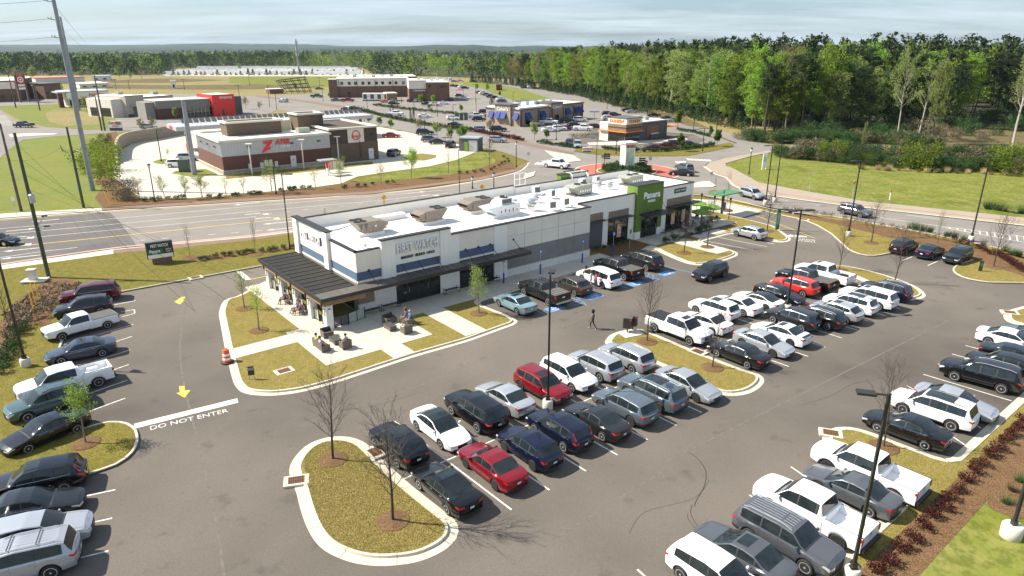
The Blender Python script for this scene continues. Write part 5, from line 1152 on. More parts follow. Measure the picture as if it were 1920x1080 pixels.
 if opt.get('sunroof'):
  x0=sp['ws'][1]-.12;x1=x0-opt['sunroof'];b=MB();vs_=[];N=5
  for q in range(N+1):
   x=x0+(x1-x0)*q/N;S=half_section(x,sp)
   for f in(-1,-.5,0,.5,1):y=.46*f*(1 if opt['sunroof']<.8 else 1.15);vs_.append((x,y,(S[12][1]-(S[12][1]-S[11][1])*(abs(y)/S[11][0]))+.012))
  b.add(vs_,[(q*5+k,q*5+k+1,q*5+k+6,q*5+k+5)[::-1]for q in range(N)for k in range(4)],AH)
  for v_ in range(0):pass
  parts['sunroof']=[b]
 if opt.get('spoiler'):
  x=-sp['L']/2+.12;b=MB();z=interp(x,sp['top']);b.box((x,0,z+.05),(.22,1.3,.03),opt['spoiler']);parts['spoiler']=[b]
 if sp.get('bed'):
  b0,b1=sp['bed'];rail=sp['rail'];W=sp['W']/2;b=MB();R=sp['r']+.07;xc=-sp['wb']/2
  bx_=sorted({b0,b1}|{round(xc+R*math.sin(k*math.pi/12),3)for k in range(-6,7)}|{xc-R-.004,xc+R+.004}|{b0+(b1-b0)*k/12 for k in range(13)},reverse=True)
  for s in(1,-1):
   vs_=[]
   for x in bx_:
    lo=sp['sill']
    if abs(x-xc)<R:lo=sp['r']+math.sqrt(max(0,R*R-(x-xc)**2))
    m=lambda f:lo+(rail-lo)*f
    vs_+=[(x,s*W*.72,sp['sill']),(x,s*W*.955,lo),(x,s*W*.985,m(.2)),(x,s*W,m(.6)),(x,s*W*.985,m(.9)),(x,s*W*.95,rail),(x,s*(W*.95-.09),rail),(x,s*(W*.95-.12),.80)]
   fs=[]
   for k in range(len(bx_)-1):
    for q in range(7):f=(k*8+q,(k+1)*8+q,(k+1)*8+q+1,k*8+q+1);fs.append(f if s>0 else f[::-1])
   b.add(vs_,fs,'PAINT')
  b.add([(b0,-W*.9,.80),(b0,W*.9,.80),(b1,W*.9,.80),(b1,-W*.9,.80)],[(0,3,2,1)[::-1]],'PAINT' if not opt.get('liner')else A4)
  b.box((b0+.02,0,.88),(.06,W*1.86,.8),'PAINT');
  for x in[-.2*k+xc+.4 for k in range(5)]:pass
  for s in(1,-1):b.box((xc,s*(W*.95-.26),.92),(.9,.26,.26),'PAINT' if not opt.get('liner')else A4,top=(.75,.9))
  parts['cargo_bed']=[b]
  b=MB();b.box((b1+.035,0,(rail+.58)/2),(.07,W*1.9,rail-.58),'PAINT');b.box((b1-.003,0,rail-.13),(.01,.22,.05),A4);parts['tailgate']=[b]
  for s in(1,-1):
   t_=parts['taillight'][0 if s>0 else 1];t_.v,t_.f,t_.m=[],[],[];t_.box((b1+.02,s*(W*.93),rail-.22),(.12,.13,.34),AW)
  if opt.get('cover'):
   b=MB();b.box(((b0+b1)/2+.02,0,rail+.02),(b0-b1-.06,W*1.84,.05),opt['cover'])
   if opt.get('coverlines'):
    for k in range(1,4):b.box((b0+(b1-b0)*k/4,0,rail+.05),(.05,W*1.8,.015),A6)
   parts['bed_cover']=[b]
  else:
   b=MB();b.tube([(b0-.05,W*.9,rail+.01),(b1+.05,W*.9,rail+.01)],.03,A4,4);b.tube([(b0-.05,-W*.9,rail+.01),(b1+.05,-W*.9,rail+.01)],.03,A4,4);parts['bed_rail']=[b]
 if opt.get('flares'):
  for xc in(sp['wb']/2,-sp['wb']/2):
   for s in(1,-1):
    b=MB();R=sp['r']+.07;vs_=[];N=12
    for k in range(N+1):
     t=math.pi*k/N;
     for rr,dy_ in((R-.01,.012),(R+.075,.018)):vs_.append((xc+rr*math.cos(t),s*(sp['W']/2+dy_-.005),sp['r']+rr*math.sin(t)))
    b.add(vs_,[((k*2,k*2+1,k*2+3,k*2+2)if s<0 else(k*2,k*2+2,k*2+3,k*2+1))for k in range(N)],A4);parts.setdefault('wheel_flare',[]).append(b)
 return parts
WHEELS={}
def wheel_mesh(r,rimm,sp5):
 key=(round(r,3),rimm.name,sp5)
 if key in WHEELS:return WHEELS[key]
 w=.235 if r<.38 else .27;b=MB();b.lathe([(r*.62,-w/2),(r*.93,-w/2),(r,-w/2+.035),(r,w/2-.035),(r*.93,w/2),(r*.70,w/2)],AU,22,axis='y');ty=b.mesh('tyre',True,40)
 c=MB();R=r*.70
 c.lathe([(R,w/2-.005),(R,w/2+.004),(R*.9,w/2+.004),(R*.88,w/2-.03)],rimm,22,axis='y')
 c.lathe([(R*.88,w/2-.075),(R*.86,w/2-.08),(R*.1,w/2-.085),(.001,w/2-.085)],A4,16,axis='y')
 for k in range(sp5):
  a=math.tau*k/sp5;d=(math.cos(a),math.sin(a));nx=(-math.sin(a),math.cos(a));h0,h1=.050 if sp5<8 else .030,.042 if sp5<8 else .022
  pts=[(d[0]*.03+nx[0]*h0,w/2-.008,d[1]*.03+nx[1]*h0),(d[0]*R*.92+nx[0]*h1,w/2-.006,d[1]*R*.92+nx[1]*h1),(d[0]*R*.92-nx[0]*h1,w/2-.006,d[1]*R*.92-nx[1]*h1),(d[0]*.03-nx[0]*h0,w/2-.008,d[1]*.03-nx[1]*h0)]
  c.add(pts+[(p[0],p[1]-.03,p[2])for p in pts],[(0,1,2,3),(0,4,5,1),(3,2,6,7)],rimm)
 c.lathe([(.001,w/2+.006),(.05,w/2+.004),(.055,w/2-.02)],rimm,10,axis='y')
 rm=c.mesh('rim',True,30);WHEELS[key]=(ty,rm);return ty,rm
PAINTS={}
def paint_mat(name,col,metal=.35,rough=.28):
 if name not in PAINTS:PAINTS[name]=mat(name+' car paint',col,rough,metal=metal,coat=.55,spec=.35,n=(1.1,.25),col2=tuple(c*.8 for c in col),objrand=.06)
 return PAINTS[name]
PC=dict(black=(.004,.004,.005),navy=(.010,.014,.036),charcoal=(.026,.028,.031),grey=(.115,.122,.132),silver=(.42,.44,.46),white=(.80,.80,.80),red=(.27,.010,.014),maroon=(.12,.010,.018),brightred=(.52,.020,.018),slate=(.135,.165,.19),bluegrey=(.055,.068,.10),teal=(.085,.135,.14),lightblue=(.27,.42,.48),brown=(.075,.06,.05),orange=(.6,.2,.05),blue=(.02,.04,.13),darkgreen=(.02,.05,.03))
def pm(c):return paint_mat(c,PC[c],metal=.0 if c in('white','black','brightred')else .45,rough=.25 if c !='white' else .35)
CARMESH={}
def car_meshes(kind,opt):
 key=(kind,tuple(sorted((k,getattr(v,'name',v))for k,v in opt.items()if k not in('rim','spokes','dark'))))
 if key in CARMESH:return CARMESH[key]
 ph=mat('paint slot',(.5,.5,.5));out=[]
 for nm,lst in car_parts(kind,opt).items():
  for b in lst:
   b.mats=[ph if m=='PAINT' else m for m in b.mats]
   if not b.f:continue
   out.append((nm,b.mesh(nm,True,32),[i for i,m in enumerate(b.mats)if m is ph]))
 CARMESH[key]=out;return out
def set_paint(o,slots,m):
 for i in slots:o.material_slots[i].link='OBJECT';o.material_slots[i].material=m
def build_car(kind,colour,label,loc,rz,group=None,opt=None,cat=None,name=None):
 opt=dict(opt or{});sp=SPEC[kind];m=pm(colour)
 nm=name or{'pickup':'pickup_truck','oldpickup':'pickup_truck','van':'parked_van'}.get(kind,'parked_car')
 root=empty(nm,loc,rz,label,cat or{'pickup':'pickup truck','oldpickup':'pickup truck','van':'minivan','suv':'suv','bigsuv':'suv'}.get(kind,'car'),group)
 for pn_,me,slots in car_meshes(kind,{k:v for k,v in opt.items()if k not in('rim','spokes')}):
  o=link(pn_,me,root);set_paint(o,slots,m)
 ty,rm=wheel_mesh(sp['r'],opt.get('rim',AV),opt.get('spokes',5))
 for x in(sp['wb']/2,-sp['wb']/2):
  for s in(1,-1):
   w=link('wheel',ty,root,(x,s*(sp['W']/2-.135),sp['r']));w.rotation_euler=(0,random.random()*3*0,0 if s>0 else math.pi);link('rim',rm,w)
 return root
def wheel_pos(kind,px,which,h,wb=None):
 """place of a car from the ground contact of its wheel nearest the viewer"""
 sp=SPEC[kind];p=G(*px).to_2d();d=Vector((math.cos(h),math.sin(h)));nrm=Vector((-d.y,d.x))
 if nrm.dot(-p)<0:nrm=-nrm
 c=p-nrm*(sp['W']/2-.05)
 if which=='F':c=c-d*sp['wb']/2
 elif which=='R':c=c+d*sp['wb']/2
 return c
def car(kind,colour,label,h=None,F=None,R=None,C=None,M=None,group=None,**opt):
 if F and R:
  f,r=G(*F).to_2d(),G(*R).to_2d();hh=math.atan2((f-r).y,(f-r).x)
  if h is not None:hh=rad(h)
  c=wheel_pos(kind,pix((*((f+r)/2),0)),'M',hh)
 else:
  hh=rad(h)
  if C:c=G(*C).to_2d()
  elif M:c=wheel_pos(kind,M,'M',hh)
  else:c=wheel_pos(kind,F or R,'F' if F else 'R',hh)
 return build_car(kind,colour,label,(c.x,c.y,.012),hh,group,opt)
MID='cars parked in the middle rows';LFT='vehicles parked along the left kerb';RGT='vehicles parked on the right side';FRT='vehicles parked in front of the long building'
A_,T_=129.0,-51.0
car('suv','black','black suv with dusty roof beside the big oval tree island',A_,F=(701,839),R=(747,880.5),group=MID,chrome=1,sunroof=1.2)
car('sedan','white','white sedan with black glass roof facing the camera next to the oval island',T_,F=(826.7,842.7),R=(781.7,808),group=MID,blackroof=1,rim=AV)
car('bigsuv','black','black suv between the white sedan and a silver sedan',A_,F=(846.7,780),R=(895,811.7),group=MID,chrome=1,spokes=10)
car('sedan','silver','silver sedan left of the bright red suv in the middle rows',A_,R=(951.7,781.7),group=MID,rim=Ag,chrome=1)
car('suv','red','deep red suv facing the camera beside the nearest tall light pole',T_,F=(1020,760),R=(978.3,731.7),group=MID,clad=1,sunroof=.6,rim=Ag)
car('suv','white','white suv facing the camera next to the deep red suv',T_,F=(1072,736.7),group=MID,clad=1,ribs=1)
car('suv','silver','first silver suv right of the white suv near the tree island',A_,R=(1124,716.7),group=MID,rails='silver',ribs=1,spokes=5)
car('suv','silver','second silver suv alongside the island with the black bins',A_,R=(1184,700.7),group=MID,rails='silver',ribs=1,spokes=5)
car('sedan','black','black sedan parked tight against the kerb of the oval island',A_,F=(785,921.7),R=(839,961.7),group=MID,chrome=1,sunroof=.6,spokes=10)
car('sedan','red','dark red sedan in the middle rows beside a navy suv',A_,F=(873.3,877.3),R=(927.3,920),group=MID,rim=Ag)
car('hatch','navy','navy sporty suv right of the dark red sedan',A_,F=(944,845),R=(999.3,885),group=MID,chrome=1,rim=Ag)
car('suv','navy','blue suv with tall tail lights beside the rear window',A_,R=(1055.7,848.3),group=MID,hightail=1,clad=1)
car('sedan','charcoal','dark grey sedan between the blue suv and a blue grey suv',A_,R=(1128.3,827.7),group=MID)
car('suv','slate','plain blue grey suv in the lane side middle row',A_,R=(1181.7,800),group=MID,clad=1,rim=Ag)
car('bigsuv','slate','blue grey suv with large glass roof and silver rails',A_,R=(1235.7,775),group=MID,rails='silver',sunroof=1.5,chrome=1,rim=Ag)
car('sedan','silver','silver sedan facing the lane at the tip of the tree island',T_,F=(1304,755),group=MID,rim=Ag).children[0].name
car('pickup','white','white pickup with black bed cover beside the tree island facing the lane',T_,R=(1226.4,622.7),group=MID,cover=A4,sunroof=.5)
car('sedan','white','white sedan behind the bare tree right of the white pickup',A_,R=(1334,629),group=MID)
car('suv','white','white suv with dark sunroof nose to the building in the far row',A_,F=(1304,588),group=MID,sunroof=.9,rails='silver')
car('sedan','white','white sedan with blue tinted rear glass between the suv and the coupe',A_,R=(1392.5,594),group=MID,chrome=1)
car('coupe','white','white coupe with black roof left of the tall pole in the far row',A_,R=(1435,584.6),group=MID,blackroof=1,rim=Ag)
car('sedan','black','black sedan nose to the lane under the far row light pole',T_,F=(1475,573.3),group=MID,chrome=1,rim=Ag)
car('suv','brightred','bright red small suv right of the far row light pole',A_,R=(1504,558),group=MID,clad=1,rails='black')
car('pickup','black','black pickup with flat bed cover and tow hitch in the far row',A_,R=(1531.7,550.8),group=MID,cover=A5,dark=1,flares=1)
car('pickup','white','white pickup with open black bed at the end of the far row',A_,R=(1566,538),group=MID,liner=1,sunroof=.4)
car('sedan','black','black sedan at the left end of the far lane side row',A_,F=(1342,671),R=(1400.5,690.5),group=MID,spokes=10)
car('sedan','silver','matt grey silver sedan facing the lane beside the black sedan',T_,F=(1448,671),group=MID,rim=Ag).name
car('sedan','white','white sedan with dark spoiler and sunroof in the lane side far row',A_,R=(1480.6,651),group=MID,sunroof=.5,rim=Ag,spoiler=A4)
car('suv','charcoal','dark grey suv behind the white sedan with spoiler',A_,F=(1448,606),group=MID,clad=1)
car('suv','black','black suv with silver roof rails in the lane side far row',A_,R=(1549,620),group=MID,rails='silver')
car('hatch','silver','small silver suv right of the black suv with rails',A_,R=(1584,608),group=MID,clad=1,sunroof=.6,rails='silver')
car('suv','white','white suv with long dark glass roof and side rails',A_,R=(1611,593.5),group=MID,sunroof=1.5,rails='silver',chrome=1)
car('bigsuv','white','plain white suv second from the island end of the lane side row',A_,R=(1646,583),group=MID,sunroof=.5,chrome=1)
car('suv','navy','dark suv with tall red tail lights by the round island end',A_,R=(1677,567),group=MID,hightail=1,rails='silver')
car('sedan','lightblue','light blue sedan at the left end of the row by the building',128,F=(934.3,574),R=(970.3,591.5),group=FRT,sunroof=.6)
car('pickup','charcoal','dark grey pickup with striped bed cover behind the light pole',128,R=(1027.5,574),group=FRT,cover=A5,coverlines=1,sunroof=.6)
car('hatch','brown','brown crossover between the dark pickup and the white minivan',128,R=(1076.6,556),group=FRT)
car('van','white','white minivan with people standing beside it',128,R=(1129,541.8),group=FRT,rails='silver')
car('pickup','black','black pickup with flat black bed cover right of the minivan',128,R=(1169.4,527),group=FRT,cover=A5,dark=1)
car('bigsuv','charcoal','dark grey off road suv at the right end of the building row',128,R=(1211,508.8),group=FRT,rails='black',crossbars=1,clad=1)
car('suv','black','black suv driving across the lane in front of the building',F=(1328.7,530.6),R=(1360,519),chrome=1)['category']='suv'
car('hatch','silver','silver grey crossover parked alone near the drive through lane',129,R=(1413.6,451.9),F=(1379.7,442.5),group=FRT,rails='black')
car('suv','black','black suv tail to the lane by the young trees upper right',38.7,C=(1693,472),group=RGT)
car('sedan','navy','navy sedan between two dark suvs upper right',38.7,C=(1742,480),group=RGT)
car('suv','black','dark suv with sun shade facing the lane upper right',38.7+180,C=(1794,490),group=RGT,clad=1,chrome=1)
car('bigsuv','maroon','dark red suv at the top of the left row',205,R=(203,566),group=LFT,chrome=1)
car('suv','charcoal','dark grey suv between the red suv and the old white pickup',208,C=(160,589),group=LFT,rails='black')
car('oldpickup','white','old white pickup with grey bed cover in the left row',F=(119,639.5),R=(203,616.7),group=LFT,cover=A5)
car('sedan','bluegrey','dark blue grey sedan between two white pickups',F=(118,684),R=(192.5,669.5),group=LFT,sunroof=.6,chrome=1)
car('pickup','white','newer white pickup with open bed in the left row',222,R=(187,726),group=LFT,dark=1)
car('suv','teal','teal suv behind the small leafy tree on the left',226,F=(54.6,792),group=LFT,rails='black')
car('sedan','black','black sedan beside the lower left kerb island',F=(57.4,850),R=(145,813.5),group=LFT,chrome=1)
car('suv','black','black suv with tall red tail lights below the left island',203,R=(123.5,925),group=LFT,hightail=1,chrome=1,sunroof=.6)
car('sedan','charcoal','black green sedan nose to the lane on the left edge',22,F=(112,975),group=LFT,chrome=1)
car('suv','silver','silver crossover nose to the lane on the lower left edge',23,F=(128.6,1031),group=LFT)
car('bigsuv','silver','silver suv with roof cross bars in the bottom left corner',203,C=(38,1078),group=LFT,rails='silver',crossbars=1,ribs=1)
car('bigsuv','black','large black suv with silver side trim at the right edge',137,F=(1789,715),R=(1873,738),group=RGT,rails='silver',sidetrim=1,spokes=10,chrome=1)
car('sedan','silver','silver sedan nose to the kerb above the long white suv',-47,C=(1787,768),group=RGT,blackroof=0)
car('bigsuv','white','long white suv with twin glass roof panels on the right',132,R=(1782,814),F=(1690,772),group=RGT,rails='black',sunroof=1.7,chrome=1)
car('sedan','black','black luxury sedan with chrome window line beside the right island',132,F=(1636.7,808.3),R=(1738.5,846.6),group=RGT,chrome=1,spokes=7)
car('suv','black','black suv mostly hidden behind the large black suv right edge',135,C=(1876,700),group=RGT)
car('sedan','black','black sedan tail to the lane at the right edge',-45,C=(1902,682),group=RGT)
car('sedan','white','white chrome wheeled sedan tail to the lane by the right edge',-45,R=(1851,646.7),group=RGT)
car('sedan','slate','grey sedan behind the white sedan at the right edge',135,C=(1935,640),group=RGT)
car('pickup','white','white pickup with black wheels and open bed beside the right island',F=(1546,886),R=(1673.8,945),group=RGT,rim=Ag,flares=1,dark=1)
car('sedan','grey','grey sedan squeezed between two white pickups lower right',130,C=(1592,934),group=RGT,chrome=1)
car('pickup','white','pale silver white pickup with ribbed roof lower right',130,R=(1567.7,1030),group=RGT,rim=Ag,ribs=1,dark=1)
car('bigsuv','grey','grey suv with black roof slats nose to the lower right kerb',-49,F=(1507,1077),group=RGT,rails='silver',ribs=A6,clad=1)
car('sedan','grey','grey sedan with sunroof at the bottom of the right rows',130,F=(1323.6,1042),group=RGT,sunroof=.6)
car('suv','white','white suv cut off by the bottom edge lower right',-49,C=(1342,1102),group=RGT)
car('sedan','lightblue','pale blue car just entering at the bottom right corner',50,C=(1965,1090),group=RGT)
car('suv','silver','silver suv driving on the road past the green umbrellas',F=(1415,376),R=(1388,369),rails='silver',clad=1)
car('suv','grey','grey suv driving on the road past the field',F=(1615,409.5),R=(1576,401.5),chrome=1,clad=1)
FARM={}
def far_mesh(kind):
 if kind in FARM:return FARM[kind]
 ph=MATS['paint slot'];b=MB();sp=SPEC[kind]
 for nm,lst in car_parts(kind,{}).items():
  if nm in('door_handle','number_plate'):continue
  for q in lst:b.join(q)
 b.mats=[ph if m=='PAINT' else m for m in b.mats]
 for x in(sp['wb']/2,-sp['wb']/2):
  for s in(1,-1):
   y=s*(sp['W']/2-.12)
   b.lathe([(.01,-.12),(sp['r'],-.12),(sp['r'],.12),(sp['r']*.66,.12)],AU,12,(x,y,sp['r']),'y');b.lathe([(sp['r']*.62,s*.125),(.01,s*.13)],AV,10,(x,y,sp['r']),'y')
 me=b.mesh('far_car',True,32);FARM[kind]=(me,[i for i,m in enumerate(b.mats)if m is ph]);return FARM[kind]
def far_car(kind,colour,label,u,v,h,group='cars in the lots beyond the highway',nm=None):
 me,slots=far_mesh(kind);g=G(u,v);o=link(nm or('pickup_truck' if 'pickup' in kind else 'parked_car'),me,None,(g.x,g.y,.03),rad(h),label,'pickup truck' if 'pickup' in kind else('suv' if 'suv' in kind else 'car'),group);set_paint(o,slots,pm(colour));return o
CW=dict(black='black',navy='navy',charcoal='dark grey',grey='grey',silver='silver',white='white',red='red',maroon='maroon',slate='blue grey',blue='blue',orange='orange',brightred='bright red',bluegrey='dark blue grey')
KW=dict(sedan='sedan',suv='suv',bigsuv='large suv',van='minivan',pickup='pickup',hatch='hatchback',coupe='coupe')
FAR=[
('sedan','red',734,258,0,'at the corner of the store lot'),('bigsuv','charcoal',797,253,5,'on the branch road behind the small trees'),('suv','slate',806,266,10,'half hidden beside the dark sedan near the kiosk'),('sedan','charcoal',822,270,5,'near the kiosk in the store lot'),('suv','bluegrey',739,292,75,'leaving along the store side wall'),('suv','black',845,276,80,'beside the dark kiosk'),
('suv','silver',933,267,-15,'coming down the branch road'),('bigsuv','charcoal',651,208,150,'on the branch road beyond the brown store'),('pickup','white',741,217,-10,'on the drive in front of the clinic'),('sedan','white',796,220,0,'on the drive past the two cypress shrubs'),('suv','white',850,225,-8,'on the drive near the blue awning restaurant'),('sedan','black',854,237,-15,'in the gap of the long hedge'),
('suv','black',898,227,15,'left of the blue awning restaurant'),('pickup','white',891,221,10,'beside the dark suv left of the blue awning restaurant'),('suv','navy',909,213,10,'behind the pair left of the blue awning restaurant'),('sedan','charcoal',921,220,10,'by the corner of the blue awning restaurant'),('bigsuv','charcoal',934,247,10,'below the terrace of the blue awning restaurant'),
('sedan','grey',631,190,0,'at the left end of the clinic lot'),('pickup','red',652,191,0,'in the clinic lot'),('sedan','orange',724,193,0,'by the brick bin store'),('suv','charcoal',739,197,0,'in front of the brick bin store'),('sedan','silver',737,193,60,'behind the dark suv by the bin store'),('sedan','navy',769,191,80,'below the clinic wing left corner'),('sedan','silver',781,191,80,'below the clinic wing wall'),('sedan','blue',801,197,10,'on the clinic island edge'),('sedan','white',815,198,5,'in front of the clinic wing'),('sedan','white',832,196,5,'right of the other white sedan by the clinic'),('suv','charcoal',846,189,85,'at the clinic wing right corner'),('suv','white',872,187,0,'at the right end of the clinic'),('suv','grey',862,182,5,'near the pink tent'),('sedan','black',824,188,80,'tucked under the clinic wing wall'),('sedan','grey',791,190,80,'behind the small tree at the clinic'),('sedan','darkgreen',812,189,80,'behind the second tree at the clinic'),
('pickup','bluegrey',594,183,0,'by the leaning truss clearing'),('suv','silver',531,192,165,'on the far road left of the brown store'),('sedan','grey',599,168,10,'on the road behind the clinic'),
('sedan','charcoal',849,162,60,'first in the upper row by the far lawn'),('sedan','black',856,163,60,'second in the upper row by the far lawn'),('suv','white',864,165,60,'third in the upper row by the far lawn'),('suv','charcoal',872,167,20,'last in the upper row by the far lawn'),
('sedan','charcoal',900,175,20,'first in the curved row along the far lawn'),('suv','white',906,177,25,'second in the curved row along the far lawn'),('sedan','grey',912,179,28,'third in the curved row along the far lawn'),('suv','charcoal',920,183,30,'fourth in the curved row along the far lawn'),('suv','black',928,186,30,'fifth in the curved row along the far lawn'),('suv','white',928,187,30,''),('sedan','white',939,188,30,'sixth in the curved row along the far lawn'),('sedan','bluegrey',941,192,15,'last in the curved row along the far lawn'),
('sedan','grey',852,154,0,'left of three on the rear drive'),('sedan','silver',863,153,0,'middle of three on the rear drive'),('sedan','black',888,154,10,'right of three on the rear drive'),('sedan','charcoal',984,166,0,'left of three by the young pines'),('suv','white',995,166,0,'middle of three by the young pines'),('sedan','black',1005,167.5,-10,'right of three by the young pines'),
('pickup','white',1029,233,-10,'at the door of the blue awning restaurant'),('suv','silver',1006,236,10,'left of the white pickup at the awning restaurant'),('suv','black',1064,230,10,'right of the white pickup at the awning restaurant'),('van','white',1086,228,10,'at the right end of the awning restaurant'),('sedan','white',1031,247,5,'in the middle bay between the two food shops'),('suv','white',1048,245,5,'beside the white sedan between the two food shops'),('sedan','maroon',1061,244,20,'behind the white suv between the two food shops'),('suv','charcoal',1077,239,15,'behind the white pickup near the coffee shop'),('pickup','white',1093,245,-15,'near the coffee shop corner'),('suv','maroon',1117,242,5,'beside the white wall of the coffee shop'),('suv','black',1067,273,-100,'facing the road left of the silver van'),('van','silver',1083,276,-95,'facing the road by the red and white sign'),
('sedan','maroon',1228,281,5,'left of two behind the hedge of the coffee shop'),('sedan','maroon',1252,277,0,'right of two behind the hedge of the coffee shop'),('suv','black',1268,275,0,'behind the round tree of the coffee shop'),('sedan','navy',1292,275,-5,'at the right end of the coffee shop row'),('sedan','silver',1185,212,10,'behind the coffee shop in the upper lot'),('sedan','black',1177,209,10,'behind the silver sedan in the upper lot'),('sedan','charcoal',1226,219,10,'behind the coffee shop roof'),('sedan','charcoal',1252,225,5,'left of the silver one at the slope foot'),('sedan','silver',1263,229,5,'at the foot of the grassy slope'),('suv','maroon',1152,219,5,'in the bay right of the awning restaurant'),('suv','charcoal',1140,217,5,'left of the maroon suv right of the awning restaurant'),('suv','white',1141,225,5,'below the maroon suv right of the awning restaurant'),
('pickup','white',1043,315,-35,'leaving the roundabout to the left'),('suv','grey',1282,321,110,'leading the pair on the roundabout'),('sedan','charcoal',1277,329,160,'following with brake lights on the roundabout'),
('pickup','bluegrey',45,239,175,'turning at the left hand junction'),('suv','silver',279,242,5,'on the side street in front of the bank'),('suv','white',335,313,10,'beside the green utility box'),('suv','silver',354,301,10,'behind the steel pole by the brown store'),('suv','silver',16,184,-60,'far left beside the pylon sign'),('suv','maroon',50,180,0,'behind the red pylon sign'),('sedan','charcoal',-3,459,0,'just entering on the highway at the left edge')]
for k,c,u,v,h,w in FAR:
 if not w:continue
 far_car(k,c,' '.join(((CW.get(c,'dark green'))+' '+KW[k]+' '+w).split()[:16]),u,v,h)
g=G(936,169);tr_=empty('food_truck',(g.x,g.y,0),rad(80),'dark red and black food truck on the far lawn','food truck');bx(tr_,'body',-3,2.2,-1.15,1.15,.6,3.2,mat('dark red coachwork',(.12,.012,.012),.4));bx(tr_,'cab',2.2,3.4,-1.1,1.1,.6,2.2,A4);bx(tr_,'hatch',-2,1,-1.2,-1.151,1.5,2.8,Ap)
for x in(-2,2.4):b=MB();b.tube([(x,-1.2,.45),(x,1.2,.45)],.45,AU,10);b.build('wheel',tr_)
# ================================================================ VEGETATION
def leaf_quads(cen,rad_,n,size,flat=1.0,rng=RNG):
 """n small leaf faces scattered in each clump"""
 cen=np.asarray(cen,float);k=len(cen);rad_=np.broadcast_to(np.asarray(rad_,float),(k,))
 d=rng.normal(size=(k,n,3));d/=np.linalg.norm(d,axis=2,keepdims=True)+1e-9
 r=rad_[:,None,None]*rng.random((k,n,1))**.45;p=cen[:,None,:]+d*r*np.array([1,1,flat]);p=p.reshape(-1,3)
 a=rng.normal(size=p.shape);a/=np.linalg.norm(a,axis=1,keepdims=True);b=np.cross(a,rng.normal(size=p.shape));b/=np.linalg.norm(b,axis=1,keepdims=True)+1e-9
 s=size*(.6+.8*rng.random((len(p),1)));a*=s;b*=s*.7
 v=np.stack([p-a,p-b,p+a,p+b],1).reshape(-1,3);f=np.arange(len(v)).reshape(-1,4);return v,f
def limb_tree(H,spread,m,n1=9,seed=0,trunk=.35,r0=.22,bend=.12,tw=3,sides=5,base=.35,up=.75):
 """trunk, limbs and branchlets; returns MB and branch tip points"""
 R=random.Random(seed);b=MB();tips=[]
 def bend_pts(p,d,L,k,w):
  pts=[p];dd=d.copy()
  for i in range(k):dd=(dd+Vector((R.uniform(-w,w),R.uniform(-w,w),R.uniform(-w*.3,w)))).normalized();pts.append(pts[-1]+dd*L/k)
  return pts
 tp=bend_pts(Vector((0,0,0)),Vector((0,0,1)),H*.93,6,bend*.5);b.tube(tp,[r0*(1-.85*i/6)for i in range(7)],m,sides+1)
 for i in range(n1):
  f=base+(1-base)*.93*(i+R.random()*.6)/n1;q=f*6;k=int(q);p=tp[k].lerp(tp[min(k+1,6)],q-k)
  a=i*2.4+R.uniform(-.5,.5);L=spread*(1.15-f*.55)*R.uniform(.75,1.15);e=up*R.uniform(.75,1.2)
  d=Vector((math.cos(a),math.sin(a),e+f*.6)).normalized();bp=bend_pts(p,d,L*1.2,4,bend);rr=r0*(1-f*.75)*.42
  b.tube(bp,[rr*(1-.75*j/4)for j in range(5)],m,4,False);tips+=[bp[2],bp[3],bp[4]]
  for j in range(tw):
   s=R.uniform(.3,1.0)*4;k2=min(3,int(s));p2=bp[k2].lerp(bp[k2+1],s-k2);d2=(d+Vector((R.uniform(-.8,.8),R.uniform(-.8,.8),R.uniform(.0,.6)))).normalized();tpnts=bend_pts(p2,d2,L*R.uniform(.3,.6),2,bend*1.5)
   b.tube(tpnts,[rr*.45,rr*.3,rr*.1],m,3,False);tips.append(tpnts[-1])
 return b,tips
def twiggy(H,seed,m,spread=.27,nb=22,r0=.055,base=.22):
 """leafless young street tree with a full head of fine twigs"""
 R=random.Random(seed);b=MB();tp=[Vector((0,0,0))];d=Vector((0,0,1))
 for i in range(8):d=(d+Vector((R.uniform(-.05,.05),R.uniform(-.05,.05),.3))).normalized();tp.append(tp[-1]+d*H*.95/8)
 b.tube(tp,[r0*(1-.88*i/8)for i in range(9)],m,6)
 def br(p,d,L,r,lv):
  k=3;pts=[p];dd=d.copy()
  for i in range(k):dd=(dd+Vector((R.uniform(-.13,.13),R.uniform(-.13,.13),.10))).normalized();pts.append(pts[-1]+dd*L/k)
  b.tube(pts,[r,r*.75,r*.5,r*.22],m,3,False)
  if lv:
   for q in range(4 if lv==2 else 3):
    s=(q+.6+R.random()*.6)/4.6*k;j=min(2,int(s));p2=pts[j].lerp(pts[j+1],s-j);sd=d.orthogonal();sd.rotate(Matrix.Rotation(R.random()*math.tau,3,d));br(p2,(d+sd*R.uniform(.35,.6)+Vector((0,0,.12))).normalized(),L*R.uniform(.38,.55),max(.006,r*.5),lv-1)
 for i in range(nb):
  f=base+(.93-base)*(i+R.random()*.5)/nb;q=f*8;k=int(q);p=tp[k].lerp(tp[min(k+1,8)],q-k);a=i*2.4+R.uniform(-.4,.4)
  L=H*spread*(1.05-abs(f-.42)*1.0)*R.uniform(.85,1.15)*1.35;br(p,Vector((math.cos(a),math.sin(a),1.25+f*.7)).normalized(),L,r0*(1-f*.7)*.36,2)
 return b
TREEM={}
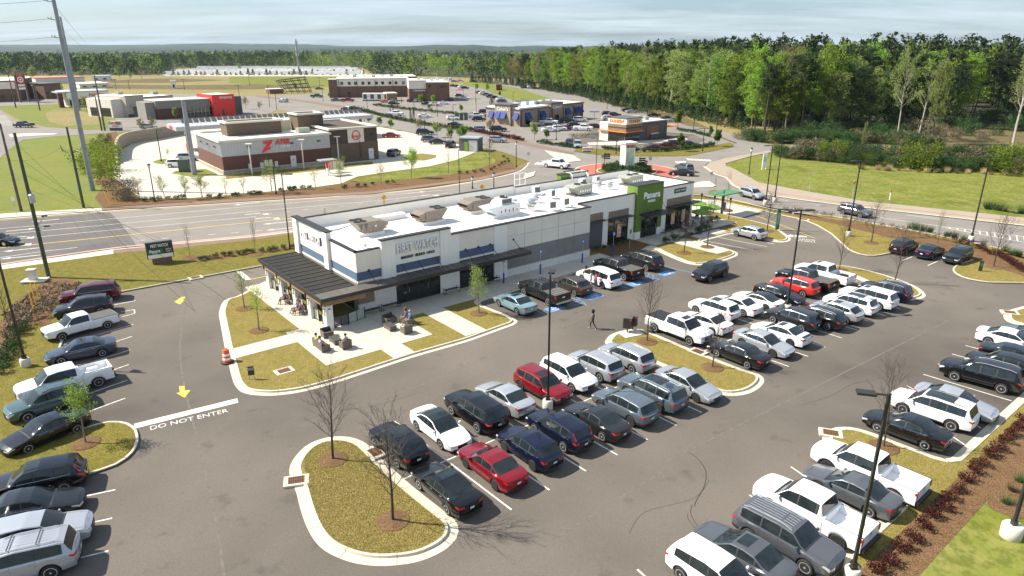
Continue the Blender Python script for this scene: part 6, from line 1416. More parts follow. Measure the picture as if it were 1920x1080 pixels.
def clumps_from(tips,H,W,n,seed,z0=.35,zc=.62):
 R=random.Random(seed);out=[tuple(t)for t in tips]
 while len(out)<n:
  t=R.random()*math.tau;ph=math.acos(R.uniform(-1,1));r=R.uniform(.55,1.0);z=math.cos(ph)*r
  x,y=math.sin(ph)*math.cos(t)*r,math.sin(ph)*math.sin(t)*r;out.append((x*W*(.8+.3*R.random()),y*W*(.8+.3*R.random()),H*zc+z*H*(1-zc)*(.95+.1*R.random())))
 return out
def make_variants():
 for i in range(7):
  H=21.0;t,tips=limb_tree(H,4.0,B0 if i%2 else AK,14,10+i,r0=.24,base=.34,tw=1);cl=clumps_from(tips,H,3.9,125,i,zc=.56+.02*(i%3))
  v,f=leaf_quads(cl,RNG.uniform(.6,1.35,len(cl)),40,.19);TREEM['broad',i]=(t.mesh('trunk',True),numesh('crown',v,f,[[A8,Ah,Ab,A8,Ah,A8,Ab][i]]))
 for i in range(5):
  H=25.0;R=random.Random(50+i);t,tips=limb_tree(H,3.6,AK,15,60+i,r0=.24,base=.55,tw=2,up=.25);cl=[tuple(p)for p in tips]+[(R.uniform(-2.3,2.3),R.uniform(-2.3,2.3),H*R.uniform(.66,.98))for _ in range(26)]
  v,f=leaf_quads(cl,RNG.uniform(.7,1.3,len(cl)),60,.15,.6);TREEM['pine',i]=(t.mesh('trunk',True),numesh('crown',v,f,[AJ]))
 for i in range(3):
  H=20.0;t,tips=limb_tree(H,5.0,Bc if i==1 else B0,18,80+i,r0=.25,base=.33,tw=6);v,f=leaf_quads([tuple(p)for p in tips],.8,22,.14);TREEM['budding',i]=(t.mesh('trunk',True),numesh('crown',v,f,[Ae if i !=1 else Ab]))
 for i in range(3):
  H=24.0;t,tips=limb_tree(H,5.2,Bc,15,90+i,r0=.30,base=.42,tw=5,up=1.3);v,f=leaf_quads([tuple(p)for p in tips if random.random()<.8],.85,13,.18);TREEM['pale',i]=(t.mesh('trunk',True),numesh('crown',v,f,[Ab]))
 for i in range(3): 
  b=MB();b.tube([(0,0,0),(0,0,3.6)],[.07,.02],AK,5);cl=[];R=random.Random(i)
  for k in range(34):z=.35+3.3*k/34;a=k*2.4;r=(3.9-z)*.30*R.uniform(.5,1.1);cl.append((math.cos(a)*r,math.sin(a)*r,z))
  v,f=leaf_quads(cl,.36,24,.11);TREEM['youngpine',i]=(b.mesh('trunk',True),numesh('crown',v,f,[Ay]))
 for i in range(4): 
  R=random.Random(i);cl=[(R.uniform(-.55,.55),R.uniform(-.55,.55),R.uniform(.25,.8))for _ in range(16)];v,f=leaf_quads(cl,.33,26,.075);TREEM['bush',i]=numesh('bush',v,f,[Ay]);TREEM['redbush',i]=numesh('bush',v,f,[AY]);TREEM['ybush',i]=numesh('bush',v,f,[AX])
  v,f=leaf_quads(cl,.45,13,.06);TREEM['sparse',i]=numesh('bush',v,f,[AY]);TREEM['tanbush',i]=numesh('bush',v,f,[AZ])
 for i in range(3):
  R=random.Random(40+i);cl=[(R.uniform(-.62,.62),R.uniform(-.62,.62),R.uniform(.15,.95))for _ in range(46)];v,f=leaf_quads(cl,.24,40,.032)
  for kk,mm in(('bigbush',Ay),('bigybush',AX),('bigtan',AZ)):TREEM[kk,i]=numesh('bush',v,f,[mm])
 for i in range(3):TREEM['bare',i]=twiggy(5.0,200+i,AK,nb=24).mesh('bare_branches')
 for i in range(3): 
  R=np.random.default_rng(i);n=130;a=R.random(n)*6.28;r=R.random(n)**.6*.22;h=.45+R.random(n)*.35;o=.18+.3*R.random(n);v=[];f=[]
  for k in range(n):
   x,y=math.cos(a[k])*r[k],math.sin(a[k])*r[k];e=len(v);v+=[(x-.012,y,0),(x+.012,y,0),(x*(1+o[k]*4),y*(1+o[k]*4),h[k])];f.append((e,e+1,e+2))
  TREEM['tuft',i]=numesh('tuft',v,f,[Bs]);TREEM['greentuft',i]=numesh('tuft',v,f,[Ay])
make_variants()
def plant_tree(kind,i,x,y,z,s,sw,label,cat='tree',group=None,name=None,ns=None):
 t,c=TREEM[kind,i];r=empty(name or{'pine':'pine_tree','broad':'broadleaf_tree','budding':'budding_tree','pale':'pale_tree','youngpine':'young_pine'}[kind],(x,y,z),random.random()*6.28,label,cat,group);r.scale=(sw,sw,s)
 link('trunk',t,r);link('crown',c,r);return r
def bush(kind,i,x,y,z,s,label,group,name='shrub',cat='shrub'):
 if s>1.7 and kind in('bush','ybush','tanbush'):kind={'bush':'bigbush','ybush':'bigybush','tanbush':'bigtan'}[kind]
 o=link(name,TREEM[kind,i%(3 if 'tuft' in kind or 'big' in kind else 4)],None,(x,y,z),random.random()*6.28,label,cat,group);o.scale=(s*random.uniform(.9,1.1),s*random.uniform(.9,1.1),s*random.uniform(.85,1.15));return o
EDGE=[p for p in GP([(940,150),(1000,160),(1100,178),(1200,199),(1300,218),(1380,238),(1450,252),(1600,252),(1750,245),(1900,240),(2200,240),(2700,240)])]
def edge_at(s):
 acc=0
 for a,b in zip(EDGE,EDGE[1:]):
  L=(b-a).length
  if s<=acc+L:return a.lerp(b,(s-acc)/L),(b-a).normalized()
  acc+=L
 return EDGE[-1],(EDGE[-1]-EDGE[-2]).normalized()
ELEN=sum((b-a).length for a,b in zip(EDGE,EDGE[1:]))
def hz(x,y):
 best=1e9
 for a,b in zip(EDGE,EDGE[1:]):
  d=b-a;t=max(0,min(1,(Vector((x,y))-a).dot(d)/d.length_squared));q=a+d*t;dd=(Vector((x,y))-q);s=dd.length*(1 if(d.x*dd.y-d.y*dd.x)>0 else-1);
  if abs(s)<abs(best):best=s
 return 4.0*smooth((best-6)/50)*smooth((x-30)/70)
def hill():
 xs_=np.linspace(15,620,56);ys_=np.linspace(150,700,50);v=[];f=[]
 for y in ys_:
  for x in xs_:z=hz(x,y);v.append((x,y,z-.12 if z>.02 else-.3))
 n=len(xs_)
 for j in range(len(ys_)-1):
  for i in range(n-1):f.append((j*n+i,j*n+i+1,(j+1)*n+i+1,(j+1)*n+i))
 o=link('wooded_hill',numesh('hill',v,f,[mat('woodland floor',(.045,.045,.018),.98,n=(.1,.7),world_space=True)]),kind='structure')
hill()
WT={'broad':['bright green broadleaf tree standing in the wood on the right','mid green broadleaf tree standing in the wood on the right','pale yellow green broadleaf tree standing in the wood on the right'],'pine':['tall dark pine standing in the wood on the right'],'budding':['tan budding tree with open branches standing in the wood'],'pale':['pale barked thin leaved tree standing in the wood']}
BM=[0,1,2,0,1,0,2]
WG='trees of the wood behind the field and lots'
cnt=0;RW=random.Random(5);nr={}
for row,(d0_,sp_)in enumerate(((1,6.6),(6.5,6.6),(12.5,7),(19,7.4),(26,8.2))):
 s=RW.random()*5
 while s<ELEN and cnt<285:
  p,t=edge_at(s);nrm=Vector((-t.y,t.x));q=p+nrm*(d0_+RW.uniform(-2.2,2.2))+t*RW.uniform(-2,2);s+=sp_*RW.uniform(.75,1.25)
  right=q.x>95
  if q.x>240:break
  if right and row==0 and RW.random()<.75:continue
  if right and row==1 and RW.random()<.5:continue
  z=hz(q.x,q.y);u=RW.random();pineP=(.14 if row<2 else .30)+(.25 if right else 0)
  if u<pineP:k='pine';i=RW.randrange(5);sc=RW.uniform(.74,.98)
  elif u<pineP+.09:k='budding';i=RW.choice((0,1,2));sc=RW.uniform(.9,1.1)
  elif row<2 and u<pineP+.13:k='pale';i=RW.randrange(3);sc=RW.uniform(.6,.85)
  else:k='broad';i=RW.choice((0,0,1,2,3,3,4,5,5,6));sc=RW.uniform(.78,1.08)+.02*row
  if q.x<20:sc*=.82
  nr[row]=nr.get(row,-1)+1;plant_tree(k,i,q.x,q.y,z-.1,sc,sc*RW.uniform(1.1,1.5),WT[k][BM[i]if k=='broad' else 0].split(' standing')[0]+', '+ordw(nr[row])+' from left in the wood\'s '+('front','second','third','fourth','rearmost')[row]+' row',group=WG);cnt+=1
for(u,v,vt,k,i,w,lb)in((1895,292,95,'pale',0,1.1,'tall pale barked tree with thin leaves, rightmost of the lone trees'),(1720,262,120,'pale',1,1.0,'pale lone tree with bright crown before the dark slope'),(1745,270,108,'broad',2,.62,'slender light green tree leaning at the clearing edge'),(1680,264,95,'budding',1,.8,'bare topped pale tree between two leafy ones'),(1467,245,95,'budding',0,1.1,'big tan budding tree at the near edge of the wood'),(1615,288,228,'broad',6,.5,'small yellow green tree standing alone by the bend'),(1893,268,200,'pine',2,.5,'thin dark trunked pine at the right clearing'),(1540,250,75,'broad',0,1.0,'tall bright green tree at the front of the wood near the bend'),(1490,247,165,'broad',3,.5,'low vivid yellow green tree at the wood edge')):
 g=G(u,v);h=ht(u,v,vt);base={'pale':24.,'broad':21.,'budding':20.,'pine':25.}[k];s_=h/base;plant_tree(k,i,g.x,g.y,0,s_,s_*w,lb)
def mass(name,pts,mats_,label,nleaf=60,size=.55,nclump=9,lowf=.12):
 V=[];MI=[];R=np.random.default_rng(11)
 for(x,y,z,h,w,mi)in pts:
  k=nclump;zz0=lowf if mi !=1 else lowf*1.3
  c=np.stack([R.uniform(-1,1,k)*w,R.uniform(-1,1,k)*w,z+h*(zz0+(1-zz0)*R.random(k)**.8)],1);tz=(c[:,2]-z)/h;sh=np.clip(1.25-tz,.25,1)[:,None];c[:,:2]*=sh;c[:,0]+=x;c[:,1]+=y
  v,f=leaf_quads(c,w*.42,nleaf//k,size*(h/18),1.0,R);V.append(v);MI.append(np.full(len(f),mi))
 V=np.concatenate(V);F=np.arange(len(V)).reshape(-1,4);o=link(name,numesh(name,V,F,mats_,np.concatenate(MI)),kind='stuff',label=label,cat='wood');return o
WM=[Ah,AJ,A8,Ae,Ab]
pts=[];R_=random.Random(3)
for k in range(1000):
 s=R_.random()*ELEN;p,t=edge_at(s);nrm=Vector((-t.y,t.x));d=32+110*R_.random()**1.3;q=p+nrm*d
 mi=R_.choices([0,1,2,3,4],[2,5 if q.x>60 else 3,3,.6,1.2])[0];h=R_.uniform(16,21)if mi !=1 else R_.uniform(19,24)
 pts.append((q.x,q.y,hz(q.x,q.y),h*(.86 if q.x<25 else 1),R_.uniform(2.6,4.2),mi))
mass('deep_woodland',pts,WM,'mixed pine and broadleaf woodland behind the first rows of trees',240,.42,20)
pts=[]
def far_start(u):
 tab=[(-600,142),(310,141),(330,129),(680,128.5),(700,141),(960,150),(1300,150)]
 for(a,za),(b,zb)in zip(tab,tab[1:]):
  if u<=b:return za+(zb-za)*max(0,(u-a))/(b-a)
 return 150
for k in range(5000):
 u=R_.uniform(-560,1500);vs0=far_start(u);y0=G(u,vs0).y;y=y0*(1+(.85 if u<600 else 1.5)*R_.random()**1.5)+R_.uniform(0,8);x=(u-960)/F_PX*(y*_c+CAM_H*_s)
 if u>960 and y<520:continue
 mi=R_.choices([0,1,2,3,4],[3,6,2,1.2,1])[0]
 nz_=mnoise.noise(Vector((x*.012,y*.012,0)))
 if nz_>.10:mi=R_.choices([0,2,4,3],[2,3,2,1])[0]
 elif nz_<-.12:mi=1
 pts.append((x,y,0,R_.uniform(11.5,16)*(1.08 if mi==1 else .95),R_.uniform(4,6),mi))
mass('far_woodland',pts,WM,'far band of mixed woodland under the blue hills',80,.78,10,.04)
S('woodland_floor',[(-2400,139),(310,139.5),(330,127),(680,126.5),(700,139),(960,148),(1010,140),(2000,112),(3000,100),(2000,89),(960,88.4),(-1500,88.4),(-2400,100)],.03,MATS['woodland floor'])
def ridge(name,y,hs,m,seed):
 n=220;R=random.Random(seed);v=[];f=[]
 for i in range(n+1):
  x=-6000+11000*i/n;u=960+F_PX*x/(y*_c);h=CAM_H+(interp(-u,[(-(a),b_)for a,b_ in hs])-0)*y/F_PX
  h+=4*R.random()+13*mnoise.noise(Vector((x*.0022,seed,0)))+5*mnoise.noise(Vector((x*.02,seed,3)))
  for dy_,k in((0,0),(60,.5),(220,.92),(520,1.0),(1400,.3)):v.append((x,y+dy_+40*mnoise.noise(Vector((x*.01,dy_,seed))),max(-5,h*k)))
 for i in range(n):
  for k in range(4):f.append((i*5+k,(i+1)*5+k,(i+1)*5+k+1,i*5+k+1))
 return link(name,numesh(name,v,f,[m]),kind='structure')
AN=mat('hill woodland',(.012,.026,.020),.98,n=(.006,.9),n2=(.014,.9,(.035,.055,.028)),world_space=True)
ridge('hills',4600,[(-3000,1),(0,1.6),(150,1.9),(330,4.6),(430,3.4),(520,3.6),(600,1.2),(760,-1.5),(960,-2.5),(1400,-3),(3000,-3)],AN,2)
ridge('hills',2300,[(-3000,-4.5),(0,-4.8),(200,-4.2),(400,-5.2),(620,-3.2),(800,-2.2),(1100,-1.6),(3000,-2)],AN,8)
ridge('hills',3300,[(-3000,-2.5),(0,-2.4),(300,-1.8),(500,-2.6),(760,-1.4),(960,-.8),(1300,-1),(3000,-1)],AN,9)
ridge('hills',6400,[(-3000,1),(0,1.6),(300,2.0),(600,1.0),(900,-.4),(1100,.2),(1400,.0),(3000,.5)],AN,5)
def bare(u,v,vt,label,i=0,wide=1.0,group='leafless young trees around the lot'):
 g=G(u,v);h=ht(u,v,vt);r=empty('bare_tree',(g.x,g.y,.12),random.random()*6,label,'tree',group);r.scale=(h/5*wide,h/5*wide,h/5)
 link('branches',TREEM['bare',i],r)
 b=MB();b.lathe([(.95,-.02),(.85,.05),(.3,.10),(.01,.11)],Ai,14);o=b.build('mulch_ring',r);o.scale=(5/h/wide,5/h/wide,5/h);return r
for a in((625,865,690,'bare tree at the top of the oval island',0,1.25),(737,980,768,'bare tree at the lower end of the oval island',1,1.15),(1213,643,527,'bare tree beside the black bins and white pickup',2,1.1),(1335,692,575,'bare tree at the tip of the middle island',0,1.1),(1677,531,432,'bare tree on the far island by the dark suv',1,1.1),(1573,508,418,'bare tree on the far island behind the white pickup',2,1),(1633,457,375,'bare tree on the upper lawn left of the black suv',0,1.3),(1757,461,397,'thin bare tree behind the navy sedan upper right',1,.6),(1862,503,405,'bare tree right of the dark suv on the upper lawn',2,1.3),(1438,435,358,'bare tree behind the silver crossover',0,1.2),(1282,476,398,'bare tree in front of the second restaurant doors',1,1.2),(1326,465,372,'bare tree beside the umbrella terrace',2,1.2),(1656,842,684,'bare tree behind the lamp on the right island',0,1),(357,485,424,'slim bare tree right of the roadside sign',1,.55),(480,479,413,'slim bare tree on the verge left of the long building',2,.5),(612,440,392,'slim bare tree behind the long building left end',0,.5),(1362,395,325,'slim bare tree behind the green canopy',1,.45),(1340,300+60,332,'tiny bare tree by the roundabout exit',2,.5),(16,610,525,'thin bare tree on the left mulch bank',0,.8),(2,650,590,'thin bare tree at the left edge',1,.8)):bare(*a)
def leafy(u,v,vt,label,m=A8,stems=1,dens=1.0,wide=.26,seed=0,base=.38,ring=True,bark=None,clump=.10,lsz=.05,z=.12,nm='young_tree',group='young planted trees'):
 g=G(u,v);h=ht(u,v,vt);r=empty(nm,(g.x,g.y,z),seed,label,'tree',group);R=random.Random(seed+3);b=MB();tips=[]
 for s in range(stems):
  t,tp=limb_tree(h,h*wide,bark or B0,12 if stems==1 else 6,seed*7+s,r0=.018*h if stems==1 else .012*h,base=base,tw=3,up=.9);a=s*2.4
  Mx=Matrix.Translation((.04*h*math.cos(a)*(stems>1),.04*h*math.sin(a)*(stems>1),0))@Matrix.Rotation(.10*(stems>1),4,Vector((math.sin(a),-math.cos(a),0)));b.join(t,Mx);tips+=[Mx@p for p in tp]
 b.build('trunk',r,True);tips=[p for p in tips if p.z>h*(base-.05)]
 v_,f=leaf_quads([tuple(p)for p in tips],clump*h,max(2,int(13*dens)),lsz*(h/4.5)**.5);link('crown',numesh('crown',v_,f,[m]),r)
 if ring:q=MB();q.lathe([(.9,-.01),(.8,.05),(.3,.09),(.01,.10)],Ai,14);q.build('mulch_ring',r)
 return r
leafy(897.5,590,497,'slim leafy young tree in front of the storefront',Ab,seed=1,wide=.16,base=.25,dens=1.6)
leafy(459,581,511,'young leafing tree nearest the pergola',A8,seed=2,wide=.22,dens=.7);leafy(486,622.5,541,'young leafing tree by the corner terrace',A8,seed=3,wide=.20,dens=.8)
leafy(161.6,834.6,738,'small bright green tree on the left island',A8,seed=4,wide=.30,dens=1.9,base=.45)
for i,(u,v,vt,lb,m,st_,d_,w_)in enumerate(((262,376,336,'first small tree from the left beside the store lot',Ae,3,.5,.36),(309,372,334,'second small tree from the left, leafy, right of the lamp',A8,2,1.3,.34),(349,374,333,'third small tree from the left along the mulch bank',Ab,3,1.0,.36),(379,371,331,'fourth small tree from the left in the open lawn gap',Ab,3,1.5,.34),(424,367,330,'fifth thin tree along the mulch bank',Ab,2,.4,.26),(458,364,331,'sixth thin tree along the mulch bank',Ab,2,.4,.28),(510,361,309,'feathery light green tree behind the black lamp',Ab,1,1.6,.36),(592,354,317,'sparse tan tree in front of the menu boards',Ae,1,.5,.36),(640,350,304,'light green tree below the brown wall',Ab,1,1.2,.36),(715,346,310,'twiggy tree on the green mound',Ae,1,.6,.34),(771,334,281,'vivid green conical tree on the green mound',A8,1,3.2,.28),(841,326,280,'bare branched tree on the mound near the kiosk',Ae,1,.2,.25),(918,316,262,'slim twiggy tree at the end of the mound',Ae,1,.5,.28),
 (692,234,219,'dark small tree left in the row by the branch road',Ah,1,2,.4),(712,238,222,'second small tree by the branch road',Ah,1,1.6,.4),(733,245,227,'third small tree by the branch road',Ah,1,1.6,.4),(785,250,227,'twiggy tree by the branch road near the tall pole',Ae,1,.5,.4),(820,258,236,'round leafy tree above the dark suv',Ab,1,2.2,.45),(845,266,244,'small leafy tree left of the kiosk',Ab,1,1.5,.4),(867,270,242,'leafy tree right behind the kiosk',Ah,1,2.2,.45),
 (1002,262,233,'small pale tree at the edge of the food lots',Ab,1,1.5,.3),(1275,284,255,'rounded dark leafy tree in front of the coffee shop',Ah,1,4,.26),(1344,275,246,'dark leafy tree on the corner of the coffee lot',Ah,1,4,.26),(1333,258,238,'narrow green tree beside the blue bin',Ah,1,3,.2),(1270,243,208,'tall slender green tree at the slope foot',Ah,1,2.5,.2),(1025,262,245,'small shrubby tree near the hedge by the road',Ah,1,3,.3),
 (790,199,180,'bright green thin tree left before the clinic wing',A8,1,2,.25),(812,199,180,'bright green thin tree right before the clinic wing',A8,1,2,.25),(804,208,196,'thin tree on the clinic drive',Ab,1,1.2,.3),(865,213,198,'thin green tree at the clinic island end',A8,1,1.5,.3),(914,175,158,'thin green tree in the far lawn row',A8,1,1.2,.3),(894,172,158,'thin green tree left in the far lawn row',A8,1,1.2,.3),(937,182,172,'small green tree on the far lawn',A8,1,1.5,.3),(918,250,228,'twiggy tree by the restaurant sign',Ae,1,.7,.35),(922,205,186,'twiggy tree in the wide far drive',Ae,1,.7,.3),
 (265,247,225,'twiggy tree at the left of the street',Ae,1,.8,.35),(288,246,224,'twiggy tree in front of the grey car',Ae,1,.8,.35),(330,225,203,'small conical tree against the bank wall',Ab,1,2.5,.2),(163,210,184,'yellow green tree below the noodle restaurant',Ab,1,1.8,.35),(240,218,190,'small green tree against the beige shop',A8,1,2,.3),(315,296,280,'tiny tree on the lawn by the lamp in the store lot',Ae,1,.5,.3),(461,205,185,'twiggy tree right of the red tower',Ae,1,.8,.4),(487,208,193,'small bare tree on the bank verge',Ae,1,.6,.4),(555,170,156,'green sapling right of the leaning truss',A8,1,2,.25),(617,184,174,'small green sapling at the clinic corner',A8,1,2,.3))):
 leafy(u,v,vt,lb,m,st_,d_,w_,seed=10+i,ring=False,z=.03,clump=.10 if v>240 else .13,lsz=.06 if v>290 else .12,base=.3)
for(u,v,vt,k,i,w,lb)in((31,152,128,'broad',2,1.7,'round yellow green tree behind the pylon sign'),(225,147,124,'broad',0,1.3,'bright green tree left before the dark far wood'),(245,149,133,'broad',2,1.3,'lower green tree beside the bright one at the far wood'),(266,149,126,'budding',0,1.4,'tan tree at the far wood edge'),(153,146,132,'broad',3,1.3,'small green tree by the red roofed shed'),(182,147,123,'broad',4,1.4,'grey green tree behind the white shed'),(63,152,126,'broad',2,1.9,'wide pale green tree left of the steel pole'),(96,150,134,'budding',2,1.5,'brownish small tree left of the red roofed shed'),(118,178,155,'broad',0,.9,'green tree in front of the dark brick store'),(450,134,118,'broad',2,1.4,'lone green tree above the white trailers')):
 g=G(u,v);h=ht(u,v,vt);base={'pale':24.,'broad':21.,'budding':20.,'pine':25.}[k];s_=h/base;plant_tree(k,i,g.x,g.y,0,s_,s_*w,lb)
for i,(u,v,vt)in enumerate(((732,211,200),(737,211,199),(770,222,203),(775.5,223,204))):
 g=G(u,v);h=ht(u,v,vt);o=plant_tree('youngpine',i%3,g.x,g.y,0,h/3.7,h/3.7*.5,ordw(i)+' narrow cypress from the left on the clinic drive',group='narrow cypresses');o.name='cypress_tree'
YP=[];
def along(px,n,jit=1.0,z=0):
 P=GP(px);tot=sum((b-a).length for a,b in zip(P,P[1:]));out=[]
 for i in range(n):
  s=tot*(i+.5)/n;acc=0
  for a,b in zip(P,P[1:]):
   L=(b-a).length
   if s<=acc+L:q=a.lerp(b,(s-acc)/L);break
   acc+=L
  out.append(q+Vector((random.uniform(-jit,jit),random.uniform(-jit,jit))))
 return out
for i,q in enumerate(along([(880,154),(960,160),(1040,172),(1120,180),(1200,200),(1300,223),(1400,245)],95,1.8)+along([(1030,170),(1080,180),(1130,192),(1210,214)],38,1.8)):
 s=random.uniform(.9,1.5);plant_tree('youngpine',i%3,q.x,q.y,0,s,s*1.25,ordw(i if i<95 else i-95)+' young pine from the left in the '+('upper' if i<95 else 'lower')+' planted line below the wood',group='young pines along the foot of the wood')
kinds=('bush','bush','ybush','bush','tanbush','bush')
def hedge(px,n,s,jit,kind,label,group,name='shrub',z=.05,ordinal=None):
 for i,q in enumerate(along(px,n,jit)):bush(kind if isinstance(kind,str)else random.choice(kind),i,q.x,q.y,z,s*random.uniform(.8,1.2),(ordw(i)+' '+label)if ordinal else label,group,name)
hedge([(1400,262),(1440,266),(1540,270),(1650,267),(1760,280)],80,2.8,2.2,('bush','bush','bush','bush','bush','tanbush'),'dark bush from the left at the foot of the wood by the bend','bushes at the foot of the wood','bush',ordinal=1)
hedge([(1450,292),(1500,297),(1600,306),(1750,318),(1920,320),(2100,322)],95,2.3,2.0,('bush','bush','bush','ybush','tanbush'),'bush from the left in the overgrown strip above the field','bushes above the field','bush',ordinal=1)
hedge([(1520,289),(1620,296),(1750,305),(1920,308),(2050,308)],55,3.2,2.4,('bush','bush','bush','bush','tanbush'),'tall bush from the left at the back of the overgrown strip','bushes above the field','bush',ordinal=1)
hedge([(1600,316),(1700,322),(1920,328),(2000,328)],26,1.5,.8,'tuft','straw coloured grass tuft from the left at the field edge','straw tufts at the field edge','grass_tuft',ordinal=1)
for i in range(98):
 u=1500+i*5.1;v=random.uniform(205,262);g=G(u,v);z=hz(g.x,g.y);bush(random.choice(('bush','bush','bush','bush','bush','bush','tanbush')),i,g.x,g.y,z-.2,random.uniform(2.4,4.4),ordw(i)+' dark bush from the left on the rising ground before the pines','bushes on the rising ground','bush')
for(u,v,s,lb)in((1720,318,5.0,'big light green bush in the strip above the field'),(1890,326,6.0,'vivid yellow green bush at the right end of the strip'),(1560,302,4.0,'olive bush at the left of the strip')):
 g=G(u,v);bush('ybush',1,g.x,g.y,0,s,lb,'large bushes','bush')
for(u,v,s,k,lb)in((186,322,5.2,'ybush','yellow green bush nearest the steel pole on the knoll'),(196,342,4.6,'ybush','lower yellow green bush on the mulch slope'),(200,300,4.6,'ybush','upper yellow green bush on the knoll'),(192,285,3.2,'bush','dark bush above the yellow green ones'),(228,372,3.2,'tanbush','leafless brown bush on the mulch slope'),(245,376,2.0,'tanbush','small leafless bush by the first small tree'),(198,268,2.4,'bush','dark bush at the top of the mulch slope')):
 g=G(u,v);bush(k,2,g.x,g.y,0,s,lb,'bushes on the knoll','bush')
for i,(x,y)in enumerate([(1130,985),(1200,955),(1270,880),(1325,820),(1375,765),(1425,705),(1485,660),(1520,610),(1560,565),(1615,510),(1660,465),(1690,430),(1745,385),(1775,345),(1810,300),(1850,270),(1890,235),(1915,200)]):
 g=G(1240+x/2.8235,720+(y+14)/2.8235);bush('redbush',i,g.x,g.y,.14,.62,ordw(i)+' burgundy shrub from the bottom in the right hand row','burgundy shrubs in the right row')
L8=[(1280+x/3,280+y/3)for x,y in[(580,345),(625,350),(660,355),(705,362),(748,368),(790,374),(832,380)]]+[(1560+x/4.5,300+y/4.5)for x,y in[(110,510),(175,518),(232,525),(293,545),(422,567),(492,578),(560,590),(625,605),(688,615),(748,632),(808,650),(875,662),(945,675),(1012,698),(1075,708),(1150,718),(1215,748),(1265,772),(1325,795),(1385,805),(1410,825),(1435,840),(1465,850),(1495,865),(1520,885),(1550,905),(1580,925),(1605,945)]]
for i,(u,v)in enumerate(L8):g=G(u,v+1.5);bush('redbush' if i>20 else 'sparse',i,g.x,g.y,.13,.7,ordw(i)+' reddish shrub from the left along the upper lawn','reddish shrubs along the upper lawn')
for i,(x,y)in enumerate([(650,568),(703,582),(762,595),(822,607),(970,645),(1030,660),(1105,672),(1275,715),(1452,770),(1510,790),(1570,808)]):g=G(1560+x/4.5,300+y/4.5+2);bush('greentuft',i,g.x,g.y,.13,1.4,ordw(i)+' green tuft from the left along the upper road edge','green tufts by the upper road','grass_tuft')
for i,(x,y)in enumerate([(165,480),(140,520),(115,580),(85,622),(70,662),(60,692),(35,722),(20,757),(10,800)]):g=G(x/4,500+y/4);bush('bush',i,g.x,g.y,.13,.85,ordw(i)+' dark green shrub from the top on the left bank','shrubs on the left bank')
SHR=[(x/4,300+y/4)for x,y in[(1520,762),(1565,752),(1615,742),(1680,728),(1735,726),(1800,718),(1850,710),(1890,705)]]+[(480+x/4,340+y/4)for x,y in[(40,537),(105,535),(150,525),(210,517),(275,507)]]
for i,(u,v)in enumerate(SHR):g=G(u,v);bush('bush',i,g.x,g.y,.13,.6,ordw(i)+' low shrub from the left right of the roadside sign','low shrubs right of the roadside sign')
sheet('mulch_bed',catmull(GP([(350,489),(360,484),(420,478),(490,471),(560,462),(565,468),(490,477),(420,486),(380,492)]),True,3),.135,Ai)
Z1=[(200+x/5.333,300+y/5.333)for x,y in[(385,418),(465,408),(525,405),(625,398),(705,396),(765,386),(1035,383),(1140,377),(1275,362),(1310,360),(1437,352),(1482,350),(1543,343),(1745,315),(1835,303),(1880,298)]]+[(300+x/4.364,180+y/4.364)for x,y in[(1067,775),(1100,767),(1165,765),(1230,765),(1500,762),(1520,750),(1620,742),(1680,741),(1745,728),(1860,714),(1910,710)]]+[(860+x/4,280+y/4)for x,y in[(10,180),(60,184),(120,176),(165,164),(185,174),(240,158),(265,143),(300,128),(325,113),(350,103),(375,98),(370,78),(335,63)]]
for i,(u,v)in enumerate(Z1):g=G(u,v);bush('bush',i,g.x,g.y,.05,.7 if i<20 else .55,ordw(i)+' round shrub from the left on the mulch bank','round shrubs on the mulch bank')
hedge([(660,204),(730,222),(800,236),(885,247.5)],52,1.3,.2,'bush','low shrub from the left in the hedge beside the branch road','hedge beside the branch road',ordinal=1)
hedge([(700,198),(760,206),(852,215),(900,219)],40,1.2,.2,'bush','low shrub from the left in the hedge of the clinic drive','hedge of the clinic drive',ordinal=1)
hedge([(889,247),(935,256),(982,265)],26,1.1,.2,'redbush','low russet shrub from the left in the hedge below the awning restaurant','russet hedge by the road',ordinal=1)
hedge([(1008,268),(1040,273),(1080,278)],14,1.0,.2,'bush','low shrub from the left in the hedge at the road corner','hedge of the coffee shop',ordinal=1);hedge([(1130,280),(1170,285),(1240,285),(1300,279),(1338,274)],42,1.0,.3,'bush','low shrub from the left in the hedge in front of the coffee shop','hedge of the coffee shop',ordinal=1);hedge([(1270,245),(1300,249),(1330,257)],18,.9,.2,'bush','low shrub from the left in the hedge beside the coffee drive','hedge of the coffee shop',ordinal=1)
hedge([(1071,260),(1090,258),(1120,255)],10,1.2,.3,'tanbush','brown shrub from the left in the strip beside the coffee shop','hedge of the coffee shop',ordinal=1)
for t in range(52):
 a=t*math.tau/26;rr=(4.0 if t<26 else 2.6);bush('bush',t,RC.x+rr*1.05*math.cos(a),RC.y+rr*.95*math.sin(a),.15,1.15 if t<26 else 1.5,('outer' if t<26 else 'inner')+' clipped hedge shrub, '+ordw(t%26)+' anticlockwise round the roundabout column','ring hedge of the roundabout')
for i,(u,v)in enumerate([(1310,421+26),(1318,446),(1333,443),(1345,440),(1355,437)]):g=G(u-60+i*8,v+10-i*3);bush('bush',i,g.x,g.y,.2,.9,ordw(i)+' dark shrub from the left below the umbrella terrace','shrubs below the umbrella terrace')
for i in range(6):q=B(32.4+i*1.1,1.3);bush('bush',i,q.x,q.y,.16,.42,ordw(i)+' small plant from the left under the restaurant window','small plants under the window')
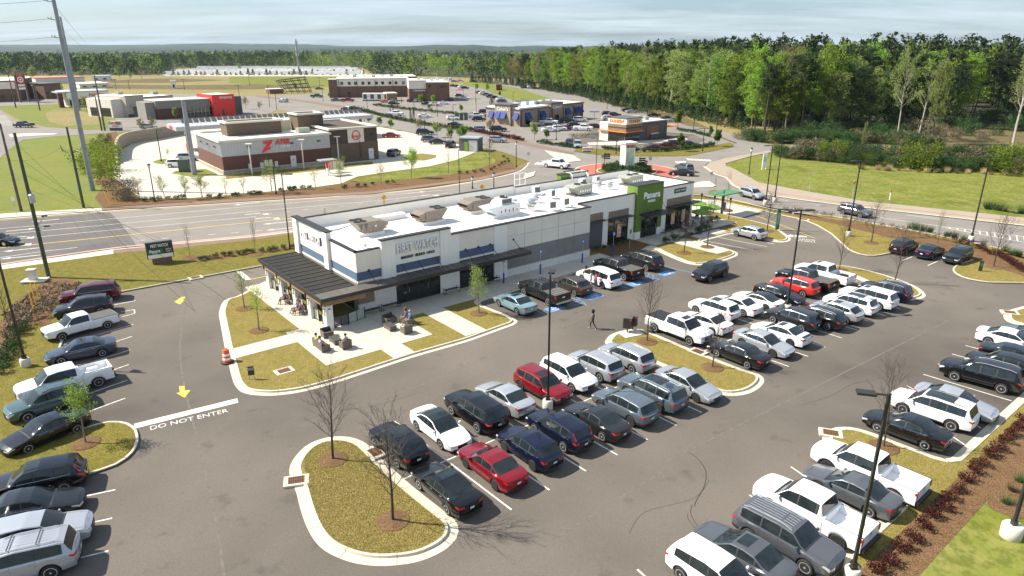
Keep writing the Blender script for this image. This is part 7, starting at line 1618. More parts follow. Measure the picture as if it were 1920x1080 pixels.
for i,(x,y)in enumerate([(1855,565),(1820,632),(1888,515)]):g=G(1240+x/2.8235,720+(y+10)/2.8235);bush('greentuft',i,g.x,g.y,.15,.9,ordw(i)+' green grass clump near the concrete lamp base','grass clumps near the lamp base','grass_tuft')
for i,(x,y)in enumerate([(1720,325),(1770,330),(1815,338),(1865,345),(1905,350)]):g=G(1280+x/3,280+(y+12)/3);bush('greentuft',i,g.x,g.y,0,2.0,ordw(i)+' dull green tuft from the left at the field roadside','tufts at the field roadside','grass_tuft')
def litter(name,cen,r,n,size,m,label,cat):
 v,f=leaf_quads(cen,r,n,size,.5);link(name,numesh(name,v,f,m,RNG.integers(0,len(m),len(f))),kind='stuff',label=label,cat=cat)
hc=[]
for _ in range(420):
 u=random.uniform(8,150);v=524+random.random()**.8*120;a_=(u-12)/138
 if v>640-a_*78 or v<600-a_*72-(10 if a_<.8 else-6)*1:continue
 g=G(u,v);hc.append((g.x,g.y,.3+.5*math.sin(max(0,min(1,a_))*3.1)))
litter('dry_brush',hc,.42,34,.07,[AZ,mat('dead brown leaf',(.10,.06,.035),.9),mat('grey stalk',(.23,.19,.14),.9)],'dry cut back brush covering the mulch hump','brush')
def blades(name,poly,n,z,seed,h=.07):
 R=np.random.default_rng(seed);P=[Vector((p[0],p[1]))for p in poly];tr=tessellate_polygon([[Vector((p.x,p.y,0))for p in P]]);ar=np.array([abs((P[b]-P[a]).cross(P[c]-P[a]))/2 for a,b,c in tr]);ch=R.choice(len(tr),n,p=ar/ar.sum());u=R.random((n,2));fl=u.sum(1)>1;u[fl]=1-u[fl]
 A=np.array([[tuple(P[i])for i in t]for t in tr])[ch];pt=A[:,0]+(A[:,1]-A[:,0])*u[:,:1]+(A[:,2]-A[:,0])*u[:,1:]
 a=R.random(n)*6.28;w=.007+.010*R.random(n);hh=h*(.5+.7*R.random(n));dx_=np.stack([np.cos(a)*w,np.sin(a)*w],1);ln=R.normal(size=(n,2))*.03
 v=np.zeros((n,3,3));v[:,0,:2]=pt-dx_;v[:,1,:2]=pt+dx_;v[:,2,:2]=pt+ln;v[:,:2,2]=z;v[:,2,2]=z+hh;v=v.reshape(-1,3)
 mi=R.integers(0,3,n);link(name,numesh(name,v,np.arange(len(v)).reshape(-1,3),[mat('grass blade green',(.27,.23,.05),.8),mat('grass blade straw',(.50,.38,.15),.8),mat('grass blade olive',(.36,.28,.08),.8)],mi),kind='stuff',label='short dormant grass growing on the island',cat='grass')
blades('grass',[tuple(p)for p in catmull(GP([(575,850),(575,900),(592,960),(612,1000),(660,1035),(730,1040),(800,1025),(832,995),(820,970),(740,905),(672,840),(630,830)]),True,3)],70000,.13,1,.045)
Bj=mat('white trailer skin',(.90,.89,.87),.5)
tmesh=MB();tmesh.b2(-4,4,-1.2,1.2,.7,3.3,Bj);tmesh.b2(4,4.9,-.9,.9,2.4,3.2,Bj);tmesh.b2(-3.9,3.9,-1.21,-1.2,1.0,1.2,A5);tmesh.b2(-1,.2,-1.215,-1.2,1.7,2.5,Ap);tmesh.b2(-.6,.6,-1.1,1.1,.0,.7,A4);tm=tmesh.mesh('trailer')
k=0
for row in range(5):
 for i in range(24):
  u=322+i*15.0+row*3+random.uniform(-2,2);v=140.5-row*2.6+random.uniform(-.3,.3)
  if u<322+row*14 or u>686-row*8:continue
  g=G(u,v);link('stored_trailer',tm,None,(g.x,g.y,0),random.uniform(-.15,.15)+(0 if row%2 else math.pi),ordw(i)+' white trailer from the left in the '+('front','second','third','fourth','rear')[row]+' row of the storage lot','trailer','stored trailers in the far lot');k+=1
for i,q in enumerate(along([(318,141.5),(450,141.5),(560,141),(690,140)],34,1.5)):s=random.uniform(.6,1.5);plant_tree('youngpine',i%3,q.x,q.y,0,s,s*1.3,ordw(i)+' young dark pine from the left before the white trailers',group='young pines before the trailers')
hb=MB();hb.b2(-9000,9000,-80,11500,-1.2,80,mat('paint slot',(.5,.5,.5)));hz_o=hb.build('haze',kind='stuff')
B3=bpy.data.materials.new('haze air');B3.use_nodes=True;hn=B3.node_tree;hn.nodes.remove(hn.nodes['Principled BSDF']);pv=hn.nodes.new('ShaderNodeVolumePrincipled');pv.inputs['Color'].default_value=(.66,.84,1.0,1);pv.inputs['Density'].default_value=.00004;pv.inputs['Anisotropy'].default_value=.2;hn.links.new(pv.outputs[0],hn.nodes['Material Output'].inputs['Volume'])
hz_o.data.materials.clear();hz_o.data.materials.append(B3)
# ================================================================ POLES, SIGNS AND SMALL THINGS
def vpole(u,v,vt):g=G(u,v);return g,ht(u,v,vt)
def head(par,x,y,z,rz,arm=.5):
 b=MB();c_,s_=math.cos(rz),math.sin(rz);b.tube([(x,y,z),(x+c_*arm,y+s_*arm,z)],.05,A0,6);b.box((x+c_*(arm+.38),y+s_*(arm+.38),z),(.75,.42,.11),A0,rz);b.build('lamp_arm',par)
 b=MB();b.box((x+c_*(arm+.38),y+s_*(arm+.38),z-.062),(.55,.3,.012),Bb,rz);b.build('lens',par)
def light_pole(u,v,vt,label,base='conc',heads=(0,),loc=None,h=None,w=.14,fins=False):
 if loc is None:g,h=vpole(u,v,vt);x,y=g.x,g.y
 else:x,y=loc
 r=empty('light_pole',(x,y,.0),0,label,'light pole','tall black parking lot light poles')
 z0=0
 if base=='conc':b=MB();b.lathe([(.34,.0),(.36,.02),(.36,.72),(.31,.78),(.01,.78)],Ac,20);b.build('concrete_base',r,True,50);z0=.78
 b=MB();b.box((0,0,z0+.02),(w*2.4,w*2.4,.04),A0);b.box((0,0,z0+.2),(w*1.7,w*1.7,.3),A0);b.box((0,0,(h+z0)/2),(w,w,h-z0),A0,top=(.8,.8));b.build('pole',r)
 for a in heads:head(r,0,0,h-.08,rad(a))
 return r
light_pole(1027,768,515,'tall black light pole beside the deep red suv in the middle',heads=(80,))
light_pole(1475,585,393,'black light pole with two heads in the far middle row',heads=(10,190))
light_pole(1590,444,301,'black light pole on the upper lawn by the driving grey suv',heads=(180,))
light_pole(1820,453,293,'black light pole with teal streamer on the upper lawn',heads=(180,0))
light_pole(50,689,470,'black light pole at the left kerb between parked pickups',heads=(160,))
light_pole(1595,1090,738,'near black light pole with slotted head at the lower right',heads=(165,))
light_pole(1893,1010,700,'black pole on a thick concrete base at the right edge',heads=(200,)).children[0].scale=(1.35,1.35,1.1)
light_pole(544,469,325,'black light pole behind the left end of the long building',base=None,heads=(0,),w=.12)
light_pole(1435,384,272,'left one of the twin black poles by the drive through',heads=(180,));light_pole(1452,379,264,'right one of the twin black poles by the drive through',heads=(20,))
light_pole(862,368,280,'black pole rising behind the long roof left of the guard rail',base=None,heads=(),w=.12);light_pole(1117,330,258,'black pole behind the long roof near the roundabout',base=None,heads=(170,),w=.12)
for i,(u,v,vt,lb)in enumerate(((797,262,222,'in the store lot left of the kiosk'),(303,303,243,'in the pale lot left of the brown store'),(518,364,312,'on the bank in front of the store sign'),(753,193,163,'near the clinic left'),(892,190,158,'near the curved row of cars'),(850,227,196,'by the black sedan and the hedge'),(893,216,185,'left of the awning restaurant'),(820,218,188,'on the clinic drive'),(777,214,185,'beside the cypresses'),(689,207,180,'above the branch road'),(981,205,160+25,'left behind the awning restaurant'),(962,190,172,'on the far lawn edge'),(1043,262,232,'in the food lots middle'),(1155,289,260,'in front of the coffee shop'),(1317,284,240,'at the coffee shop corner'),(1300,248,208,'at the foot of the slope'),(1342,257,215,'below the wood edge'),(1020,229,214,'right at the awning restaurant'),(1138,204,182,'behind the coffee shop'),(1185,199,180,'far behind the coffee shop'),(606,190,160,'left of the clinic'),(573,165,138,'on the far road'),(600,164,145,'on the far road right'),(468,159,140,'at the far field'),(450,190,160,'on the bank verge'),(506,200,160,'before the truss'),(519,205,172,'below the truss'),(313,222,190,'in front of the bank'),(229,218,185,'in front of the beige shop'),(277,214,188,'between beige shop and bank'),(218,167,148,'in the dry meadow left'),(243,168,150,'in the dry meadow second'),(346,168,148,'in the dry meadow third'))):
 light_pole(u,v,vt,'slim dark light pole '+lb,base=None,heads=((0,)if i%2 else(0,180)),w=.16)
def acorn(u,v,vt,label):
 g,h=vpole(u,v,vt);r=empty('street_lamp',(g.x,g.y,.05),0,label,'street lamp','black street lamps with lantern heads');b=MB();b.lathe([(.16,0),(.16,.3),(.09,.45),(.07,h-.9),(.09,h-.8)],A0,10);b.build('post',r)
 b=MB();b.lathe([(.1,h-.8),(.19,h-.7),(.24,h-.3),(.2,h-.25)],mat('frosted globe',(.7,.7,.66),.3),10);b.build('globe',r);b=MB();b.lathe([(.27,h-.28),(.22,h-.12),(.05,h-.02),(.01,h)],A0,10);b.build('cap',r)
for a in((291,379,307,'black lantern street lamp beside the store lot entrance'),(926,357,323,'lantern street lamp behind the long roof'),(968,314,265,'lantern street lamp at the end of the mulch bank'),(1211,322,301,'lantern street lamp on the roundabout island'),(1404,327,277,'lantern street lamp at the left corner of the field'),(683,227,200,'lantern street lamp behind the brown store'),(918,277,240,'lantern street lamp by the small silver suv on the branch road'),(886,354,330,'short lantern post just behind the roof edge')):acorn(*a)
def upole(u,v,vt,label,m=Bp,w=.17,steel=False,extras=None,arms=()):
 g,h=vpole(u,v,vt);r=empty('utility_pole',(g.x,g.y,0),0,label,'utility pole');b=MB();b.lathe([(w*1.25,-.05),(w*1.15,h*.4),(w*.8,h)],m,14);b.build('pole',r,True)
 for z,L,a in arms:b=MB();c_,s_=math.cos(a),math.sin(a);b.tube([(0,0,z),(c_*L,s_*L,z+.25)],.06,A5,5);[b.lathe([(.05,z+.2+k*.12),(.1,z+.25+k*.12),(.05,z+.3+k*.12)],A5,8,(c_*L*q,s_*L*q,0))for k in range(3)for q in(.97,.65)];b.build('insulator_arm',r)
 return r,g,h
P_A,gA,hA=upole(92,522,249,'near wooden utility pole with grey transformer by the mulch hump',B9,arms=())
b=MB();b.lathe([(.01,hA*.54),(.27,hA*.54),(.27,hA*.54+.85),(.2,hA*.54+.92),(.01,hA*.54+.95)],A6,14,(.42,-.25,0));b.tube([(.42,-.25,hA*.54+.9),(.42,-.25,hA*.54+1.25)],.04,A5,6);b.tube([(.3,-.3,hA*.54+.9),(.3,-.3,hA*.54+1.2)],.04,A5,6);b.build('transformer',P_A)
for z in(.33,.36):b=MB();b.tube([(0,0,hA*z),(1.3,-.5,hA*z+.8+(z-.33)*20)],.045,A6,5);b.box((1.45,-.55,hA*z+.85+(z-.33)*20),(.5,.22,.12),A0,.3);b.build('street_light_arm',P_A)
P_B,gB,hB=upole(40,396,232,'dark wooden utility pole at the left edge of the knoll');P_C,gC,hC=upole(157,389,238,'short wooden pole with twisted arms on the knoll',B9,arms=())
b=MB();b.tube([(-1.6,.2,hC*.72+.35),(-1.2,.1,hC*.70),(0,0,hC*.68),(1.1,.2,hC*.72),(1.7,.3,hC*.78)],.06,A5,5);b.tube([(-1.5,.2,hC*.7),(-1.7,.2,hC*.78)],.05,A5,5);b.build('cross_arm',P_C)
P_S,gS,hS=upole(174,357,-40,'tall grey steel transmission pole rising out of the picture',AA,w=.33,arms=[(ht(174,357,4),1.5,math.pi),(ht(174,357,38),1.5,math.pi),(ht(174,357,72),1.5,math.pi)])
P_T,gT,hT=upole(149,207,31,'farther grey steel pole behind the tall one',AA,w=.38);P_Z,gZ,hZ=upole(365,328,187,'thick grey steel pole stub beside the brown store',AA,w=.42)
for a in((197,245,141,'tall brown wooden pole right of the noodle restaurant'),(191,245,182,'shorter brown wooden pole beside the tall brown one'),(30,202,137,'wooden pole on the verge left of the pylon sign'),(75,207,156,'wooden pole right of the pylon sign'),(148,190,150,'dark pole behind the noodle restaurant')):upole(*a,w=.2)
def wire(name,p,q,sag,r,label,n=14):
 pts=[Vector(p).lerp(Vector(q),i/n)-Vector((0,0,sag*4*(i/n)*(1-i/n)))for i in range(n+1)];b=MB();b.tube(pts,r,A0,4,False);o=b.build(name);tag(o,label,'cable','overhead cables')
for i,(v0,ul,vl)in enumerate(((4,-300,33),(38,-300,80),(72,-300,125))):
 z=ht(174,357,v0);e=G(ul,vl,z+1)if(CAM_H-z-1)<0 else G(ul,vl,z);wire('power_line',(gS.x-1.5,gS.y,z+.2),(gS.x-60,gS.y-16+4*i,z-1.0),1.2,.028,['top','middle','lower'][i]+' cable running left from the tall steel pole')
for i,(v0,vt_)in enumerate(((10,60),(50,100))):z=ht(174,357,v0);wire('power_line',(gS.x,gS.y,z),(gS.x-500,gS.y+880,24-3*i),5,.03,['higher','lower'][i]+' thin cable running away behind the tall steel pole')
for i in range(4):wire('guy_wire',(gA.x,gA.y,hA*(.93-.1*i)),(gA.x+20+i*3.2,gA.y-10+i*1.5,.14),.0,.012,ordw(i)+' guy wire sloping from the near wooden pole to the lawn',4)
for i in range(4):wire('power_line',(gA.x,gA.y,hA*(.97-.12*i)),(gB.x,gB.y,hB*(.93-.12*i)),.8,.014,ordw(i)+' cable from the top between the two left wooden poles');wire('power_line',(gB.x,gB.y,hB*(.93-.12*i)),(gB.x-45,gB.y+25,11-i),.8,.014,ordw(i)+' cable from the top leaving the left wooden pole')
wire('power_line',(gC.x-1.6,gC.y,hC*.75),(gB.x,gB.y,hB*.6),.8,.014,'cable between the short knoll pole and the left pole')
g,h=vpole(561,139,73);r=empty('cell_tower',(g.x,g.y,0),0,'far off cell tower above the wood','cell tower');b=MB();b.lathe([(.9,0),(.5,h)],AA,6);b.build('mast',r);b=MB();[b.box((1.2*math.cos(a),1.2*math.sin(a),h-3-k*5),(.5,.5,2.6),A6,a)for a in(0,2.1,4.2)for k in range(3)];b.build('antenna',r)
def monument():
 a=G(285,497);c_=G(325,491);d=c_-a;rz=math.atan2(d.y,d.x);L=d.length;r=empty('roadside_sign',(a.x,a.y,.12),rz,'dark roadside sign on a brick base with white lettering','sign')
 bx(r,'brick_base',.1,L-.1,-.3,.3,0,.62,Al);bx(r,'panel_frame',-.35,L+.2,-.26,.26,.62,2.55,Af)
 bx(r,'panel',-.25,L+.1,-.28,-.262,1.72,2.45,A0);p=bx(r,'panel',-.25,L*.62,-.28,-.262,1.12,1.70,AM);bx(r,'panel',L*.63,L+.1,-.28,-.262,1.12,1.70,A0);bx(r,'panel',-.25,L+.1,-.28,-.262,.66,1.09,A1)
 cx=L/2-.08;w=(L+.1)
 text_on('sign_lettering','FIRST WATCH',.50,A2,r,(cx,-.285,2.08),0,depth=.006,bold=.008,sx=w/4.1);text_on('sign_lettering','Panera',.48,A2,r,(L*.22,-.285,1.47),0,depth=.006,shear=.12,bold=.01,sx=.85);text_on('sign_lettering','BREAD',.15,A2,r,(L*.22,-.285,1.2),0,depth=.006);text_on('sign_lettering','DRIVE\nTHRU',.24,A2,r,(L*.86,-.285,1.45),0,depth=.006,sx=.9)
monument()
def ped_sign(u,v,vt,label,m,shape='diamond',size=.62,pole=A6,second=False,rz=0):
 g,h=vpole(u,v,vt);r=empty('traffic_sign',(g.x,g.y,.05),rz,label,'road sign');b=MB();b.tube([(0,0,0),(0,0,h)],.04,pole,5);b.build('post',r);b=MB();s=size;z=h-s*.9
 if shape=='diamond':b.add([(0,-.05,z-s),(s,-.05,z),(0,-.05,z+s),(-s,-.05,z),(0,-.03,z-s),(s,-.03,z),(0,-.03,z+s),(-s,-.03,z)],[(0,1,2,3),(7,6,5,4),(0,4,5,1),(1,5,6,2),(2,6,7,3),(3,7,4,0)],m)
 else:b.b2(-s*.7,s*.7,-.05,-.03,z-s*.8,z+s*.8,m)
 b.build('sign_face',r)
 if shape=='diamond':b=MB();b.tube([(-.1,-.06,z-.25),(-.05,-.06,z),(.15,-.06,z+.1),(.15,-.06,z+.28)],.05,AE,4);b.build('symbol',r)
 if second:b=MB();b.b2(-s*.35,s*.35,-.05,-.03,z-s*2.1,z-s*1.1,m);b.build('sign_face',r)
ped_sign(722,405,366,'yellow diamond road sign with plate below behind the building',AD,second=True,size=.42);ped_sign(904,372,346,'yellow diamond road sign behind the roof near the guard rail',AD,size=.45)
ped_sign(1597,372+4,339,'orange diamond road sign at the field edge',AD,size=.4);ped_sign(1517,362,332,'small yellow green sign at the field edge left',mat('fluorescent sign',(.6,.75,.1),.6),shape='rect',size=.35)
ped_sign(1332,348,322,'small grey sign on the splitter island',A6,'rect',.38);ped_sign(991,312,285,'grey backed triangular sign at the bank tip',A6,'rect',.42);ped_sign(1218,318,294,'grey backed sign right on the roundabout',A6,'rect',.42);ped_sign(1129,314,290,'grey backed sign left on the roundabout',A6,'rect',.42);ped_sign(32,404,370,'small white sign beside the left wooden pole',A2,'rect',.35);ped_sign(772,246,234,'white sign by the branch road',A2,'rect',.5)
def sign_panel(u0,u1,v,vt,label,m,words=None,sz=.5,wm=A2,dep=.4,base=None,nm='roadside_sign'):
 a,r_,L=frame2((u0,v),(u1,v));h=ht(u0,v,vt);r=empty(nm,(a.x,a.y,0),r_,label,'sign');bx(r,'base',0,L,0,dep,0,h*.3,base or Af);bx(r,'panel',-.1,L+.1,-.05,dep+.05,h*.3,h,m)
 if words:text_on('sign_lettering',words,sz,wm,r,(L/2,-.07,h*.65),0,depth=.01,bold=.01)
 return r,L,h
sign_panel(1093,1108,286,276,'white monument sign with red lettering by the food lots',A2,"DUNKIN'",.75,Aa);sign_panel(890,909,248,237,'dark blue monument sign beside the branch road',mat('navy sign',(.015,.02,.09),.5),"Culver's",.9)
r,L,h=sign_panel(206,229,245,227,'white price sign with red lettering beside the side street',A2,None);text_on('sign_lettering','Zates',1.1,Aa,r,(L*.3,-.08,h*.8),0,depth=.01,bold=.03,shear=.2);text_on('sign_lettering',"Arby's",.8,Aa,r,(L*.55,-.08,h*.48),0,depth=.01,bold=.02)
bx(r,'price_panel',L*.6,L,-.08,-.051,h*.82,h*.97,Aa);bx(r,'price_panel',L*.6,L,-.08,-.051,h*.62,h*.8,B2)
a,r_,L=frame2((39,192),(55,191));h=ht(39,192,132);r=empty('pylon_sign',(a.x,a.y,0),r_,'tall shopping pylon sign with a red square panel','sign')
for x in(0,L):bx(r,'leg',x-.35,x+.35,-.35,.35,0,h*.92,Am)
bx(r,'header',-.3,L+.3,-.4,.4,h*.86,h*.95,Ak);b=MB();b.tube([(-.3,0,h*.95),(L*.25,0,h*1.0),(L*.75,0,h*1.0),(L+.3,0,h*.95)],.3,Ak,6);b.build('arch',r)
bx(r,'red_panel',.4,L-.4,-.3,.3,h*.58,h*.85,Aa);b=MB();b.lathe([(1.25,-.36),(1.25,-.31)],A2,20,(L/2,0,h*.71),'y');b.lathe([(.85,-.40),(.85,-.365)],Aa,20,(L/2,0,h*.71),'y');b.lathe([(.42,-.44),(.42,-.405)],A2,16,(L/2,0,h*.71),'y');b.build('emblem',r)
for k in range(2):bx(r,'tenant_panel',.4,L-.4,-.28,.28,h*(.50-.1*k),h*(.56-.1*k),A1)
g=G(1175,322);b0=empty('town_sign',(RC.x,RC.y,.15),rad(20),'square white column sign with green picture panels on the roundabout','sign')
hh=ht(1172,322,267);bx(b0,'plinth',-1.5,1.5,-1.5,1.5,0,.9,Ba);bx(b0,'column',-1.05,1.05,-1.05,1.05,.9,hh-.3,A1);bx(b0,'cap',-1.4,1.4,-1.4,1.4,hh-.3,hh,Ad);bx(b0,'name_panel',-1.0,1.0,-1.09,-1.06,hh-1.1,hh-.5,Ak)
MG=mat('green landscape print',(.30,.48,.28),.6,n=(1.4,.9),col2=(.6,.68,.6));bx(b0,'picture_panel',-.8,.8,-1.10,-1.06,1.6,hh-1.3,MG);bx(b0,'picture_panel',1.06,1.10,-.8,.8,1.6,hh-1.3,MG);bx(b0,'picture_panel',-1.10,-1.06,-.8,.8,1.6,hh-1.3,MG)
for(u,v,vt,lb)in((1133,315,287,'black finger post sign left on the roundabout'),(1199,318,295,'black finger post sign right on the roundabout')):
 g,h=vpole(u,v,vt);r=empty('finger_post',(g.x,g.y,.1),0,lb,'sign');b=MB();b.tube([(0,0,0),(0,0,h)],.06,A0,6);b.build('post',r);[bx(r,'finger',-.2,1.1,-.03,.03,h-.5-k*.4,h-.2-k*.4,A0)for k in range(3)]
g=G(1432,318);r=empty('banner_sign',(g.x,g.y,0),rad(30),'white and blue upright development banner at the field corner','sign');bx(r,'panel',-.6,.6,-.05,.05,.4,3.2,A2);bx(r,'panel',-.45,.45,-.06,-.051,1.6,2.6,An);[bx(r,'leg',x,x+.1,-.05,.05,0,.4,A2)for x in(-.6,.5)]
g=G(1668,375);r=empty('marker_post',(g.x,g.y,0),0,'white and red marker post in the field','post');bx(r,'post',-.06,.06,-.06,.06,0,1.2,A2);bx(r,'cap',-.06,.06,-.06,.06,1.2,1.6,Aa)
g=G(1487,404);r=empty('marker_post',(g.x,g.y,.12),0,'orange and white marker post on the strip by the road','post');bx(r,'post',-.05,.05,-.05,.05,0,.9,A2);bx(r,'cap',-.05,.05,-.05,.05,.9,1.5,AB)
for i,(u,v,vt)in enumerate(((944.5,533,486),(1013,516,470),(1091.5,495,451),(1149,479,437))):
 g,h=vpole(u,v,vt);r=empty('parking_sign',(g.x,g.y,.13),BA,ordw(i)+' blue accessible parking sign from the left on a blue post','sign','blue accessible parking signs');b=MB();b.lathe([(.09,0),(.09,1.1),(.01,1.14)],Bf,10);b.build('bollard',r);b=MB();b.tube([(0,0,1.1),(0,0,h)],.025,A6,5);b.build('post',r);bx(r,'sign_face',-.17,.17,-.05,-.03,h-.45,h,mat('blue sign face',(.03,.16,.55),.5));bx(r,'symbol',-.07,.07,-.06,-.051,h-.33,h-.12,A2)
g,h=vpole(1180,469,432);r=empty('parking_sign',(g.x,g.y,.13),BA,'dark rounded sign on a slim post beside the window','sign');b=MB();b.tube([(0,0,0),(0,0,h)],.03,A6,5);b.build('post',r);bx(r,'sign_face',-.16,.16,-.05,-.03,h-.5,h,AM)
g,h=vpole(1456,432,393);r=empty('clearance_bar',(g.x,g.y,.13),0,'dark green clearance post with long arm over the drive through','clearance bar');bx(r,'post',-.2,.2,-.2,.2,0,h,AM);e=G(1520,428);dv=Vector((2.2,.3));b=MB();b.tube([(0,0,h-.1),(3.4,-.6,h-.1)],.09,A0,6);b.build('arm',r);text_on('sign_lettering','CLEARANCE',.28,A2,r,(0,-.21,h*.55),0,depth=.004).rotation_euler=(math.pi/2,-math.pi/2,0)
g,h=vpole(1353,402,371);r=empty('order_canopy',(g.x,g.y,.1),BA+rad(8),'flat green order canopy marked with a black check','canopy');bx(r,'post',-.15,.15,-.15,.15,0,3.0,A5);b=MB();b.box((.4,0,3.12),(4.6,2.6,.14),Bu,rad(-10));b.build('roof',r);b=MB();strip(b,[Vector((-1.0,.5)),Vector((-.6,-.3)),Vector((1.6,.7))],.24,3.205,AE);b.build('symbol',r);bx(r,'order_screen',.3,.9,-.12,.12,.5,1.6,Bf)
for(u,v,vt,lb)in((1313,397,364,'slim black post left beside the umbrellas'),(1337,402,368,'slim black post middle beside the umbrellas'),(1366,413,372,'slim black post right of the green canopy')):g,h=vpole(u,v,vt);r=empty('terrace_post',(g.x,g.y,.1),0,lb,'post','slim black posts around the umbrella terrace');b=MB();b.tube([(0,0,0),(0,0,h)],.06,A0,6);b.build('post',r);bx(r,'lamp',-.12,.12,-.12,.12,h-.35,h,A0)
for i,(u,v,lb)in enumerate(((1314,428,'front green umbrella over the dark terrace tables'),(1330,418,'right hand green umbrella on the terrace'),(1304,410,'rear green umbrella half hidden by the wall'))):
 g=G(u,v);r=empty('umbrella',(g.x,g.y,.15),i,lb,'umbrella','green terrace umbrellas');b=MB();b.tube([(0,0,0),(0,0,2.55)],.03,A0,6);b.build('pole',r);b=MB();b.lathe([(.5,0),(.5,.05)],A0,12);b.build('foot',r)
 b=MB();n=8;vs_=[(0,0,2.65)]+[(1.45*math.cos(t*math.tau/n),1.45*math.sin(t*math.tau/n),2.15)for t in range(n)]+[(1.45*math.cos(t*math.tau/n),1.45*math.sin(t*math.tau/n),2.0)for t in range(n)];b.add(vs_,[(0,1+k,1+(k+1)%n)for k in range(n)]+[(1+k,1+n+k,1+n+(k+1)%n,1+(k+1)%n)for k in range(n)],B2);b.build('canopy',r)
 t=empty('terrace_table',(g.x+.1,g.y-.1,.15),i,'round black table under the '+lb.split()[0]+' green umbrella','table','black terrace tables');b=MB();b.lathe([(.45,.70),(.45,.74)],A0,14);b.build('table_top',t)
 for a in range(3):b=MB();b.tube([(.1*math.cos(a*2.1),.1*math.sin(a*2.1),.7),(.4*math.cos(a*2.1),.4*math.sin(a*2.1),0)],.02,A0,4);b.build('leg',t)
 for a in range(3):
  ang_=a*2.1+.4;ch=empty('terrace_chair',(g.x+.95*math.cos(ang_),g.y+.95*math.sin(ang_),.15),ang_+math.pi/2,'black slatted chair, '+ordw(a)+' round the '+lb.split()[0]+' umbrella table','chair','black terrace chairs');bx(ch,'seat',-.22,.22,-.22,.22,.42,.45,A0);bx(ch,'backrest',-.22,.22,-.25,-.22,.45,.85,A0)
  for x in(-.2,.2):
   for y in(-.2,.2):bx(ch,'leg',x-.015,x+.015,y-.015,y+.015,0,.42,A0)
def bench(u,v,L,label,back=False,rz=0):
 q=B(u,v);r=empty('bench',(q.x,q.y,.15),BA+rz,label,'bench','black slatted benches')
 for k in range(5):bx(r,'slat',-L/2,L/2,-.24+k*.1,-.16+k*.1,.43,.46,A0)
 for x in(-L/2,L/2):b=MB();b.tube([(x,-.24,.02),(x,-.24,.62),(x,.24,.62),(x,.24,.02),(x,-.24,.02)],.028,A0,4);b.build('end_frame',r)
 if back:[bx(r,'back_slat',-L/2,L/2,.22,.25,.5+k*.12,.58+k*.12,A0)for k in range(3)]
bench(-1.1,-.75,1.75,'leftmost black bench along the white front wall');bench(.9,-.7,1.75,'second black bench along the white front wall');bench(2.9,-.65,1.75,'third black bench, just left of the entrance');bench(9.8,-.6,1.6,'black bench between the entrance and the next window');bench(15.0,-.6,1.4,'black bench under the right hand storefront window');bench(9.9+35.4,1.0,1.5,'black bench by the second restaurant wall')
g=G(1192,622)
for i,(u,v)in enumerate(((1176,626),(1186,621.5))):
 g=G(u,v);r=empty('litter_bin',(g.x,g.y,.16),rad(-20),['left black box bin on the island pad','right black box bin on the island pad'][i],'bin','black box bins on the island');bx(r,'leg',-.05,.05,-.05,.05,0,.5,A0);bx(r,'box',-.36,.36,-.3,.3,.45,1.35,A0);bx(r,'lid',-.38,.38,-.32,.32,1.35,1.40,A5);bx(r,'flag',.2,.34,-.31,-.301,1.2,1.3,Aa)
g=G(1183,628);bb=MB();bb.box((g.x,g.y,.145),(1.9,1.3,.05),Ac,rad(25));bb.build('bin_pad',kind='structure')
g=G(426.5,680);r=empty('traffic_drum',(g.x,g.y,.05),0,'orange and white striped traffic drum at the kerb','traffic drum');B4=mat('orange drum plastic',(.72,.12,.03),.5);b=MB();b.lathe([(.50,0),(.5,.06),(.33,.10)],A4,18);b.build('rubber_foot',r)
for k in range(6):b=MB();z0=.1+k*.165;b.lathe([(.32-k*.016,z0),(.32-k*.016,z0+.15),(.305-k*.016,z0+.165)],(B4,A2)[k%2]if k<5 else B4,18);b.build('stripe',r,True,50)
b=MB();b.tube([(-.12,0,1.08),(-.1,0,1.2),(.1,0,1.2),(.12,0,1.08)],.025,B4,5);b.build('handle',r)
g=G(473,714);r=empty('lawn_sign',(g.x,g.y,.13),rad(15),'small dark entry sign with white words on the corner lawn','sign');bx(r,'panel',-.22,.22,-.03,.03,.35,1.05,A0);[bx(r,'leg',x-.03,x+.03,-.02,.02,0,.35,A6)for x in(-.17,.17)];text_on('sign_lettering','DO NOT\nENTER',.12,A2,r,(0,-.035,.85),0,depth=.003)
g=G(1837,510);r=empty('lawn_sign',(g.x,g.y,.13),rad(-30),'small dark post sign on the upper right lawn','sign');bx(r,'panel',-.18,.18,-.06,.06,0,1.15,A0);bx(r,'plate',-.12,.12,-.07,-.061,.6,.9,AM)
g=G(64,530);r=empty('utility_cabinet',(g.x,g.y,.2),rad(10),'grey utility cabinet on a white slab by the mulch hump','cabinet');bx(r,'pad',-1.0,1.3,-.7,.7,0,.15,Ac);bx(r,'cabinet',-.35,.35,-.3,.3,.15,1.2,Ad);bx(r,'lid',-.42,.42,-.36,.36,1.2,1.3,Ac)
for i,(u,v,vt)in enumerate(((67,596,549),(71,584,533),(75.5,571,531))):g,h=vpole(u,v,vt);b=MB();b.tube([(0,0,0),(-.05,0,h)],.045,AD,6);b.build('guy_guard',loc=(g.x,g.y,.12),label=['lower','middle','upper'][i]+' yellow guy wire guard on the mulch hump',cat='post',group='yellow guy wire guards')
for i,(u,v,vt)in enumerate(((206,384,358),(212,384,352))):g,h=vpole(u,v,vt);b=MB();b.tube([(0,0,0),(-.5,0,h)],.05,AD,6);b.build('guy_guard',loc=(g.x,g.y,.03),label=['left','right'][i]+' yellow guy wire guard on the mulch slope',cat='post',group='yellow guy wire guards')
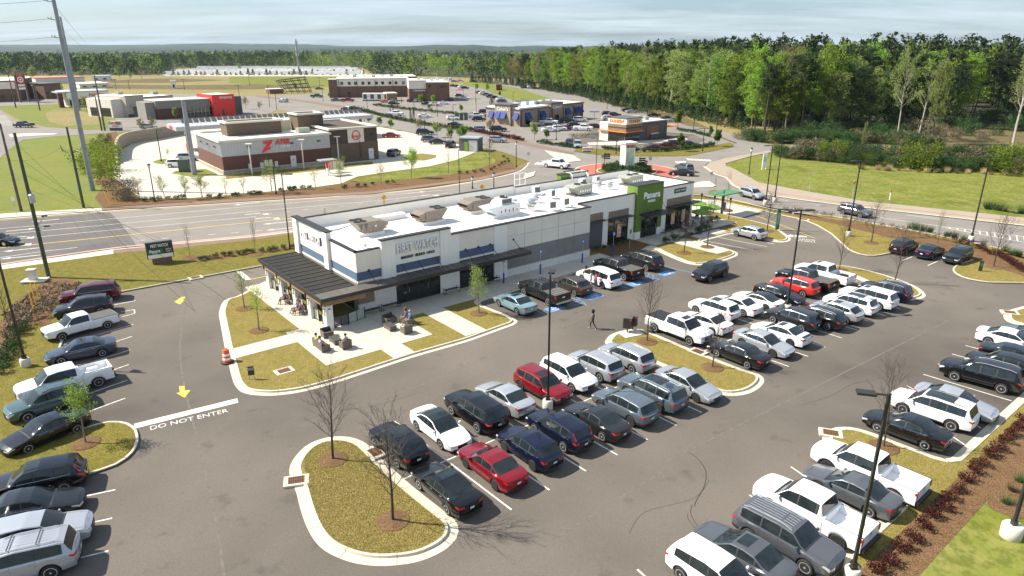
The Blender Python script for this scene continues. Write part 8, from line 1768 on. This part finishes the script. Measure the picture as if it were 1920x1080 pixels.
g=G(348,322);r=empty('transformer_box',(g.x,g.y,0),rad(5),'green pad mounted transformer beside the steel pole stub','utility box');bx(r,'box',-.95,.95,-.9,.9,.1,2.4,mat('utility green',(.06,.10,.08),.5));bx(r,'lid',-1.0,1.0,-.95,.95,2.4,2.5,mat('utility green')if False else MATS['utility green']);bx(r,'door',-.8,.8,-.93,-.901,.3,2.1,MATS['utility green'])
S('lawn_patch',[(322,325),(330,321),(385,317),(405,325),(408,328),(360,332)],.06,Aw,thick=.05);S('lawn_patch',[(287,303),(300,299),(322,298),(320,303),(305,308),(290,306)],.06,Aw,thick=.05);S('lawn_patch',[(752,293),(790,288),(818,291),(816,296),(795,301),(765,300)],.06,Av,thick=.05);S('lawn_patch',[(735,268-5),(765,266-5),(790,262),(786,258),(760,258)],.04,Aj);S('mulch_bed',[(424,336),(470,331),(560,324),(650,314),(700,308),(698,303),(610,311),(500,320),(424,329)],.02,Av)
g=G(583,333);gz=G(421,328)
r=empty('order_point',(G(615,329).x,G(615,329).y,0),zr,'red and white order post with flat roof before the brown wall','order point');bx(r,'post',-.15,.15,-.15,.15,0,2.9,A2);bx(r,'red_band',-.16,.16,-.16,.16,1.4,2.9,Aa);bx(r,'roof',-1.6,1.6,-1.0,1.0,2.9,3.1,A6)
r=empty('menu_board',(G(628,324).x,G(628,324).y,0),zr,'black framed drive through menu board beside the order post','menu board')
for k in range(5):bx(r,'menu_panel',-1.8+k*.75,-1.15+k*.75,-.08,.0,.5+(.2 if k in(1,2,3)else 0),2.0+(.3 if k in(1,2,3)else 0),Bi if k%2 else Ad);bx(r,'frame',-1.85+k*.75,-1.1+k*.75,.005,.06,.45+(.2 if k in(1,2,3)else 0),2.05+(.35 if k in(1,2,3)else 0),A0)
for x in(-1,.8):bx(r,'leg',x-.05,x+.05,.0,.06,0,.5,A0)
for i,(u,v,vt)in enumerate(((473,327,270),(570,316,262),(636,307,256))):g,h=vpole(u,v,vt);r=empty('wall_light_mast',(g.x,g.y,0),0,ordw(i)+' pale lamp mast from the left against the brown store','light pole','pale lamp masts along the brown store');b=MB();b.tube([(0,0,0),(0,0,h)],.13,Ad,8);b.build('pole',r);b=MB();b.box((0,0,h),(1.2,.7,.16),Ad);b.build('lamp',r)
g=G(921,228);
g=G(891,176);b=MB();b.add([(-2,-1.6,2.2),(2,-1.6,2.2),(2,1.6,2.2),(-2,1.6,2.2),(0,0,3.2)],[(0,1,4),(1,2,4),(2,3,4),(3,0,4)],mat('magenta canopy',(.35,.03,.16),.6));g=G(862,178);o=b.build('canopy',None,loc=(g.x,g.y,0));r=empty('pop_up_tent',(g.x,g.y,0),0,'magenta pop up tent at the clinic corner','tent');o.parent=r;o.location=(0,0,0);[bx(r,'leg',x-.05,x+.05,y-.05,y+.05,0,2.2,A6)for x in(-1.9,1.9)for y in(-1.5,1.5)]
g=G(1114,226);r=empty('patio_umbrella',(g.x,g.y,0),0,'blue drive through shade right of the awning restaurant','umbrella');bx(r,'post',-.1,.1,-.1,.1,0,2.8,A6);bx(r,'shade',-1.6,1.6,-1,1,2.8,2.95,Bg)
g=G(591+105,188)
r=empty('generator_trailer',(G(703,189).x,G(703,189).y,0),0,'long white generator unit beside the brick bin store','generator');bx(r,'casing',-5.4,5.4,-1.3,1.3,.5,3.4,A1);[bx(r,'vent',-4.9+k*3.2,-3.3+k*3.2,-1.32,-1.301,.9,2.9,A5)for k in range(4)];bx(r,'skid',-5.4,5.4,-1.2,1.2,0,.5,Af)
g=G(865,225);r=empty('utility_cabinet',(g.x,g.y,0),0,'green utility cabinets in the far clinic drive','utility box');[bx(r,'cabinet',-2+k*1.5,-.8+k*1.5,-.6,.6,0,2.4,MATS['utility green'])for k in range(3)]
# ================================================================ LOUNGE FURNITURE AND PEOPLE
def lounge(u,v,W,rz,label,nm='lounge_chair',cat='armchair'):
 q=B(u,v);r=empty(nm,(q.x,q.y,.15),BA+rz,label,cat,'wicker lounge furniture')
 bx(r,'frame',-W/2,W/2,-.36,.36,.14,.34,AL);bx(r,'backrest',-W/2,W/2,.30,.38,.34,.78,AL)
 for s in(1,-1):bx(r,'armrest',s*W/2-(.07 if s>0 else 0),s*W/2+(0 if s>0 else .07),-.36,.299,.34,.60,AL)
 n=max(1,round((W-.14)/.6));w=(W-.15)/n
 for k in range(n):bx(r,'cushion',-W/2+.075+k*w+.01,-W/2+.075+(k+1)*w-.01,-.35,.18,.342,.46,B1);bx(r,'back_cushion',-W/2+.075+k*w+.01,-W/2+.075+(k+1)*w-.01,.18,.298,.46,.80,B1)
 for x in(-W/2+.05,W/2-.05):
  for y in(-.32,.32):bx(r,'leg',x-.025,x+.025,y-.025,y+.025,0,.14,A4)
 return r
def cof(u,v,rz,label):
 q=B(u,v);r=empty('coffee_table',(q.x,q.y,.15),BA+rz,label,'table','wicker lounge furniture');bx(r,'body',-.58,.58,-.32,.32,.12,.40,AL);bx(r,'table_top',-.6,.6,-.34,.34,.40,.43,B1);[bx(r,'leg',x-.03,x+.03,y-.03,y+.03,0,.12,A4)for x in(-.52,.52)for y in(-.27,.27)]
lounge(-6.0,-5.1,1.85,rad(90),'dark wicker sofa with two people on the left terrace','lounge_sofa','sofa');cof(-4.6,-4.7,rad(90),'low wicker table beside the left sofa');lounge(-4.4,-6.2,.82,rad(180),'wicker armchair facing the left sofa with a person in it');lounge(-4.6,-3.1,.9,rad(0),'empty wicker armchair next to the corner post')
cof(.4,-5.0,rad(90),'low wicker table before the right hand group');lounge(2.2,-4.7,1.5,rad(-90),'wicker sofa with two people on the right of the terrace','lounge_sofa','sofa');lounge(1.1,-6.6,.82,rad(180),'empty wicker armchair in front of the right group');lounge(1.1,-3.6,1.1,rad(10),'empty wicker ottoman seat behind the right group')
def person(loc,rz,pose,top,bottom,hair,label,skin=Bd,longhair=False,scale=1.0,shoes=A4,bare_legs=False,arms=None):
 P={}
 if pose in('walk','stand'):
  k=1 if pose=='walk' else .25
  P=dict(pel=(0,0,.96),sp=(0,.01,1.16),ch=(0,.0,1.36),nk=(0,.01,1.50),hd=(0,.03,1.64),hd2=(0,.03,1.70))
  for s,n in((1,'L'),(-1,'R')):
   f=s*k;P.update({n+'hip':(s*.10,0,.92),n+'kn':(s*.10,.16*f+.05*k,.50),n+'an':(s*.10,.30*f-.10*k,.09),n+'to':(s*.11,.30*f-.10*k+.17,.04),n+'sh':(s*.19,0,1.40),n+'el':(s*.25,-.10*f,1.13),n+'wr':(s*.24,-.16*f+.10,.90),n+'ha':(s*.23,-.16*f+.14,.82)})
 else:
  P=dict(pel=(0,-.05,.52),sp=(0,-.12,.72),ch=(0,-.16,.94),nk=(0,-.15,1.08),hd=(0,-.12,1.22),hd2=(0,-.12,1.28))
  for s,n in((1,'L'),(-1,'R')):P.update({n+'hip':(s*.10,.0,.52),n+'kn':(s*.13,.42,.54),n+'an':(s*.12,.50+.06*s,.11),n+'to':(s*.12,.66+.06*s,.06),n+'sh':(s*.18,-.15,.98),n+'el':(s*.25,-.02,.74),n+'wr':(s*.14,.20,.66),n+'ha':(s*.10,.27,.64)})
 rad_=dict(pel=(.15,.11),sp=(.135,.10),ch=(.155,.11),nk=(.055,.055),hd=(.085,.10),hd2=(.075,.09),hip=(.095,.095),kn=(.06,.06),an=(.042,.042),to=(.04,.035),sh=(.06,.06),el=(.045,.045),wr=(.032,.032),ha=(.035,.022))
 names=list(P);E_=[('pel','sp'),('sp','ch'),('ch','nk'),('nk','hd'),('hd','hd2')]
 for n in 'LR':E_+=[('pel',n+'hip'),(n+'hip',n+'kn'),(n+'kn',n+'an'),(n+'an',n+'to'),('ch',n+'sh'),(n+'sh',n+'el'),(n+'el',n+'wr'),(n+'wr',n+'ha')]
 fing=[]
 for n,s in(('L',1),('R',-1)):
  hp=Vector(P[n+'ha']);wd=(hp-Vector(P[n+'wr'])).normalized()
  for q,(off_,L_)in enumerate(((-.024,.07),(-.008,.08),(.008,.078),(.024,.06))):
   k=n+'f%d'%q;k2=k+'b';sd=Vector((0,1,0))if pose !='sit' else Vector((1,0,0));P[k]=tuple(hp+wd*.03+sd*off_);P[k2]=tuple(hp+wd*(.03+L_)+sd*off_*1.2+Vector((0,.0,-.01)));E_+=[(n+'ha',k),(k,k2)]
  k=n+'th';P[k]=tuple(hp+(Vector((0,1,0))if pose !='sit' else Vector((-s,0,0)))*.045+wd*.03);E_+=[(n+'ha',k)]
 names=list(P);me=bpy.data.meshes.new('body');me.from_pydata([P[n]for n in names],[(names.index(a),names.index(b))for a,b in E_],[])
 o=bpy.data.objects.new('body',me);COL.objects.link(o);md=o.modifiers.new('s','SKIN');md.use_smooth_shade=True
 for i,n in enumerate(names):
  key=n if n in rad_ else n[1:];r=rad_.get(key,(.009,.009));me.skin_vertices[0].data[i].radius=r;me.skin_vertices[0].data[i].use_root=(n=='pel')
 sb=o.modifiers.new('u','SUBSURF');sb.levels=1;dg=bpy.context.evaluated_depsgraph_get();m2=bpy.data.meshes.new_from_object(o.evaluated_get(dg));bpy.data.objects.remove(o)
 m2.materials.clear();[m2.materials.append(x)for x in(skin,top,bottom,shoes)]
 sh,pel,an=Vector(P['nk']),Vector(P['pel']),P['Lan'][2];keys=[(Vector(P[n]),n)for n in names]
 for f in m2.polygons:
  c=f.center;n=min(keys,key=lambda t:(t[0]-c).length)[1];s=n[1:]if n[0]in 'LR' else n
  f.material_index=1 if(n in('sp','ch')or s in('sh','el'))else(2 if(n=='pel' or s in('hip','kn'))else(3 if s in('to',)else(0 if s !='an' or bare_legs else 2)));f.use_smooth=True
 if bare_legs:
  for f in m2.polygons:
   if f.material_index==2 and f.center.z<(.62 if pose !='sit' else .40):f.material_index=0
 r=empty('person',loc,rz,label,'person');r.scale=(scale,)*3;link('body',m2,r)
 H_=Vector(P['hd2']);hm=MB();hr=.115 if not longhair else .15
 prof=[(.001,-.02 if not longhair else-.13)]+[(hr*math.sin(t),.03-hr*math.cos(t)*(1.0 if not longhair else 1.05))for t in[i*math.pi/8 for i in range(3,8)]]+[(.001,.03+hr)]
 if longhair:prof=[(hr*.8,-.16)]+prof[1:]
 hm.lathe(prof,hair,12,(H_.x,H_.y-.025,H_.z-.01));ho=hm.build('hair',r,True,80)
 fb=MB();fy=H_.y+.092
 for s in(1,-1):fb.box((s*.034,fy,H_.z-.02),(.022,.012,.012),AE);fb.box((s*.088,H_.y+.01,H_.z-.035),(.02,.04,.05),skin)
 fb.box((0,fy+.012,H_.z-.05),(.022,.03,.035),skin,top=(.6,.5));fb.box((0,fy-.004,H_.z-.088),(.045,.012,.01),mat('lips',(.35,.10,.08),.6));fb.build('face',r)
 return r
def clo(n,c):return mat(n,c,.9,n=(6,.3))
W_=G(1111,617);person((W_.x,W_.y,.012),rad(75),'walk',clo('grey jacket cloth',(.12,.12,.115)),clo('black trousers',(.012,.012,.013)),clo('black hair',(.01,.008,.007)),'person with big dark curly hair in grey jacket walking across the lane',Be,longhair=True,shoes=clo('white shoes',(.7,.7,.68)))
for i,(u,v,t_,b_,lb,lh,sc_,rz)in enumerate(((1098,528,('tan cloth',(.30,.22,.06)),('dark jeans',(.02,.03,.06)),'person in tan top leaning into the white minivan',True,.97,40),(1108,537,('white cloth',(.6,.6,.58)),('white trousers',(.55,.55,.55)),'person in white trousers beside the minivan',True,.98,60),(1117,541,('red shirt cloth',(.62,.06,.03)),('blue jeans',(.04,.09,.2)),'person in red shirt and blue jeans beside the minivan',False,1.03,100))):
 g=G(u,v);person((g.x,g.y,.012),rad(rz),'stand',clo(*t_),clo(*b_),clo(['brown hair','red brown hair','black hair'][i],[(.06,.03,.015),(.22,.05,.02),(.01,.008,.007)][i]),lb,Be if i==2 else Bd,longhair=lh,scale=sc_)
def sit(u,v,rz,top,bot,hair,label,z=.15-.06,**k):q=B(u,v);person((q.x,q.y,z),BA+rz,'sit',clo(*top),clo(*bot),clo(*hair),label,**k)
BL=('blue jeans',(.04,.09,.2));DK=('black trousers',(.012,)*3);GH=('grey hair',(.35,.34,.33));BH=('brown hair',(.06,.03,.015));KH=('black hair',(.01,.008,.007))
sit(-6.1,-4.75,rad(-90),('lime hi vis cloth',(.45,.62,.03)),DK,KH,'person in bright lime jacket on the left sofa');sit(-6.1,-5.5,rad(-90),('pale blue shirt',(.38,.46,.68)),DK,BH,'person in pale blue shirt on the left sofa')
sit(-4.4,-6.2,rad(0),('lilac cloth',(.4,.38,.45)),BL,KH,'person with dark hair in the armchair facing the left sofa')
sit(2.25,-4.3,rad(90),('plum cloth',(.12,.07,.13)),('khaki trousers',(.2,.17,.12)),('red brown hair',(.22,.05,.02)),'person with reddish hair on the right hand sofa',longhair=True);sit(2.25,-5.05,rad(90),('blue jacket cloth',(.06,.12,.24)),('khaki trousers',(.2,.17,.12)),GH,'grey haired person in blue jacket on the right hand sofa')
def pbench(v,label):q=B(-4.35,v);r=empty('bench',(q.x,q.y,.15),BA+math.pi/2,label,'bench','wood backed benches under the pergola');[bx(r,'slat',-.7,.7,-.24+k*.12,-.14+k*.12,.43,.46,A5)for k in range(4)];[bx(r,'back_slat',-.7,.7,-.30,-.27,.5+k*.13,.6+k*.13,Az)for k in range(3)];[bx(r,'leg',x-.03,x+.03,y-.03,y+.03,0,.43,A0)for x in(-.65,.65)for y in(-.2,.2)]
pbench(3.6,'wood backed bench between the second and third pergola posts');pbench(7.1,'wood backed bench between the third and fourth pergola posts')
sit(-4.4,3.4,rad(90),('plum cloth',(.12,.07,.13)),DK,BH,'person with bare legs on the nearer pergola bench',bare_legs=True);sit(-4.4,4.0,rad(90),('dark patterned cloth',(.10,.09,.10)),BL,GH,'grey haired person on the nearer pergola bench');sit(-4.4,7.0,rad(90),('navy cloth',(.02,.03,.07)),('navy trousers',(.02,.03,.07)),KH,'person in navy clothes on the farther pergola bench')
for i,(v,lb)in enumerate(((1.9,'hanging basket by the second pergola post'),(5.4,'leafy hanging basket by the middle pergola post'),(8.9,'hanging basket by the fourth pergola post'),(12.0,'hanging basket by the last pergola post'))):
 q=B(-2.9,v-.9);r=empty('hanging_basket',(q.x,q.y,1.55),0,lb,'plant','hanging baskets under the pergola');b=MB();b.lathe([(.05,-.15),(.22,-.02),(.26,.12)],A5,12);b.build('basket',r);o=link('foliage',TREEM['bush',i],r,(0,0,-.05));o.scale=(.42,.42,.42);b=MB();b.tube([(0,0,.1),(0,0,1.2)],.01,A0,3);b.build('chain',r)
for i,(x,y)in enumerate(((48.0,.5),(49.2,.7),(47.4,.2))):
 q=B(x,y);person((q.x,q.y,.15-.06),BA+rad(160+40*i),'sit',clo(['plum cloth','navy cloth','lilac cloth'][i],(.1,.1,.1)),clo('blue jeans',(.04,.09,.2)),clo('brown hair',(.06,.03,.015)),['middle','right','left'][i]+' person sitting at the window of the second restaurant');r=empty('terrace_chair',(q.x,q.y,.15),BA+rad(160+40*i),'black chair of the '+['middle','right','left'][i]+' person at the second restaurant window','chair','black terrace chairs');bx(r,'seat',-.22,.22,-.28,.18,.40,.43,A0);bx(r,'backrest',-.22,.22,-.31,-.28,.43,.85,A0);[bx(r,'leg',a-.015,a+.015,c-.015,c+.015,0,.4,A0)for a in(-.2,.2)for c in(-.26,.16)]
